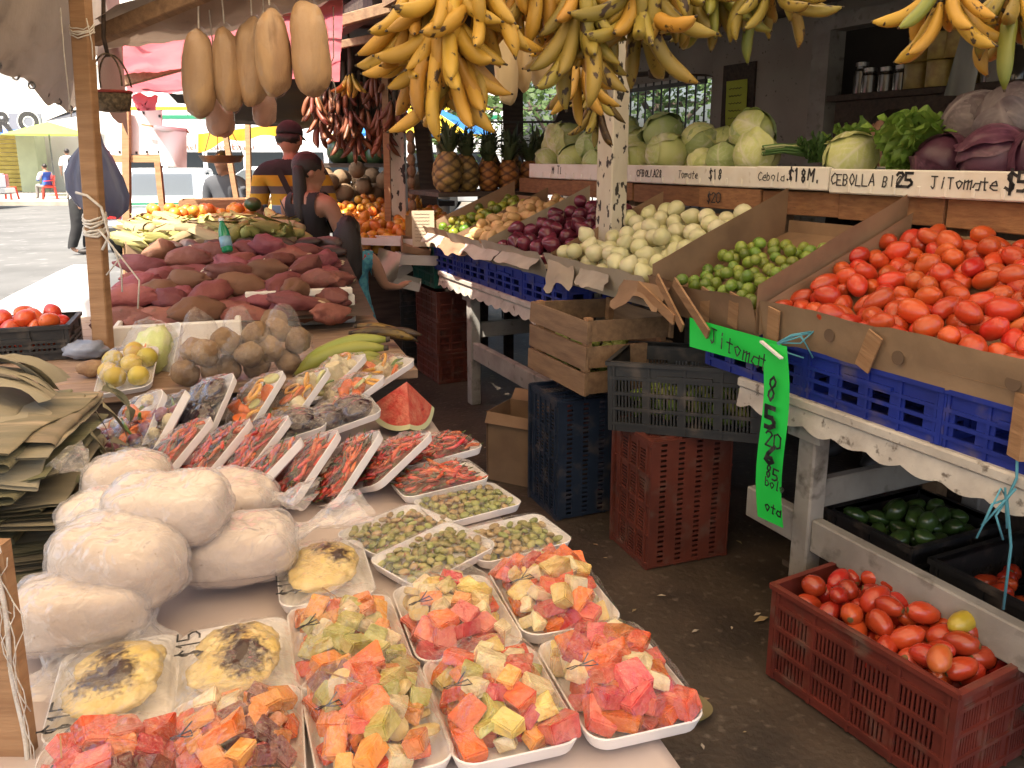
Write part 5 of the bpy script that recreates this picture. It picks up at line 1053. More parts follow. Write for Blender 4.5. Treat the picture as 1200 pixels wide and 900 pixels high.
for k in range(5):       # crumpled folds standing up at the top corner
    y = .0 + .035 * k; b = MB(); R0 = .03 + .012 * (k % 3); ln = .13 + .02 * (k % 2)
    b.grid(lambda u, v: (.16 - ln * (1 - abs(2 * u - 1)) + .02 * math.sin(v * 3 + k), y + .05 * v + .03 * u, zz - .03 + R0 * 1.7 * math.sin(PI * u) ** .7 + .012 * nz((u * 4, v * 4, k), 1)), 16, 4); b.obj('leaf_loop', m_dlt, fb, True)
for k in range(18):      # loose strips lying along the folds
    x0 = rnd.uniform(-.4, -.1); z0 = rnd.uniform(.05, zz - .08); ln = rnd.uniform(.15, .32); y0 = -.245 - rnd.uniform(0, .04); tl = rnd.uniform(-.12, .12)
    MB().grid(lambda u, v: (x0 + ln * v, y0 - .015 * math.sin(v * 3 + k) - .01 * u, z0 + tl * .5 * v + .010 * u + .03 * nz((v * 3, k, 0), 1)), 2, 10).obj('leaf_strip', m_dl if k % 3 else m_dlt, fb, True)
for k in range(16):      # ragged strips hanging at the fold side
    x0 = .23 + rnd.uniform(-.02, .06); y0 = rnd.uniform(-.22, .15); z0 = zz - rnd.uniform(0.02, .3); ln = rnd.uniform(.06, .2); tw = rnd.uniform(-1, 1)
    MB().grid(lambda u, v: (x0 + .05 * math.sin(v * 2) + .014 * u * tw, y0 + .02 * u + .05 * v * tw, z0 - ln * v + .012 * math.sin(u * 3 + v * 4)), 3, 8).obj('leaf_strip', m_dl, fb, True)
bx_ = thing('wooden_box', 'plain wooden box under the stack of folded leaves', 'box', (-1.215, 1.72, -.008), R_(14)); 
for k in range(5): MB().box((.0, -.24, .06 + k * .12), (.72, .015, .11)).obj('slat', m_woodx, bx_); MB().box((.355, .0, .06 + k * .12), (.015, .455, .11)).obj('slat', m_woodx, bx_)
MB().box((0, 0, .606), (.74, .5, .02)).obj('lid', m_woodx, bx_)
fbd = thing('upright_board', 'upright brown board with a frayed white edge at the table corner', 'board', (0, 0, 0))
q0, q1_ = pixd(-46, 610, .98), pixd(-22, 900, .98); bb_ = MB(); bb_.bar((q0.x, .98, 0.0), (q0.x + .012, .98, 1.115), .085, .02, (0, 1, 0)); bb_.obj('plank', m_wood, fbd)
MB().tube([(q0.x + .046 + .004 * math.sin(k * .8), .968 + .003 * math.sin(k * .6), .55 + k * .027) for k in range(22)], .0035, 5).obj('frayed_edge', m_rope, fbd, True)
for k in range(5): MB().tube([(q0.x + .045 + .03 * nz((j * .3, k * 1.7, 0), 1) + .004 * k, .965 + .01 * nz((k, j * .3, 2), 1), 1.13 - .03 * k - j * (.01 + .004 * k)) for j in range(12)], .0008, 4).obj('fibre', m_rope, fbd, True)

# ================================================================ plank table with roots
t2_ = thing('plank_table', 'bare wooden plank table behind the wrapped trays', 'table', L(0, 0, 0), LA); Z2 = .90
for k in range(4): MB().box((-.80, 1.86 + k * .155, Z2 - .017), (1.62, .15, .034)).obj('plank', m_plank, t2_, bevel=.004)
for k in range(5): MB().box((-.80, 2.48 + k * .155, Z2 - .0175), (1.62, .15, .033)).obj('plank', m_plank, t2_, bevel=.004)
MB().box((-.80, 1.83, Z2 - .085), (1.56, .03, .10)).obj('apron', m_wooddk, t2_)
for x in (-1.55, -.08):
    for y in (1.9, 3.1): MB().box((x, y, .43), (.07, .07, .86)).obj('leg', m_wooddk, t2_)
MB().box((-.80, 1.9, .4), (1.4, .02, .75)).obj('back_board', m_wooddk, t2_)
# quince tray, wrapped cabbage tray
m_quince = Mt('yellow_guava', (.55, .40, .07), .4, (.46, .36, .06), 10, rand=.12, hue=.015)
qt = tray('foam tray of yellow guavas under film on the plank table', 'fruit tray', pix(152, 440, .925), R_(15), R_(20), R_(-8), None, 'guava_tray')
for k, (x, y) in enumerate([(-.045, .05), (.02, .06), (-.05, -.02), (.02, -.01), (.06, .03), (-.02, -.07), (.045, -.07)]): mk('guava', blob('guava', .033, .033, .031, m_quince, k, .05), qt, (x, y, .038 + .01 * (k % 2)), (k, k, 0))
mk('film', film_mesh(.06, 71), qt)
vt = tray('foam tray of shredded cabbage and vegetables in a puffed clear bag', 'vegetable tray', pix(190, 420, .93), R_(5), R_(42), R_(-28), None, 'cabbage_tray')
mk('shredded_cabbage', blob('shredded_cabbage', .075, .1, .05, m_cabp, 6, .2, 2.5, 20, 14), vt, (0, 0, .05))
for k in range(14): n_, me = veg(rnd, 'veg'); mk(n_, me, vt, (rnd.uniform(-.06, .06), rnd.uniform(-.1, -.0), .07 + rnd.uniform(-.01, .02)), (rnd.random() * 3, rnd.random() * 3, 0))
mk('plastic_bag', blob('plastic_bag', .092, .122, .09, BAGFILM, 8, .14, 2, 30, 20), vt, (0, 0, .055))
# jicama bags
m_jic = Mt('jicama_skin', (.31, .20, .10), .75, (.20, .115, .06), 22, rand=.2, bump=.6, bscale=70)
def rootbag(label, px, py, z, seed, n, R0=.085):
    t = thing('root_bag', label, 'bag', pix(px, py, z), 0, 'clear bags of brown roots', .86); rr = random.Random(seed)
    for k, p in enumerate(heap(n, .050, .20, .19, lambda x, y: .165, seed, 30, .9)): mk('jicama', blob('jicama', .053, .051, .046, m_jic, seed * 9 + k, .16, 1.6, 18, 12), t, p, (rr.random() * 6, rr.random() * 6, 0))
    mk('plastic_bag', blob('plastic_bag', .115, .105, .108, BAGFILM, seed, .2, 2.2, 44, 30, lambda q, p: (q.x * (1 - .12 * p.z) + .004 * nz((q.y * 60, q.z * 60, 0), 1, seed), q.y + .004 * nz((q.x * 60, q.z * 50, 0), 1, seed), q.z + .1 + .07 * max(0, p.z - .75) * 4)), t); return t
rootbag('clear bag of round brown roots beside the bagged cabbage', 238, 448, .902, 31, 9); rootbag('clear bag of brown roots in the middle of the three bags', 284, 444, .902, 32, 9); rootbag('clear bag of brown roots next to the green plantains', 335, 438, .902, 33, 8)
# plantains
def banana_mesh(m, ln=.25, r=.023, bend=.9, seed=0, ns=11, tipm=None):
    rr = random.Random(seed); pts = []; rad = []; a = -bend / 2; p = Vector((0, 0, 0))
    for k in range(ns):
        t = k / (ns - 1); pts.append(p.copy()); rad.append(r * (.36 if t < .03 else .45 if t < .1 else (min(1, .62 + 1.9 * (t - .1)) if t < .3 else (1 if t < .72 else max(.2, 1 - ((t - .72) / .28) ** 1.7 * .82)))))
        an = bend * (t - .2); p = p + Vector((math.sin(an), 0, -math.cos(an))) * (ln / (ns - 1))
    b = MB(); b.tube(pts, rad, 8)
    for i, v in enumerate(b.v):      # five-sided ridges
        k = (i % 8); c_ = pts[i // 8]; f = 1 + (.07 if k % 2 == 0 else -.03); b.v[i] = tuple(c_ + (Vector(v) - c_) * f)
    b.cur = 1; b.tube([pts[-1], pts[-1] + (pts[-1] - pts[-2]).normalized() * .008], [r * .2, r * .13], 6); b.tube([pts[0] + Vector((0, 0, .012)), pts[0]], [r * .32, r * .38], 6)
    return b.mesh('banana', [m, tipm or m_tip], True)
m_tip = Mt('banana_tip', (.06, .045, .03), .8)
def ban_m(n, c1, c2, sp=(.05, .028, .015), lo=.63, rand=.15): return Mt(n, c1, .45, c2, 9, .35, .7, rand=rand, hue=.012, stretch=(1, 1, .45), col3=sp, scale3=38, lo3=lo, hi3=lo + .04, bump=.08, bscale=40)
m_by = ban_m('ripe_plantain_skin', (.55, .33, .05), (.43, .235, .033), lo=.615); m_bg = ban_m('turning_plantain_skin', (.36, .26, .05), (.24, .20, .04), lo=.60); m_bgr = ban_m('green_plantain_skin', (.20, .24, .045), (.30, .28, .05), lo=.68); m_bk = ban_m('black_plantain_skin', (.05, .032, .02), (.30, .18, .03), lo=.5); m_br = ban_m('red_banana_skin', (.17, .055, .032), (.24, .09, .04), lo=.7, rand=.35)
BY = [banana_mesh(m_by, rnd.uniform(.21, .25), rnd.uniform(.021, .0235), rnd.uniform(.8, 1.5), k) for k in range(5)]; BG = [banana_mesh(m_bg, rnd.uniform(.22, .26), .0225, rnd.uniform(.8, 1.5), k + 9) for k in range(4)]
BGR = [banana_mesh(m_bgr, .26, .023, .8, k + 20) for k in range(2)]; BKK = [banana_mesh(m_bk, .25, .022, .8, 30)]; BR = [banana_mesh(m_br, .15, .0165, rnd.uniform(.5, 1.0), k + 40) for k in range(3)]
for k, (px, py, z, rx, ry, rz, me, lb) in enumerate([(452, 398, 1.01, 96, 0, 100, BGR[0], 'topmost of the green plantains beside the vegetable trays'), (450, 408, .99, 95, 5, 98, BGR[1], 'middle green plantain beside the vegetable trays'), (446, 418, .965, 93, 5, 96, BGR[0], 'lower green-yellow plantain against the root bag'), (448, 426, .95, 92, 0, 92, BGR[1], 'lowest green-yellow plantain on the plank edge')]):
    ya = R_(8 - 7 * k); X_ = Vector((math.cos(ya), math.sin(ya), .12 - .03 * k)).normalized(); D_n = Vector((0.1, -.25 - .1 * k, -1)); D_n = (D_n - X_ * D_n.dot(X_)).normalized(); Mx = Matrix((D_n, X_.cross(D_n), X_)).transposed()
    tag(mk('plantain', me, None, pix(px, py, z), Mx.to_euler(), 1.2), lb, 'plantain', 'green plantains on the plank table')
for k, (px, py, z) in enumerate([(418, 382, .98), (412, 390, .965), (420, 396, .94)]):
    tag(mk('plantain', BKK[0], None, pix(px, py, z), Matrix(((.1, -.99, .05), (-.2, -.07, .98), (-.97, -.1, -.2))).to_3x3().transposed().to_euler() if False else (R_(78 + 9 * k), R_(20), R_(-80 + 5 * k)), .95), 'overripe black plantain lying behind the green plantains, %s' % ('topmost', 'middle', 'lowest')[k], 'plantain', 'black plantains')
# celeriac root
rt = thing('hairy_root', 'round brown root with tangled rootlets before the styrofoam box', 'root', pix(322, 385, .93)); mk('bulb', blob('bulb', .055, .055, .05, m_jic, 88, .12), rt, (0, 0, .03))
for k in range(26):
    a = rnd.uniform(0, 6.3); r = rnd.uniform(.05, .12); MB().tube([(.03 * math.cos(a), .03 * math.sin(a), 0), (r * .7 * math.cos(a + .3), r * .5 * math.sin(a + .3), -.01 + rnd.uniform(-.01, .02)), (r * math.cos(a + .5), r * .7 * math.sin(a), -.02 + rnd.uniform(-.006, .03))], [.012, .009, .003], 5).obj('rootlet', m_jic, rt, True)
# styrofoam boxes of sweet potato
def sbox(label, s0, s1, t0, t1, z, h):
    t = thing('styrofoam_box', label, 'box', L((s0 + s1) / 2, (t0 + t1) / 2, z), LA); w_, d_ = s1 - s0, t1 - t0
    MB().box((0, -d_ / 2, h / 2), (w_, .025, h)).obj('front_panel', m_styro, t, bevel=.006); MB().box((0, d_ / 2, h / 2), (w_, .025, h)).obj('back_panel', m_styro, t, bevel=.006)
    for x in (-1, 1): MB().box((x * (w_ / 2 - .0125), 0, h * .495), (.024, d_ - .026, h * .98)).obj('side_panel', m_styro, t, bevel=.006)
    MB().box((0, 0, .012), (w_ - .05, d_ - .03, .02)).obj('base', m_styro, t); return t
sbox('low white styrofoam box under the sweet potatoes by the wooden post', -1.02, -.56, 2.42, 2.86, Z2 + .002, .085); sb2 = sbox('white styrofoam box with a stepped rim below the sweet potatoes', -.55, -.09, 2.66, 3.1, Z2 + .003, .125)
MB().box((0, -.226, .14), (.44, .03, .03)).obj('stepped_rim', m_styro, sb2, bevel=.004)
m_sp = Mt('sweet_potato_skin', (.20, .048, .052), .7, (.27, .085, .075), 9, .3, .7, rand=.28, hue=.02, bump=.8, bscale=34, col3=(.14, .06, .045), scale3=34, lo3=.6, hi3=.75)
m_spb = Mt('brown_sweet_potato', (.23, .11, .065), .75, (.19, .09, .05), 9, rand=.2, bump=.35, bscale=26, col3=(.12, .06, .035), scale3=20, lo3=.62, hi3=.75); m_cut = Mt('sweet_potato_cut', (.62, .50, .33), .7)
def spud(seed, m):
    rr = random.Random(seed); bx = rr.uniform(-.25, .25); l = rr.uniform(.085, .125); r = rr.uniform(.042, .057)
    me = blob('sweet_potato', r, r * .92, l, m, seed, .32, 1.7, 18, 16, lambda q, p: (q.x * (1 - .35 * p.z ** 4) + bx * q.z * q.z * 10, q.y * (1 - .3 * abs(p.z) ** 3), q.z)); me.materials.append(m_cut)
    for f in me.polygons:
        if f.center.z > l * .93: f.material_index = 1
    return me
SPU = [spud(k, m_sp) for k in range(6)] + [spud(k + 10, m_spb) for k in range(3)]
sup = thing('root_stand', 'sloping wooden stand under the sweet potato heap', 'stand', L(0, 0, 0), LA)
MB().add([(-1.0, 2.5, .96), (-.03, 2.5, .96), (-.03, 3.5, 1.10), (-1.0, 3.5, 1.10)], [(0, 1, 2, 3)]).obj('board', m_wooddk, sup)
for x in (-.98, -.05): MB().box((x, 3.44, .55), (.05, .05, 1.08)).obj('leg', m_wooddk, sup)
M_ = Matrix.Translation(L(-.57, 2.98, 1.00)) @ Matrix.Rotation(LA, 4, 'Z') @ Matrix.Rotation(R_(9), 4, 'X'); rr = random.Random(4)
for p in heap(80, .052, .94, 1.02, lambda x, y: .10 + .17 * (1 - abs(x + .05) / .55) * (1 - abs(y - .1) / .8), 21, 40, .82):
    if M_.to_translation() is None: continue
    br_ = rr.random() > .88
    tag(mk('sweet_potato', SPU[6 + rr.randrange(3)] if br_ else SPU[rr.randrange(6)], None, M_ @ Vector(p), (R_(90) + rr.uniform(-.25, .25), rr.uniform(-.3, .3), R_(-62) + rr.gauss(0, .55) + (PI if rr.random() < .5 else 0)), rr.uniform(.88, 1.12)), ('dull brown sweet potato among the reddish ones over the styrofoam boxes' if br_ else 'reddish purple sweet potato in the big heap over the styrofoam boxes'), 'sweet potato', 'brown sweet potatoes in the heap' if br_ else 'reddish sweet potatoes in the heap')
# black crate of tomatoes left of the post
bc = crate('black', 'small black plastic crate of tomatoes beside the wooden post', L(-1.32, 2.42, Z2 + .004), (0, 0, LA + .02)); bc.scale = (.85, .85, .95)
pile('tomato', 'red tomato in the small black crate beside the wooden post', 'tomato', 'tomatoes in the black crate', toms, heap(38, .031, .32, .24, lambda x, y: .125, 41, 25), Matrix.Translation(L(-1.32, 2.42, Z2 + .02)) @ Matrix.Rotation(LA, 4, 'Z'), rp, False)
wb = mk('blue_plastic_bundle', blob('blue_plastic_bundle', .075, .05, .035, Mt('blue_grey_bag', (.18, .21, .28), .35, (.30, .33, .4), 12, bump=.5, bscale=30), 9, .2, 2.4, 24, 16), None, pix(100, 410, .935)); tag(wb, 'crumpled blue grey plastic bundle beside the post foot', 'plastic bundle')
yb = mk('brown_root', blob('brown_root', .05, .032, .028, m_jic, 19, .2, 2), None, pix(108, 432, .93)); tag(yb, 'mottled brown root lying beside the guava tray', 'root')
# white draped sheet behind
m_sheet = Mt('white_plastic_sheet', (.50, .51, .53), .5, (.42, .43, .46), 4, bump=.3, bscale=9, trans=.15)
def shf(u, v):
    px = -120 + 236 * u; top = 395 - 85 * min(1, max(0, (u - .25)) / .62) ** .8 if u > .25 else 395; Y = 3.72 - .75 * v ** 1.3 + .16 * math.sin(u * 13 + v * 5) * v + .03 * nz((u * 8, v * 6, 3), 1); p = pixd(px, top, 3.72)
    z = p.z * (1 - v) + .02 * v + .03 * nz((u * 10, v * 4, 0), 1) * (v > .05); return (p.x - .15 * v * (1 - u), Y, max(.01, z))
sh_ = MB().grid(shf, 40, 26).obj('white_sheet', m_sheet, None, True); tag(sh_, 'white plastic sheet draped to the ground behind the black tomato crate', 'sheet')

# ================================================================ corn, oranges and things beyond
def boxstand(label, s0, s1, t0, t1, z0, z1, m, name='display_box', cat='box'):
    t = thing(name, label, cat, L((s0 + s1) / 2, (t0 + t1) / 2, 0), LA); w_, d_ = s1 - s0, t1 - t0
    MB().box((0, 0, z0 - .015), (w_, d_, .03)).obj('table_board', m_wooddk, t)
    for x in (-1, 1):
        for y in (-1, 1): MB().box((x * (w_ / 2 - .05), y * (d_ / 2 - .05), (z0 - .03) / 2), (.06, .06, z0 - .03)).obj('leg', m_wooddk, t)
    for y in (-1, 1): MB().box((0, y * d_ / 2, (z0 + z1) / 2), (w_, .012, z1 - z0), jit=.006).obj('side', m, t)
    for x in (-1, 1): MB().box((x * (w_ / 2 + .0065), 0, (z0 + z1) / 2), (.012, d_ - .014, z1 - z0), jit=.006).obj('side', m, t)
    return t
cbx = boxstand('wide cardboard box of corn ears on a dark stand behind the sweet potatoes', -1.10, -.28, 3.62, 4.42, .98, 1.19, m_cardi)
m_prt = Mt('box_print', (.035, .03, .035), .8)
for k in range(4):
    for j in range(2): MB().box((-.36 + .06 * j + .02 * k, -.412, .04 + k * .035 - .015 * j), (.05, .003, .022)).obj('printed_mark', m_prt, cbx, loc=(0, 0, .98), rot=(0, 0, 0))
m_husk = Mt('corn_husk', (.30, .31, .09), .65, (.40, .36, .14), 12, .3, .7, rand=.2, hue=.02, stretch=(1, 1, .12), bump=.7, bscale=60, col3=(.19, .19, .06), scale3=40, lo3=.55, hi3=.7); m_husk2 = Mt('dry_husk', (.40, .31, .17), .75, (.28, .22, .12), 7, rand=.2, stretch=(1, 1, .1), bump=.5, bscale=16)
def corn(seed, m):
    b = MB(); rr = random.Random(seed); l = rr.uniform(.09, .12); rings = []
    for k in range(9):
        t = k / 8; r = .03 * (math.sin(PI * (.12 + .80 * t)) ** .8) * (1.0 if t < .7 else 1 - (t - .7) * 2.2); r = max(r, .004)
        rings.append([(r * math.cos(2 * PI * j / 10) * (1 + .05 * (j % 2)) + .02 * t * t * (seed % 3 - 1), r * math.sin(2 * PI * j / 10) * (1 + .05 * (j % 2)), l * (2 * t - 1)) for j in range(10)])
    b.loft(rings)
    for k in range(3):
        a = rr.uniform(0, 6.3); b.grid(lambda u, v: ((.0315 + .012 * v * v) * math.cos(a + (u - .5) * 1.2 * (1 - .8 * v)), (.0315 + .012 * v * v) * math.sin(a + (u - .5) * 1.2 * (1 - .8 * v)), l * (-.6 + 1.5 * v)), 3, 6)
    return b.mesh('corn_ear', m, True)
CO = [corn(k, m_husk) for k in range(5)] + [corn(k + 7, m_husk2) for k in range(2)]
M_ = Matrix.Translation(L(-.69, 4.02, 1.17)) @ Matrix.Rotation(LA, 4, 'Z'); rr = random.Random(9)
for p in heap(120, .034, .84, .82, lambda x, y: .20 + .12 * (1 - abs(x + .05) / .5) + .06 * y, 22, 30, .8):
    tag(mk('corn_ear', rr.choice(CO), None, M_ @ Vector(p), (R_(90) + rr.uniform(-.4, .4), rr.uniform(-.4, .4), rr.gauss(1.2, .7) + (PI if rr.random() < .5 else 0)), rr.uniform(1.1, 1.4)), 'green husked corn ear heaped in the wide cardboard box', 'corn', 'corn ears in the cardboard box')
bo = thing('soda_bottle', 'green plastic soda bottle with a blue label leaning on the corn', 'bottle', pix(267, 296, 1.21), (R_(-18), R_(-14), 0), sc=.8); m_bot = Mt('green_bottle_plastic', (.01, .26, .12), .12, coat=.6)
MB().lathe([(.022, .001), (.030, .008), (.030, .10), (.028, .12), (.012, .165), (.012, .175)], 16).obj('body', m_bot, bo, True); MB().lathe([(.0306, .03), (.0306, .085)], 16).obj('label_band', Mt('bottle_label', (.25, .45, .6), .4), bo, True); MB().lathe([(.0145, .173), (.0145, .188), (.004, .189)], 12).obj('cap', m_white, bo)
dk = [blob('dark_root', .04, .036, .09, Mt('dark_root_skin', (.045, .028, .028), .5, (.08, .045, .035), 9, rand=.3), 70 + k, .2, 1.5, 14, 11) for k in range(3)]
for x_ in (-.42, -.3, -.16, .0, .14, .28, .4):
    for y_ in (0, .07): tag(mk('dark_root', rr.choice(dk), None, L(-.5 + x_, 3.50 + y_, 1.12 + y_ * .6), (R_(90) + rr.uniform(-.2, .2), rr.uniform(-.2, .2), rr.uniform(.9, 1.9)), rr.uniform(.85, 1.1)), 'dark purple root in the row behind the sweet potatoes', 'root', 'dark roots behind the sweet potatoes')
m_or = Mt('orange_peel', (.62, .20, .02), .45, (.55, .27, .04), 6, .4, .7, rand=.18, hue=.02, bump=.12, bscale=200, coat=.2); m_gmel = Mt('dark_green_squash', (.03, .07, .02), .4, (.06, .11, .03), 9)
ORG = [blob('orange', .037, .037, .036, m_or, k, .03) for k in range(3)]
boxstand('low wooden stand carrying the oranges behind the corn', -1.2, -.4, 4.6, 5.3, 1.13, 1.23, m_woodx)
pile('orange', 'orange heaped on the low stand behind the corn', 'orange', 'oranges behind the corn', ORG, heap(70, .0375, .72, .62, lambda x, y: .14 + .05 * y + .04 * (1 - abs(x) / .4), 23, 25), Matrix.Translation(L(-.8, 4.95, 1.18)) @ Matrix.Rotation(LA, 4, 'Z'), rr, False)
gq = mk('green_squash', blob('green_squash', .055, .055, .045, m_gmel, 5, .06), None, L(-.47, 4.72, 1.31)); tag(gq, 'round dark green squash beside the oranges', 'squash')
wbx = thing('wooden_box', 'bare wooden box behind the oranges', 'box', pixd(251, 241, 6.7), LA)
for c_, d_ in (((0, -.1, 0), (.52, .02, .1)), ((0, .25, 0), (.52, .02, .1)), ((-.25, .075, 0), (.02, .33, .1)), ((.25, .075, 0), (.02, .33, .1))): MB().box(c_, d_).obj('board', m_wood, wbx)
st2 = thing('far_stand', 'dark stand under the wooden box and small root heap', 'stand', pixd(275, 250, 7.1) * 1, LA); st2.location.z = 0
MB().box((.1, 0, 1.13), (1.6, 1.2, .04)).obj('board', m_wooddk, st2)
for x in (-.6, .8):
    for y in (-.5, .5): MB().box((x, y, .555), (.06, .06, 1.11)).obj('leg', m_wooddk, st2)
m_gin = Mt('ginger_skin', (.36, .24, .10), .7, (.27, .17, .07), 10, rand=.25); GIN = [blob('yellow_root', .03, .028, .05, m_gin, k, .3, 1.8, 12, 9) for k in range(4)]
pile('yellow_root', 'knobbly yellow root in the heap behind the wooden box', 'root', 'yellow roots by the striped-shirt man', GIN, heap(75, .034, .8, .6, lambda x, y: .16 + .06 * y, 24, 22), Matrix.Translation(Vector((st2.location.x + .42, st2.location.y + .1, 1.15))) @ Matrix.Rotation(LA, 4, 'Z'), rr, False)
# ================================================================ posts, ropes, hanging things
def lineY(px0, py0, px1, py1, Y, z0=None, z1=None):
    a, b_ = pixd(px0, py0, Y), pixd(px1, py1, Y); d = b_ - a
    if z0 is not None: a = a + d * ((z0 - a.z) / d.z)
    if z1 is not None: b_ = a + d * ((z1 - a.z) / d.z)
    return a, b_
a, b_ = lineY(121, 400, 94, 0, 2.92, 0, 2.6)
wp = thing('wooden_post', 'tall bare wooden post tied with white rope at the left tables', 'post', (0, 0, 0)); MB().bar(a, b_, .058, .05, (0, 1, 0)).obj('shaft', m_wood, wp, bevel=.004)
def onpost(py): t = (H_ + ray(100, py).z * 2.92 / ray(100, py).y - a.z) / (b_.z - a.z); return a + (b_ - a) * t
def wrap(py, turns, r, name='rope_wrap', sp=.008, seed=0):
    c_ = onpost(py); rr = random.Random(seed); pts = []
    for k in range(int(turns * 12)):
        an = k / 12 * 2 * PI; pts.append(c_ + Vector((.037 * math.cos(an) * (1 + .06 * rr.random()), .034 * math.sin(an), sp * k / 12 + .02 * math.sin(an) + .004 * rr.uniform(-1, 1))))
    MB().tube(pts, r, 5).obj(name, m_rope, wp, True)
wrap(40, 3, .0025, seed=1); wrap(34, 2, .002, seed=2); wrap(272, 3, .005, seed=3); wrap(262, 3, .0045, seed=4, sp=.012)
def cord(pts, r=.0022, m=None, par=None, name='cord'): return MB().tube(pts, r, 5).obj(name, m or m_rope, par, True)
c_ = onpost(225); cord([c_ + Vector((-.04, -.04, .0)), c_ + Vector((0, -.045, -.01)), c_ + Vector((.045, -.045, -.05)), c_ + Vector((.055, -.03, -.15)), c_ + Vector((.03, -.04, -.2))], .005, None, wp)
for k in range(3):
    c_ = onpost(268); cord([c_ + Vector((.03, -.04, 0)), c_ + Vector((.06 + .02 * k, -.05, -.03 - .03 * k)), c_ + Vector((.09 + .03 * k * (k - 1), -.03, -.10 - .04 * k)), c_ + Vector((.04 + .05 * k, -.04, -.16 - .06 * k))], .003, None, wp)
c_ = onpost(30); cord([c_ + Vector((-.045, -.04, .05)), c_ + Vector((-.05, -.04, -.1)), c_ + Vector((-.055, -.03, -.3))], .002, None, wp)
c_ = onpost(35); cord([c_ + Vector((.04, -.045, .03)), c_ + Vector((.05, -.045, -.05)), c_ + Vector((.045, -.04, -.1))], .002, None, wp)
# blue-grey bag hung behind the post
hb = thing('plastic_bag', 'blue grey plastic bag hanging behind the wooden post', 'bag', pixd(112, 150, 3.06)); m_bagb = Mt('blue_grey_film', (.34, .37, .50), .3, (.24, .27, .40), 9, bump=.5, bscale=16, stretch=(1, 1, .3), trans=.6, coat=.4)
out = [(-.012, .012, .05, .012), (-.01, .01, .0, .01), (-.045, .012, -.05, .035), (-.09, .04, -.10, .055), (-.122, .075, -.17, .065), (-.125, .092, -.235, .065), (-.10, .085, -.285, .05), (-.04, .05, -.31, .02)]
rings = [[((x0 + x1) / 2 + (x1 - x0) / 2 * math.cos(an) + .004 * math.sin(an * 9 + k), d_ * math.sin(an) * (1 + .25 * math.cos(an * 8 + k * .4)), z + .012 * math.cos(an) * (k > 3) * -1 + .006 * math.sin(an * 6)) for an in [2 * PI * j / 48 for j in range(48)]] for k, (x0, x1, z, d_) in enumerate(out)]
MB().loft(rings, False, True).obj('bag', m_bagb, hb, True); cord([(0, 0, 0), (-.01, -.05, .06), (-.02, -.08, .1)], .003, None, hb, 'tie')
# hanging basket
hk = thing('hanging_basket', 'small wicker basket with a red rim hanging by the post', 'basket', pixd(131, 108, 3.3)); m_wick = Mt('wicker', (.20, .15, .09), .8, (.08, .06, .035), 60, .4, .6, bump=1., bscale=90); m_rrim = Mt('red_wicker', (.28, .04, .03), .7)
MB().lathe([(.03, -.075), (.058, -.07), (.066, -.045), (.07, -.005), (.066, -.005), (.06, -.045), (.05, -.06)], 26).obj('bowl', m_wick, hk, True)
MB().tube([(.07 * math.cos(k * PI / 12), .07 * math.sin(k * PI / 12), 0) for k in range(25)], .006, 6, False).obj('rim', m_rrim, hk, True)
for y in (-.04, .04): MB().tube([(.06 * math.cos(PI * k / 12), y * (1 - .6 * math.sin(PI * k / 12)), .02 + .12 * math.sin(PI * k / 12)) for k in range(13)], .0035, 5).obj('handle', m_wick, hk, True)
MB().tube([(0, 0, .13), (-.01, 0, .2), (.005, 0, .34), (0, 0, .45)], .008, 5).obj('strap', m_wooddk, hk, True)
# sign board on a wooden frame
sg = thing('sign_board', 'blank white board nailed on a wooden frame behind the corn', 'sign board', (0, 0, 0)); Yb = 6.0
MB().bar(*lineY(149, 265, 148, 128, Yb - .04, .0, None), .05, .04, (0, 1, 0)).obj('upright', m_wood, sg); MB().bar(*lineY(190, 240, 185, 190, Yb - .03, .0, None), .04, .035, (0, 1, 0)).obj('upright', m_wood, sg)
MB().bar(pixd(122, 186, Yb - .02), pixd(191, 186, Yb - .02), .035, .05).obj('crossbar', m_wood, sg)
A, B, C, D = (pixd(*q, Yb) for q in ((123, 181), (191, 181), (189, 129), (123, 132))); q = MB(); q.add([A, B, C, D] + [p + Vector((0, .012, 0)) for p in (A, B, C, D)], [(0, 1, 2, 3), (7, 6, 5, 4), (0, 4, 5, 1), (1, 5, 6, 2), (2, 6, 7, 3), (3, 7, 4, 0)]); q.obj('panel', Mt('board_white', (.74, .71, .70), .6, (.66, .62, .61), 5), sg)
for px, py in ((127, 178), (140, 178), (160, 179), (172, 178), (186, 178), (186, 160), (187, 136), (168, 132)): MB().box(pixd(px, py, Yb - .004), (.014, .006, .018)).obj('nail', m_black, sg)
pr = thing('paper_roll', 'white paper sheet hanging from a rod on the sign frame', 'paper', (0, 0, 0)); MB().bar(pixd(166, 146, Yb - .06), pixd(222, 155, Yb - .06), .012, .012).obj('rod', m_wood, pr)
MB().tube([pixd(181, 150, Yb - .06), pixd(219, 154, Yb - .06)], .022, 10).obj('roll', Mt('roll_paper', (.66, .61, .62), .7), pr, True)
MB().grid(lambda u, v: pixd(183 + 36 * u + 6 * v * (1 - u) + 0 * v, 152 + 3 * u + 42 * v, Yb - .085 + .02 * math.sin(u * 5 + v * 3)), 8, 8).obj('sheet', Mt('roll_paper', (0, 0, 0)), pr, True)
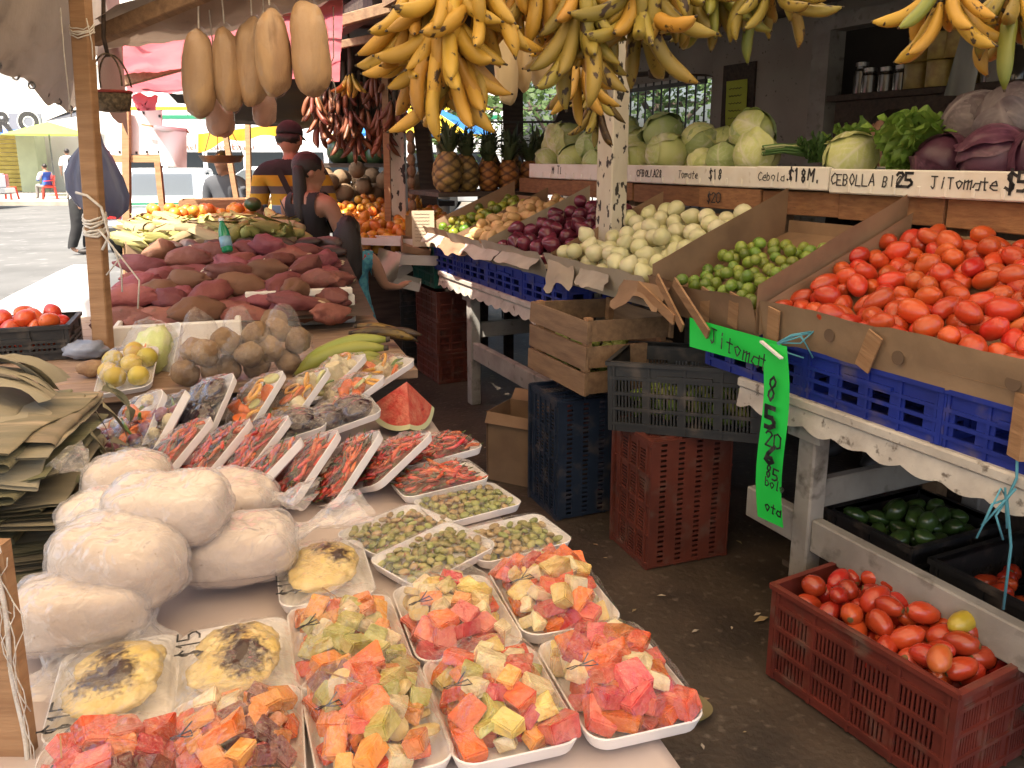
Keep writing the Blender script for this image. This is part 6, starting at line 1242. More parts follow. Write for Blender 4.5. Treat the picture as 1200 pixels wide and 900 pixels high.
# yellow tarp and poles
yt = MB().grid(lambda u, v: pixd(232 + 96 * u, (157 - 12 * u) + (22 - 9 * min(1, u * 3) + 2 * math.sin(u * 14)) * v, 8.6 - .4 * v + .1 * math.sin(u * 12)), 30, 6).obj('yellow_tarp', Mt('yellow_tarpaulin', (.66, .34, .02), .6, (.58, .28, .02), 4, trans=.4, bump=.2, bscale=10), None, True); tag(yt, 'orange yellow tarpaulin strip stretched before the bus', 'tarpaulin')
for k, (x0, y0, x1, y1, lb) in enumerate([(292, 225, 290, 120, 'thin wooden pole under the yellow tarpaulin beside the striped-shirt man'), (276, 225, 263, 150, 'slanted wooden pole behind the hanging scale pan')]):
    tag(MB().bar(*lineY(x0, y0, x1, y1, 8.0 - k * .4, 0, None), .045, .045, (0, 1, 0)).obj('thin_pole', m_wood), lb, 'pole')
# hanging scale
hs = thing('hanging_scale', 'grey metal scale pan hanging on wires behind the oranges', 'scale', pixd(260, 186, 5.6)); MB().lathe([(.05, -.03), (.12, -.022), (.145, .02), (.15, .022), (.14, .02), (.115, -.015), (.04, -.022)], 28).obj('pan', m_steel, hs, True)
for k in range(3): a_ = k * 2.1; MB().tube([(.145 * math.cos(a_), .145 * math.sin(a_), .02), (.06 * math.cos(a_), .06 * math.sin(a_), .22), (0, 0, .3)], .003, 4).obj('wire', m_steel, hs, True)
MB().tube([(0, 0, .3), (0, 0, .62)], .004, 5).obj('hook_rod', m_steel, hs)

# ---- tan oblong squashes hung in clear bags
m_sq = Mt('tan_squash', (.56, .37, .20), .65, (.46, .28, .145), 14, rand=.1, bump=.7, bscale=40, stretch=(1, 1, .25), col3=(.33, .19, .09), scale3=22, lo3=.60, hi3=.74); m_sqp = Mt('pinkish_squash', (.58, .33, .23), .6, (.50, .27, .18), 5, bump=.2, bscale=14); m_sqc = Mt('cream_squash', (.62, .50, .30), .5, (.54, .41, .22), 5, rand=.08, stretch=(1, 1, .2))
def fat(z): return min(1.5, ((1 - abs(z) ** 3.2) ** .5 + .02) / max(.02, math.sqrt(1 - z * z)))
def hang_squash(label, px, py, wpx, hpx, Y, m, seed, ztop, group='tan squashes hung in clear bags', bag=True):
    p = pixd(px, py, Y); k = Y / F_ / math.cos(TH_); rx, rz = wpx / 2 * k * .94, hpx / 2 * k; rr = random.Random(seed); ph = rr.uniform(0, 6)
    t = thing('hanging_squash', label, 'squash', p, (rr.uniform(-.06, .06), rr.uniform(-.08, .08), rr.uniform(0, 6)), group)
    mk('squash', blob('squash', rx, rx * .9, rz, m, seed, .13, 1.4, 36, 24, lambda q, v: (q.x * fat(v.z) * (1 - .10 * v.z) * (1 + .13 * (abs(math.sin(1.5 * math.atan2(v.y, v.x) + ph)) - .6)), q.y * fat(v.z) * (1 - .10 * v.z) * (1 + .13 * (abs(math.sin(1.5 * math.atan2(v.y, v.x) + ph)) - .6)), q.z)), t)
    if bag: mk('clear_bag', blob('clear_bag', rx * 1.05, rx * .95, rz * 1.03, BAGCLR, seed, .05, 1.1, 24, 18, lambda q, v: (q.x * fat(v.z) * (1 - .4 * max(0, v.z - .6)), q.y * fat(v.z) * (1 - .4 * max(0, v.z - .6)), q.z + rz * .55 * max(0, v.z - .82))), t)
    MB().tube([(0, 0, rz * 1.05), (.01, 0, ztop - p.z)], .003, 5).obj('string', m_rope, t); return t
BAGCLR = film('clear_bag_film', milky=.03, wr=.5, sc=25, gl=.25)
for k, (px, py, w_, h_, Y, lb) in enumerate([(234, 88, 40, 92, 3.2, 'first in the row, beside the pink tarpaulin'), (267, 82, 35, 92, 3.22, 'second in the row with a flat side'), (296, 73, 41, 92, 3.24, 'third in the row, partly behind its neighbour'), (320, 62, 43, 92, 3.12, 'fourth in the row, overlapping the third'), (364, 58, 45, 96, 3.12, 'apart from the others next to the plantains')]):
    hang_squash('tan oblong squash hung in a clear bag, ' + lb, px, py, w_, h_, Y, m_sq, 500 + k, 2.3)
hang_squash('pinkish squash hanging low above the scale pan', 258, 138, 33, 42, 3.5, m_sqp, 510, 2.3); hang_squash('small pinkish squash hanging low below the third tan one', 310, 126, 28, 42, 3.5, m_sqp, 511, 2.3)
for k, (px, py, w_, h_) in enumerate([(592, 72, 26, 88), (612, 56, 24, 90), (636, 62, 34, 76), (668, 88, 32, 54), (697, 68, 34, 60)]):
    hang_squash('cream squash hanging among the plantains, %s' % ('thin one next to the big bunch', 'slender one second from the big bunch', 'plump one with spots before the posts', 'low one before the dark posts', 'beside the cream pole')[k], px, py, w_, h_, 3.1 + .08 * k, m_sqc, 520 + k, 2.3, 'cream squashes hung among the plantains', False)
# ---- plantain bunches
def bunch(label, loc, tiers, meshes, seed, splay=(.15, .75), sc=1., ztop=2.45, group='plantain bunches hung overhead', arc=6.28, a0=0, hz=.10, name='plantain_bunch', cat='plantains', bname='plantain'):
    rr = random.Random(seed); t = thing(name, label, cat, loc, (0, 0, 0), group); n = len(tiers)
    MB().tube([(0, 0, ztop - loc[2]), (.01, 0, .1), (0, 0, -hz * (n - 1))], [.008, .022, .015], 7).obj('stalk', m_tip, t, True)
    for i, cnt in enumerate(tiers):
        for k in range(cnt):
            an = a0 + arc * (k + rr.uniform(-.25, .25)) / cnt + i * .4; sp = splay[0] + (splay[1] - splay[0]) * rr.random(); flip = rr.choice((0, PI)) if rr.random() < .5 else 0
            M = Matrix.Rotation(an, 3, 'Z') @ Matrix.Rotation(-sp, 3, 'Y') @ Matrix.Rotation(flip + rr.uniform(-.4, .4), 3, 'Z')
            p = Vector((.028 * math.cos(an), .028 * math.sin(an), -hz * i + rr.uniform(-.015, .015))); mk(bname, rr.choice(meshes), t, p, M.to_euler(), sc * rr.uniform(.78, 1.0))
    return t
bunch('big bunch of ripe yellow plantains hanging beside the dark roof opening', pixd(522, -18, 2.3), [11, 11, 9, 6], BY, 1, (.2, .8), 1., hz=.07)
bunch('ripe plantain hand hanging at the side of the big bunch', pixd(486, -6, 2.4), [8, 7, 5], BY, 2, (.2, .7), 1., hz=.06)
bunch('low cluster of ripe plantains below the big bunch', pixd(540, 70, 2.32), [5], BY[:2] + BG[:1], 3, (.15, .45), .85)
bunch('ripe plantain hand hanging above the big bunch toward the squashes', pixd(560, -30, 2.3), [8, 7], BY, 4, (.3, .9), 1., hz=.06)
bunch('turning plantain hand hanging in front of the cream squashes', pixd(680, -22, 2.45), [9, 8, 6], BG + BY[:1], 5, (.15, .75), 1., hz=.06)
bunch('large turning plantain bunch hanging before the cream pole', pixd(752, -42, 2.45), [11, 10, 8], BG + BY[:2], 6, (.2, .95), 1., hz=.06)
bunch('turning plantain hand filling the row between the two largest bunches', pixd(622, -40, 2.5), [9, 7], BY + BG[:2], 15, (.15, .7), .9, hz=.06)
bunch('turning plantain hand between the large bunch and the grey wall', pixd(800, -40, 2.55), [9, 7], BG + BY[:1], 16, (.15, .75), .85, hz=.05)
bunch('small yellow finger banana hand dangling by the cream squashes', pixd(650, 35, 2.9), [7], BY, 7, (.05, .35), .6)
bunch('spotty ripe plantain cluster hanging low over the dark posts', pixd(678, 78, 3.2), [7], BY[2:] + BG[:1], 8, (.1, .5), .95)
bunch('greenish plantain hand hanging before the grey wall', pixd(838, -30, 2.6), [10, 8], BGR + BG[:1], 9, (.2, .85), .8, hz=.05)
bunch('yellow green plantain hand at the end of the row before the window', pixd(905, -28, 2.5), [10, 7], BG + BGR[:1], 10, (.4, 1.1), .8, hz=.04)
bunch('plantain hand with two long yellow fruits above the purple cabbages', pixd(1112, -22, 2.1), [7, 4], BY + BGR, 11, (.3, .8), .8, hz=.05)
bunch('overhead plantain hand at the stall end above the purple cabbages', pixd(1192, -10, 2.15), [8, 5], BY[:2] + BGR + BG[:1], 12, (.3, .9), .85, hz=.05)
bunch('dark dried banana hand hanging behind the cream pole', pixd(700, 100, 3.6), [6, 5], BKK + BG[:1], 13, (.1, .5), .75)
hp_ = MB().bar(Rr(-.55, -1.2, 2.42), Rr(-.55, 2.6, 2.42), .05, .05).obj('hanging_pole', m_woodx); tag(hp_, 'long overhead wooden pole carrying the plantain bunches', 'pole')
# red bananas far back
rr = random.Random(3)
for k, (px, py, Y) in enumerate([(368, 112, 6.6), (385, 105, 6.9), (402, 100, 6.8), (420, 96, 6.9), (438, 92, 6.8), (455, 90, 6.8), (375, 138, 6.7), (392, 135, 6.9), (410, 132, 6.8), (428, 130, 6.9), (446, 128, 6.8), (462, 120, 6.7), (400, 152, 7.0), (418, 155, 6.9), (450, 150, 6.8), (436, 152, 7.0)]):
    bunch('hand of small dark red bananas hanging in rows over the coconuts', pixd(px, py, Y), [6, 5], BR, 600 + k, (.1, .6), 1.25, 2.5, 'red banana hands hung over the far stall', hz=.07, name='red_banana_hand', cat='bananas', bname='banana')
bunch('hand of pale yellow bananas hanging above the red ones', pixd(410, 88, 6.4), [8], BY[:2], 620, (.3, .7), .9, 2.5, 'red banana hands hung over the far stall', name='banana_hand', cat='bananas', bname='banana')

# ================================================================ far stall
fsd = thing('far_display', 'stepped wooden display of the far fruit stall', 'display stand', Rr(0, 0, 0), RA)
def slab(m0, m1, n0, n1, z0, z1, par, name, m): MB().box(((m0 + m1) / 2, (n0 + n1) / 2, (z0 + z1) / 2), (m1 - m0, n1 - n0, z1 - z0)).obj(name, m, par)
slab(-.42, .55, 4.12, 4.78, .9, .94, fsd, 'lower_step', m_wooddk); slab(-.6, .7, 4.8, 5.5, 1.0, 1.04, fsd, 'middle_step', m_wooddk); slab(-.6, .95, 5.52, 6.5, 1.15, 1.2, fsd, 'upper_step', m_wooddk)
slab(-.42, .55, 4.12, 4.14, .02, .9, fsd, 'front_blackout', m_wooddk); slab(-.42, -.40, 4.15, 4.78, .02, .9, fsd, 'side_blackout', m_wooddk); slab(-.6, -.58, 4.8, 5.5, .02, 1.0, fsd, 'side_blackout', m_wooddk); slab(-.6, -.58, 5.52, 6.5, .02, 1.15, fsd, 'side_blackout', m_wooddk)  # dark boards added to shut out bright ground beneath the steps
for m_, n_, z in ((-.3, 4.7, .9), (.5, 4.7, .9), (-.5, 5.4, 1.0), (.6, 5.4, 1.0), (-.5, 6.4, 1.15), (.85, 6.4, 1.15)): slab(m_ - .04, m_ + .04, n_ - .04, n_ + .04, 0, z, fsd, 'leg', m_wooddk)
m_man = Mt('mango_skin', (.62, .22, .025), .4, (.66, .32, .04), 5, .3, .7, rand=.18, hue=.02); MAN = [blob('mango', .042, .036, .055, m_man, k, .08) for k in range(3)]
pile('mango', 'orange mango heaped at the front of the far stall', 'mango', 'mangoes on the far stall', MAN, heap(110, .043, .98, .92, lambda x, y: .16 + .16 * (y + .3), 51, 22, .85), Matrix.Translation(Rr(.07, 4.35, .99)) @ Matrix.Rotation(RA, 4, 'Z') @ Matrix.Rotation(R_(10), 4, 'X'), rr, False)
ORG2 = [blob('orange', .04, .04, .039, m_or, k + 5, .03) for k in range(3)]
pile('orange', 'small orange heaped on the middle step of the far stall', 'orange', 'oranges on the far stall', ORG2, heap(130, .041, 1.25, .8, lambda x, y: .22 + .16 * (y + .4), 52, 22), Matrix.Translation(Rr(.05, 5.15, 1.08)) @ Matrix.Rotation(RA, 4, 'Z') @ Matrix.Rotation(R_(10), 4, 'X'), rr, False)
m_coco = Mt('tan_melon_skin', (.27, .18, .10), .8, (.19, .12, .065), 10, rand=.25, bump=.4, bscale=40); COC = [blob('melon', .085, .085, .082, m_coco, k + 5, .04) for k in range(3)]
pile('melon', 'round tan netted melon stacked at the back of the far stall', 'melon', 'tan melons on the far stall', COC, heap(52, .086, 1.45, 1.0, lambda x, y: .42 + .2 * (y + .4), 53, 22), Matrix.Translation(Rr(.18, 6.0, 1.2)) @ Matrix.Rotation(RA, 4, 'Z'), rr, False)
m_wms = Mt('whole_watermelon', (.018, .045, .018), .35, (.04, .09, .03), 7, .45, .55, stretch=(3, 3, .4), coat=.3)
for k, (px, py) in enumerate([(398, 178), (418, 180), (440, 182)]): o = mk('watermelon', blob('watermelon', .13, .13, .15, m_wms, k, .02), None, pixd(px, py, 8.4), (1.2, k, 0)); tag(o, 'whole dark green watermelon on top of the tan melons', 'watermelon', 'whole watermelons on the far stall')
ws = thing('melon_shelf', 'dark shelf under the whole watermelons', 'shelf', pixd(420, 190, 8.5)); MB().box((0, 0, -.03), (1.2, .5, .04)).obj('board', m_wooddk, ws)
for x in (-.5, .5): MB().box((x, .2, -.03 - ws.location.z / 2), (.06, .06, ws.location.z - .03)).obj('leg', m_wooddk, ws)
fcol = thing('far_column', 'thin white column with worn paint in the mango heap', 'column', pixd(468, 245, 6.9)); fcol.location.z = 0; MB().box((0, 0, 1.3), (.13, .13, 2.6)).obj('shaft', m_pole, fcol, bevel=.006)
tag(MB().bar(*lineY(455, 250, 452, 120, 6.75, 0, 2.5), .05, .05, (0, 1, 0)).obj('thin_pole', m_wood), 'thin wooden pole beside the far white column', 'pole')
sn = thing('snack_strip', 'strip of small orange fruit bags hanging beside the far white column', 'snack strip', pixd(481, 160, 6.7))
for k in range(8): mk('small_bag', blob('small_bag', .035, .03, .05, m_coco, k, .2), sn, (0.004 * (k % 2), 0, -.09 * k))
MB().tube([(0, 0, .6), (0, 0, -.65)], .003, 4).obj('string', m_rope, sn)
# white trays, notice and boxes at the front of the mango display
nt_ = thing('cardboard_notice', 'handwritten cardboard notice standing in front of the mangoes', 'notice', pixd(496, 268, 5.75), (R_(-8), 0, R_(8))); MB().box((0, 0, 0), (.155, .006, .25)).obj('card', Mt('note_card', (.47, .38, .27), .85), nt_)
b = MB(); r2 = random.Random(8)
for k in range(9): b.tube([(-.06 + j * .0075, -.0045, .10 - k * .023 + .004 * math.sin(j * 2.3 + k) * r2.uniform(.4, 1)) for j in range(15)], .0012, 4)
b.obj('handwriting', m_ink, nt_)
m_foamw = Mt('white_carton', (.62, .60, .57), .8, (.5, .47, .43), 6)
def looseb(label, px, py, Y, dims, rot, m, name='carton', cat='carton'):
    t = thing(name, label, cat, pixd(px, py, Y), rot); x, y, z = dims
    for c_, d_ in (((0, -y / 2, 0), (x, .008, z)), ((0, y / 2, 0), (x, .008, z)), ((-x / 2, 0, 0), (.008, y - .01, z)), ((x / 2, 0, 0), (.008, y - .01, z)), ((0, 0, -z / 2 + .004), (x - .01, y - .01, .007))): MB().box(c_, d_, jit=.003).obj('panel', m, t)
    return t
looseb('white carton lying on the stack under the mango display', 488, 303, 5.75, (.26, .2, .07), (0, .06, .3), m_foamw); looseb('white carton tipped on its side under the mango display', 462, 316, 5.8, (.2, .16, .08), (.2, -.5, .5), m_foamw); looseb('small white carton below the other two by the dark crates', 474, 330, 5.7, (.22, .15, .06), (.1, .25, .1), m_foamw); looseb('brown flattened carton between the white ones and the notice', 487, 288, 5.8, (.2, .2, .05), (.3, .2, .2), m_card)
looseb('long white tray along the front of the mangoes beneath the girl\'s hand', 452, 282, 6.0, (.62, .2, .05), (0, 0, -.25), m_foamw, 'fruit_carton')
pp = MB().grid(lambda u, v: pixd(444 + 26 * u - 6 * v, 290 + 8 * u + 34 * v, 5.6 + .1 * math.sin(u * 4 + v * 3)), 8, 8).obj('paper_sheet', m_paper, None, True); tag(pp, 'crumpled white paper hanging under the mango display', 'paper')
cardp = MB().grid(lambda u, v: pixd(475 + 34 * u, 252 + 6 * u + 38 * v, 5.95 + .08 * math.sin(u * 4)), 6, 6).obj('torn_cardboard', m_cardi, None, True); tag(cardp, 'torn cardboard piece behind the handwritten notice', 'cardboard')
# pineapples
m_pin = Mt('pineapple_skin', (.34, .22, .06), .6, (.24, .15, .05), 40, lo=.4, hi=.6, vein=(.05, .03, .015), rand=.2, bump=.6, bscale=60); m_pino = Mt('ripe_pineapple_skin', (.46, .20, .045), .6, (.34, .13, .035), 40, lo=.4, hi=.6, vein=(.08, .03, .015), bump=.6, bscale=60); m_pinl = Mt('pineapple_leaf', (.055, .085, .035), .5, (.09, .12, .06), 20, rand=.2)
def pine_mesh(m, seed, rx=.068, h=.20):
    N1, N2 = 48, 36; b = MB(); rings = []; gro = []
    for j in range(N2 + 1):
        t = j / N2; r0 = rx * (math.sin(PI * (.10 + .82 * t)) ** .45) * (1.04 - .12 * t); ring = []
        for i in range(N1):
            a = 2 * PI * i / N1; u = a / (2 * PI) * 8; v = t * 7; e = abs(math.sin(PI * (u + v) * .5 * 1.0 * 2 / 2)) * abs(math.sin(PI * (u - v) * .5 * 2 / 2)); k = 1 + .11 * e ** .6; gro.append(max(0, 1 - 2.2 * e))
            ring.append((r0 * k * math.cos(a), r0 * k * math.sin(a), h * t))
        rings.append(ring)
    me = b.loft(rings).mesh('fruit', m, True); at = me.attributes.new('vein', 'FLOAT', 'POINT'); at.data.foreach_set('value', gro); return me
def crown_mesh(seed):
    rr = random.Random(seed); b = MB()
    for k in range(46):
        a = rr.uniform(0, 6.3); lv = k / 46; ln = .08 + .14 * lv * rr.uniform(.7, 1.1); out = (1 - lv) * .75 + .12; w_ = .012
        d = Vector((math.cos(a), math.sin(a), 0)); s_ = Vector((-math.sin(a), math.cos(a), 0)); pts = [d * .015 + Vector((0, 0, .03 * lv)), d * (.02 + ln * out * .45) + Vector((0, 0, ln * .55 + .03 * lv)), d * (.02 + ln * out) + Vector((0, 0, ln * (.95 - out * .5)))]
        vs = []
        for q, ww in zip(pts, (w_, w_ * .8, .001)): vs += [q - s_ * ww, q + Vector((0, 0, -.003)), q + s_ * ww]
        b.add(vs, [(0, 1, 4, 3), (1, 2, 5, 4), (3, 4, 7, 6), (4, 5, 8, 7)])
    return b.mesh('crown', m_pinl)
PM = [pine_mesh(m_pin, 0), pine_mesh(m_pino, 1, .062, .17)]; CRM = [crown_mesh(k) for k in range(3)]
def pineapple(label, loc, k, sc=1, group='pineapples on the shelf'):
    t = thing('pineapple', label, 'pineapple', loc, (rnd.uniform(-.05, .05), rnd.uniform(-.05, .05), rnd.uniform(0, 6)), group, sc); mk('fruit', PM[k], t); mk('crown', CRM[rnd.randrange(3)], t, (0, 0, .19 - .03 * k)); return t
for k, (m_, n_, ty, s_) in enumerate([(.20, 3.70, 0, 1.42), (.37, 3.74, 0, 1.28), (.54, 3.76, 1, 1.28), (.70, 3.76, 1, 1.32), (.90, 3.78, 1, 1.28)]):
    pineapple('pineapple on the shelf behind the limes, %s' % ('broad brown one nearest the notice', 'yellow brown second one', 'orange third one half hidden', 'orange fourth one', 'orange one half behind the cabbage box')[k], Rr(m_, n_, 1.362), ty, s_)
for m_, n_ in ((.3, 4.05), (.5, 4.1), (.7, 4.08), (.9, 4.1), (1.1, 4.0), (1.3, 3.95), (1.5, 3.9)):
    pineapple('brown pineapple in the dim row at the back of the shelf', Rr(m_, n_, 1.362), 0, 1.35, 'pineapples in the dim back row')
pks = thing('pineapple_shelf', 'dark shelf under the pineapples behind the limes', 'shelf', Rr(0, 0, 0), RA); slab(.08, 1.7, 3.58, 4.25, 1.33, 1.36, pks, 'board', m_wooddk)
for m_, n_ in ((.68, 3.7), (.68, 4.2), (1.6, 3.7), (1.6, 4.2)): slab(m_ - .03, m_ + .03, n_ - .03, n_ + .03, 0, 1.33, pks, 'leg', m_wooddk)
bks = thing('back_shelf', 'dark shelf behind the cabbages under the dim pineapples', 'shelf', Rr(0, 0, 0), RA); slab(1.51, 1.95, 1.0, 3.62, 1.36, 1.39, bks, 'board', m_wooddk)
for n_ in (1.1, 3.5): slab(1.6, 1.66, n_ - .03, n_ + .03, 0, 1.36, bks, 'leg', m_wooddk)
# dark posts and leaning trunk behind
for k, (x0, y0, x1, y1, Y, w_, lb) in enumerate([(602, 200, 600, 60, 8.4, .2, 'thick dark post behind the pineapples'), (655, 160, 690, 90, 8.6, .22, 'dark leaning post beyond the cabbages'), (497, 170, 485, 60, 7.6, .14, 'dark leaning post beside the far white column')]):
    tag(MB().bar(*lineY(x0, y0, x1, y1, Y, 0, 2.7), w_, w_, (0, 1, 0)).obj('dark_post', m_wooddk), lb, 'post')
gw = thing('iron_rail', 'thin iron rail across the gap behind the pineapples', 'rail', (0, 0, 0)); MB().bar(pixd(560, 143, 8.3), pixd(725, 143, 8.1), .03, .02).obj('rail', m_black, gw)
for k in range(9): p = pixd(570 + k * 18, 143, 8.3 - .024 * k); MB().tube([p, (p.x, p.y, .0)], .008, 5).obj('bar', m_black, gw)
# floor litter
m_fl = Mt('fallen_leaf', (.16, .17, .07), .7, (.22, .18, .09), 20)
lf = MB().grid(lambda u, v: (.045 * math.sin(PI * min(1, v * 1.02)) ** .8 * (2 * u - 1), .13 * v, .006 + .012 * abs(2 * u - 1)), 6, 10).obj('fallen_leaf', m_fl, None, True, loc=pix(818, 852, .004), rot=(0, 0, R_(-10))); tag(lf, 'green fallen leaf lying on the aisle floor by the corner tray', 'leaf')
lm = [MB().add([(-.02, 0, .001), (.0, -.008, .004), (.022, .002, .002), (.004, .01, .005)], [(0, 1, 2, 3)]).mesh('litter', m) for m in (m_cardl, m_husk2, m_card, m_paper)]
for k in range(46):
    p = pix(rnd.uniform(560, 900), rnd.uniform(480, 880), .004); tag(mk('litter_scrap', rnd.choice(lm), None, p, (0, 0, rnd.uniform(0, 6)), rnd.uniform(.3, 1.0)), 'tiny pale scrap of litter on the aisle floor', 'litter', 'litter on the aisle floor')
wl = pix(892, 727, .004); tag(mk('litter_leaf', lm[1], None, wl, (0, 0, .4), 1.6), 'dry brown leaf scrap beside the brick red floor crate', 'litter')
# twine tied to the table leg at the right
twk = thing('twine_knot', 'green blue twine knotted at the near end of the scalloped table', 'twine', pixm(1180, 585, -.03))
for k in range(5): MB().tube([(0, 0, 0), (rnd.uniform(-.05, .02), -.02, rnd.uniform(-.04, .04)), (rnd.uniform(-.1, .03), -.02, rnd.uniform(-.1, .02))], .003, 4).obj('strand', m_twine, twk, True)
MB().tube([(0.005, 0, .16), (.01, -.01, .06), (0, 0, 0), (.02, -.01, -.12), (.03, 0, -.3)], .0035, 4).obj('strand', m_twine, twk, True)
ec = thing('end_batten', 'pale wooden batten at the end of the blue crates', 'batten', pixm(1199, 500, -.02)); MB().box((0, 0, 0), (.03, .05, .16)).obj('batten', m_wood, ec)

# ceiling fan and loose cords under the roof
cf = thing('ceiling_fan', 'dark ceiling fan hanging in the shade behind the cream pole', 'fan', pixm(772, 84, 1.5), .4)
MB().tube([(0, 0, 0), (0, 0, 2.52 - cf.location.z)], .012, 6).obj('rod', m_black, cf); MB().lathe([(.03, -.05), (.07, -.04), (.075, .01), (.03, .04)], 16).obj('motor', m_wooddk, cf, True)
for k in range(3): a_ = k * 2.09; MB().box((0, 0, 0), (.36, .09, .008)).obj('blade', m_wooddk, cf, loc=(.24 * math.cos(a_), .24 * math.sin(a_), -.01), rot=(.2, 0, a_))
for k, (px, p0_, p1_, Y, lb) in enumerate([(768, 20, 88, 3.0, 'loose white cord dangling in front of the ceiling fan'), (217, 70, 135, 4.6, 'thin cord hanging beside the first tan squash'), (390, 60, 118, 4.2, 'thin cord hanging past the last tan squash')]):
    q = [pixd(px, p0_ + (p1_ - p0_) * j / 8, Y) + Vector((.015 * math.sin(j * .9 + k), 0, 0)) for j in range(9)]; q[0].z += .25; tag(MB().tube(q, .003, 5).obj('loose_twine', m_rope, None, True), lb, 'twine')
# ================================================================ people
m_skin = Mt('skin', (.42, .235, .155), .55, (.37, .195, .125), 6, sss=.1, bump=.05, bscale=200); m_hair = Mt('black_hair', (.010, .007, .006), .45, (.024, .017, .013), 40, stretch=(20, 20, 1), bump=.4, bscale=60); m_jean = Mt('dark_denim', (.018, .028, .06), .8, (.012, .018, .04), 9, bump=.15, bscale=200); m_blk = Mt('black_cloth', (.014, .013, .014), .8, (.02, .02, .02), 6, bump=.15, bscale=40)
m_whc = Mt('white_shirt_cloth', (.75, .75, .76), .8); m_grc = Mt('grey_trouser_cloth', (.22, .21, .19), .85); m_sole = Mt('shoe_dark', (.03, .025, .022), .6)
def striped():
    m = Mt('striped_polo', (.5, .5, .5), .85, bump=.12, bscale=60); N = m.node_tree.nodes; K = m.node_tree.links.new; tc = N.new('ShaderNodeTexCoord'); sx = N.new('ShaderNodeSeparateXYZ'); r = N.new('ShaderNodeValToRGB'); mr = N.new('ShaderNodeMapRange')
    K(tc.outputs['Object'], sx.inputs[0]); mr.inputs[1].default_value = .95; mr.inputs[2].default_value = 1.6; K(sx.outputs['Z'], mr.inputs[0]); K(mr.outputs[0], r.inputs[0]); cr = r.color_ramp; cr.interpolation = 'CONSTANT'
    cols = [(0, (.03, .03, .033)), (.36, (.16, .25, .33)), (.49, (.45, .47, .47)), (.50, (.56, .35, .03)), (.62, (.13, .11, .10)), (.70, (.56, .35, .03)), (.82, (.02, .02, .022))]
    cr.elements[0].color = (*cols[0][1], 1); cr.elements[1].position = cols[1][0]; cr.elements[1].color = (*cols[1][1], 1)
    for p, c_ in cols[2:]: e = cr.elements.new(p); e.color = (*c_, 1)
    K(r.outputs[0], N['Principled BSDF'].inputs['Base Color']); return m
HAND = [('i', .022, 0.0, .085), ('m', .007, .0, .092), ('r', -.008, .0, .086), ('l', -.022, .0, .068)]
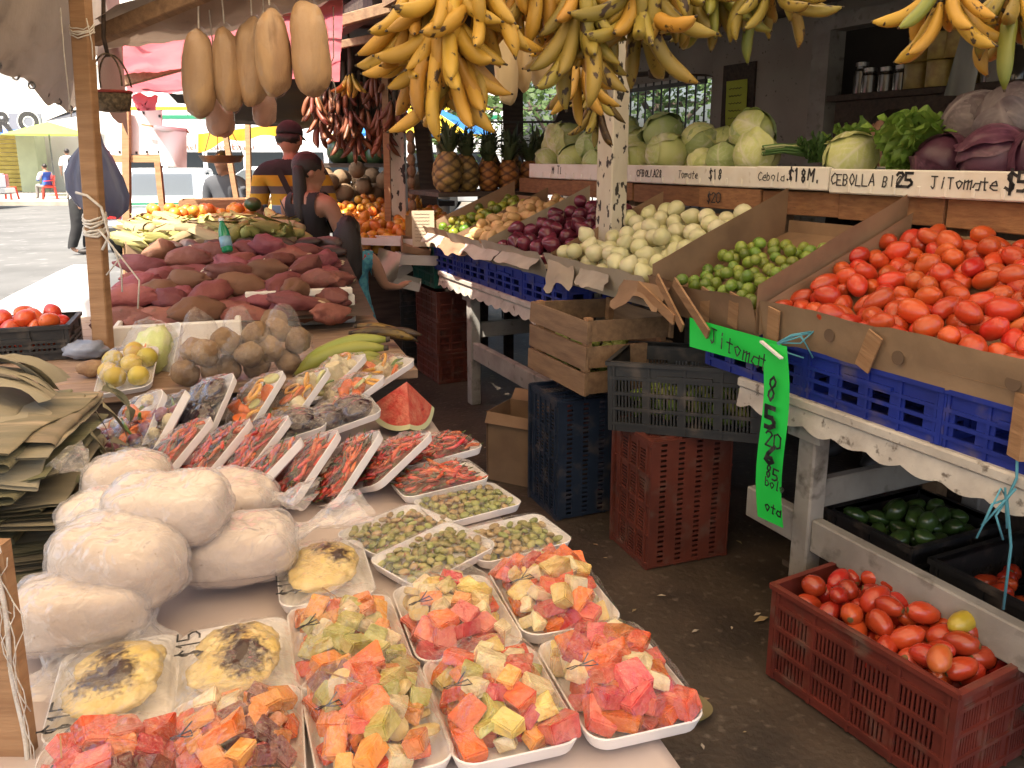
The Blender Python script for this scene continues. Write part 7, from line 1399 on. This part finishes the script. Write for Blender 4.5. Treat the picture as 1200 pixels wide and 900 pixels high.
def person(label, loc, yaw, H, J, head, clothes, hair=None, skin=None, extra=None, cat='person', simple=False):
    """J: joints in metres for a 1.7 m figure facing +y; the whole figure is one surface grown round the joints"""
    t = thing('person', label, cat, loc, yaw); S = H / 1.7; J = {k: Vector(v) for k, v in J.items()}
    rad = {'pelvis': (.15, .115), 'waist': (.135, .10), 'chest': (.155, .11), 'upper': (.135, .095), 'neck': (.055, .055), 'neck2': (.05, .05), 'shL': (.065, .065), 'shR': (.065, .065), 'elL': (.043, .043), 'elR': (.043, .043), 'wrL': (.028, .024), 'wrR': (.028, .024), 'haL': (.034, .018), 'haR': (.034, .018),
           'hipL': (.095, .095), 'hipR': (.095, .095), 'knL': (.06, .06), 'knR': (.06, .06), 'anL': (.038, .04), 'anR': (.038, .04), 'toL': (.042, .03), 'toR': (.042, .03)}
    E_ = [('pelvis', 'waist'), ('waist', 'chest'), ('chest', 'upper'), ('upper', 'neck'), ('neck', 'neck2')]
    for s_ in 'LR': E_ += [('upper', 'sh' + s_), ('sh' + s_, 'el' + s_), ('el' + s_, 'wr' + s_), ('wr' + s_, 'ha' + s_), ('pelvis', 'hip' + s_), ('hip' + s_, 'kn' + s_), ('kn' + s_, 'an' + s_), ('an' + s_, 'to' + s_)]
    names = list(rad); me = bpy.data.meshes.new('b'); vs = [J[n] for n in names]; es = [(names.index(a), names.index(b_)) for a, b_ in E_]; rads = [rad[n] for n in names]
    if not simple:
        for s_ in 'LR':      # five fingers, each a short chain rooted in the palm
            h, w_ = J['ha' + s_], J['wr' + s_]; d = (h - w_).normalized(); side = d.cross(Vector((0, 0, 1)));
            if side.length < .2: side = Vector((0, 1, 0)) - d * d.y
            side.normalize(); nrm = side.cross(d); i0 = names.index('ha' + s_)
            for nm, off, _, ln in HAND + [('t', .034, 0, .05)]:
                b0 = h + side * off + d * (.03 if nm != 't' else -.01); th = nm == 't'; dd_ = d + (side * .7 if th else Vector()); k1 = b0 + dd_ * ln * .5 * .8 - nrm * .006; k2 = b0 + dd_ * ln * .85 - nrm * .022
                q = len(vs); vs += [b0, k1, k2]; rads += [(.0095, .0095), (.0088, .0088), (.0065, .0065)]; es += [(i0, q), (q, q + 1), (q + 1, q + 2)]
    me.from_pydata([v for v in vs], es, []); o = bpy.data.objects.new('b', me); COL.objects.link(o); md = o.modifiers.new('s', 'SKIN'); md.use_smooth_shade = True
    for k, sv in enumerate(me.skin_vertices[0].data): sv.radius = rads[k]; sv.use_root = (k == 0)
    o.modifiers.new('u', 'SUBSURF').levels = 2; dg = bpy.context.evaluated_depsgraph_get(); body = bpy.data.meshes.new_from_object(o.evaluated_get(dg)); bpy.data.objects.remove(o)
    # head with nose, ears, jaw, brow; then one closed surface over all of it
    hc = J['head']; fd = Vector(head).normalized(); sd = fd.cross(Vector((0, 0, 1))).normalized(); up = sd.cross(fd); Mh = Matrix((sd, fd, up)).transposed()
    def hb(rx, ry, rz, c_, fn=None): return blob('h', rx, ry, rz, m_skin, 0, 0, 1, 20, 14, lambda q, p: hc + Mh @ (Vector(c_) + (Vector(fn(q, p)) if fn else q)))
    parts = [body, hb(.076, .095, .112, (0, 0, 0), lambda q, p: (q.x * (1 - .22 * max(0, -p.z)), q.y * (1 + .06 * (p.y > 0)), q.z)), hb(.014, .02, .022, (0, .10, -.022)), hb(.011, .022, .032, (.08, -.008, -.015)), hb(.011, .022, .032, (-.08, -.008, -.015)), hb(.03, .012, .008, (0, .092, -.058)), hb(.04, .03, .02, (0, .07, -.095))]
    bm = bmesh.new()
    for p in parts: bm.from_mesh(p)
    me2 = bpy.data.meshes.new('body'); bm.to_mesh(me2); bm.free(); o = bpy.data.objects.new('b', me2); COL.objects.link(o); r = o.modifiers.new('r', 'REMESH'); r.mode = 'VOXEL'; r.voxel_size = .0115 if not simple else .02
    sm = o.modifiers.new('m', 'SMOOTH'); sm.factor = .5; sm.iterations = 3; dg = bpy.context.evaluated_depsgraph_get(); fin = bpy.data.meshes.new_from_object(o.evaluated_get(dg)); bpy.data.objects.remove(o)
    fin.materials.clear(); fin.materials.append(skin or m_skin)
    for v in fin.vertices: v.co *= S
    fin.polygons.foreach_set('use_smooth', [True] * len(fin.polygons)); fin.name = 'body'; mk('body', fin, t)
    for nm, m, pred, off in clothes:          # clothing follows the body a little way off it
        bm = bmesh.new(); bm.from_mesh(fin); bm.faces.ensure_lookup_table()
        dele = [f for f in bm.faces if not pred(f.calc_center_median() / S)]; bmesh.ops.delete(bm, geom=dele, context='FACES'); nrm = [v.normal.copy() for v in bm.verts]
        for v, n_ in zip(bm.verts, nrm): v.co += n_ * (off * S + .004 * noise.noise(v.co * 14))
        c_ = bpy.data.meshes.new(nm); bm.to_mesh(c_); bm.free(); c_.materials.clear(); c_.materials.append(m); mk(nm, c_, t)
    for s_ in (-1, 1):                        # eyes
        e = blob('eye', .011, .008, .008, Mt('eye', (.05, .03, .02), .2), 0, 0, 1, 8, 6); mk('eye', e, t, (hc + Mh @ Vector((s_ * .03, .089, .012))) * S)
    if hair:
        for nm, rx, ry, rz, c_, bend in hair:
            me = blob(nm, rx, ry, rz, m_hair, len(nm), .05, 3, 22, 18, lambda q, p: (hc + Mh @ (Vector(c_) + Vector((q.x + .006 * math.sin(p.x * 22 + p.z * 3), q.y + bend * p.z * p.z, q.z)))) * S); mk(nm, me, t)
    if extra: extra(t, hc, Mh, S)
    return t
def joints(armL=None, armR=None, legL=None, legR=None):
    J = {'pelvis': (0, 0, .95), 'waist': (0, .0, 1.08), 'chest': (0, .01, 1.25), 'upper': (0, 0, 1.38), 'neck': (0, .0, 1.46), 'neck2': (0, .02, 1.53), 'head': (0, .03, 1.60), 'shL': (-.18, 0, 1.385), 'shR': (.18, 0, 1.385), 'elL': (-.24, -.01, 1.11), 'elR': (.24, -.01, 1.11), 'wrL': (-.25, .06, .87), 'wrR': (.25, .06, .87), 'haL': (-.25, .09, .79), 'haR': (.25, .09, .79),
         'hipL': (-.09, 0, .88), 'hipR': (.09, 0, .88), 'knL': (-.10, .02, .50), 'knR': (.10, .02, .50), 'anL': (-.10, -.03, .09), 'anR': (.10, -.03, .09), 'toL': (-.115, .11, .032), 'toR': (.115, .11, .032)}
    for s_, v in (('L', armL), ('R', armR)):
        if v: J['el' + s_], J['wr' + s_], J['ha' + s_] = v
    for s_, v in (('L', legL), ('R', legR)):
        if v: J['kn' + s_], J['an' + s_], J['to' + s_] = v
    return J
arm = lambda c: abs(c.x) > .175
sh_top = lambda zlo, slz, neck=1.46: (lambda c: (zlo < c.z < neck and abs(c.x) < .20) or (abs(c.x) >= .20 and c.z > slz and c.z < neck))
# man in the striped polo, from behind
def man_extra(t, hc, Mh, S):
    cap = blob('cap', .086, .104, .085, Mt('cap_cloth', (.02, .02, .023), .8), 3, .02, 2, 22, 14, lambda q, p: (hc + Mh @ Vector((q.x, q.y, max(q.z, -.012) + .04))) * S); cp = mk('cap', cap, t)
    MB().grid(lambda u, v: (hc + Mh @ Vector((.07 * (2 * u - 1), .08 + .09 * v * (1 - .4 * (2 * u - 1) ** 2), .045 - .02 * v - .02 * (2 * u - 1) ** 2))) * S, 8, 5).obj('peak', Mt('cap_cloth', (0, 0, 0)), cp, True)
    for x0, x1 in ((-.09, .13), (.13, -.07)):
        MB().grid(lambda u, v: ((x0 + (x1 - x0) * v) * S + .045 * u, (-.138 - .02 * math.sin(PI * v)) * S, (1.42 - .5 * v) * S), 2, 12).obj('strap', m_blk, t, True)
    for s_ in (-1, 1): mk('shoe', blob('shoe', .05, .13, .045, m_sole, 1, .03), t, (s_ * .115 * S, .06 * S, .045 * S))
p = pixd(341, 200, 6.0)
person('man in a yellow, grey and blue striped polo and dark cap, from behind', (p.x, p.y, 0), R_(8), 1.84, joints(((-.24, .04, 1.12), (-.2, .24, 1.05), (-.17, .31, 1.03)), ((.25, .04, 1.12), (.2, .26, 1.06), (.17, .33, 1.05))), (.25, 1, -.15),
       [('polo_shirt', striped(), sh_top(.93, 1.18), .016), ('jeans', m_jean, lambda c: .1 < c.z < .97 and abs(c.x) < .2 and c.y < .2, .014)], [('hair', .0775, .06, .05, (0, -.042, .0), 0)], None, man_extra)
# woman in the black tank top, turned toward the oranges
def wom_extra(t, hc, Mh, S):
    MB().grid(lambda u, v: ((-.13 + .27 * v) * S, (-.125 - .02 * math.sin(PI * v)) * S + .0 * u, (1.40 - .42 * v) * S + .022 * u), 2, 12).obj('bag_strap', m_sole, t, True)
    MB().tube([(hc + Vector(q_)) * S for q_ in ((.0, -.06, .04), (-.01, -.098, .01), (-.01, -.095, -.1), (.0, -.115, -.22), (.01, -.138, -.34), (.02, -.14, -.42))], [.024, .032, .034, .032, .022, .005], 10, flat=1.3).obj('ponytail', m_hair, t, True)
    for s_ in (-1, 1): mk('shoe', blob('shoe', .045, .12, .04, m_sole, 1, .03), t, (s_ * .115 * S, .06 * S, .04 * S))
p = pixd(362, 250, 5.25)
person('woman in a black tank top with a long black ponytail', (p.x, p.y, 0), R_(-26), 1.62, joints(((-.22, .1, 1.12), (-.14, .3, 1.08), (-.1, .37, 1.07)), ((.24, .06, 1.13), (.2, .26, 1.0), (.18, .34, .97))), (.7, 1, -.3),
       [('tank_top', m_blk, lambda c: .93 < c.z < 1.31 and abs(c.x) < .18 or (1.28 < c.z < 1.39 and abs(c.x) < .125) or (1.3 < c.z < 1.45 and .06 < abs(c.x) < .125), .013), ('jeans', m_jean, lambda c: .1 < c.z < .96 and abs(c.x) < .2 and c.y < .2, .013)], [('hair', .085, .103, .1, (0, -.022, .022), 0)], None, wom_extra)
# girl reaching for the fruit
m_flor = Mt('blue_floral_cloth', (.05, .22, .32), .8, (.10, .35, .42), 30, .45, .55, col3=(.45, .08, .09), scale3=26, lo3=.62, hi3=.65)
def girl_extra(t, hc, Mh, S):
    me = blob('long_hair', .125, .07, .30, m_hair, 4, .06, 3, 26, 22, lambda q, p: (hc + Mh @ Vector((q.x * (1 - .12 * p.z) + .008 * math.sin(p.x * 24), q.y - .085 - .02 * p.z, q.z - .19))) * S); mk('long_hair', me, t)
    b = MB(); b.loft([[((.165 + .10 * k) * math.cos(a) * S, (.13 + .09 * k) * math.sin(a) * S * (1 + .04 * math.sin(a * 9)), (1.0 - .42 * k) * S) for a in [2 * PI * j / 40 for j in range(40)]] for k in (0, .25, .5, .75, 1)], False, False); b.obj('skirt', m_flor, t, True)
    for s_ in (-1, 1): mk('sandal', blob('sandal', .05, .13, .03, m_sole, 1, .03), t, (s_ * .115 * S, .06 * S, .032 * S))
p = pixd(410, 300, 4.85)
person('girl with long dark hair in a blue flowered dress reaching for fruit', (p.x, p.y, 0), R_(6), 1.25, joints(None, ((.27, .05, 1.15), (.38, .18, 1.12), (.42, .24, 1.14))), (.1, 1, -.3), [('dress_top', m_flor, lambda c: .94 < c.z < 1.44 and abs(c.x) < .18, .016)], [('hair', .086, .105, .108, (0, -.018, .016), 0)], None, girl_extra)
# far pavement
def shoes(t, hc, Mh, S):
    for s_ in (-1, 1): mk('shoe', blob('shoe', .05, .13, .045, m_sole, 1, .03), t, (s_ * .115 * S, .06 * S, .045 * S))
person('man in a white shirt and grey trousers standing on the far pavement', (-16.0, 30.2, .14), R_(15), 1.78, joints(), (-.2, 1, 0), [('shirt', m_whc, sh_top(.95, 1.15), .018), ('trousers', m_grc, lambda c: .1 < c.z < .98 and abs(c.x) < .2, .016)], [('hair', .082, .098, .09, (0, -.02, .03), 0)], None, shoes, simple=True)
J = joints(((-.25, .15, 1.1), (-.1, .3, 1.25), (-.06, .3, 1.33)), ((.25, .1, 1.1), (.15, .3, 1.1), (.1, .36, 1.1)), ((-.12, .42, .93), (-.12, .44, .5), (-.12, .56, .44)), ((.12, .42, .93), (.12, .44, .5), (.12, .56, .44)))
for k, v in J.items():
    J[k] = (v[0], v[1], v[2] - .42)
bs_ = person('boy in a blue and white shirt seated in a red chair', (-16.95, 30.38, .14), R_(62), 1.66, J, (0, 1, -.1), [('shirt', Mt('blue_shirt', (.04, .12, .45), .8), lambda c: .52 < c.z < .99 and c.y < .14, .018), ('sleeves', m_whc, lambda c: abs(c.x) > .15 and .72 < c.z < .99 and c.y < .12, .022), ('trousers', m_grc, lambda c: .05 < c.z < .6 and c.y > -.05, .016)], [('hair', .082, .098, .09, (0, -.02, .03), 0)], None, None, simple=True)
def walk_extra(t, hc, Mh, S):
    shoes(t, hc, Mh, S); MB().grid(lambda u, v: (-.28 * S + .10 * u, -.05 + .06 * math.sin(u * 5), (1.05 - .62 * v) * S), 6, 8).obj('pink_cloth', Mt('pink_cloth', (.6, .22, .32), .8), t, True)
p = pix(98, 297, 0); person('person in wide black trousers and sandals walking behind the hanging bag', (p.x, p.y, 0), R_(-75), 1.62, joints(None, None, ((-.1, .12, .5), (-.1, .05, .1), (-.115, .19, .04)), ((.1, -.03, .5), (.1, -.16, .1), (.115, -.03, .04))), (0, 1, 0), [('blouse', m_whc, sh_top(.95, 1.15), .018), ('trousers', m_blk, lambda c: .12 < c.z < .98 and abs(c.x) < .22 and not (abs(c.x) > .17 and c.z > .7), .045)], [('hair', .084, .1, .095, (0, -.02, .025), 0)], None, walk_extra, simple=True)
p = pixd(263, 200, 8.6); person('vendor in a dark grey shirt behind the hanging scale pan', (p.x, p.y, 0), R_(170), 1.66, joints(((-.3, .1, 1.14), (-.32, .2, 1.3), (-.32, .24, 1.36)), None), (.2, 1, -.2), [('shirt', Mt('dark_grey_shirt', (.06, .065, .075), .85), sh_top(.93, 1.18), .016), ('trousers', m_blk, lambda c: .1 < c.z < .97 and abs(c.x) < .2, .016)], [('hair', .082, .098, .09, (0, -.02, .03), 0)], None, shoes, simple=True)
p = pixm(1045, 128, 1.55); person('woman with dark curly hair in the shade behind the lettuce', (p.x, p.y, 0), R_(130), 1.80, joints(), (.2, 1, -.15), [('blouse', m_blk, sh_top(.95, 1.15), .018), ('skirt', m_blk, lambda c: .1 < c.z < .98 and abs(c.x) < .2, .02)], [('hair', .12, .13, .13, (0, -.04, .0), 0)], None, shoes, simple=True)
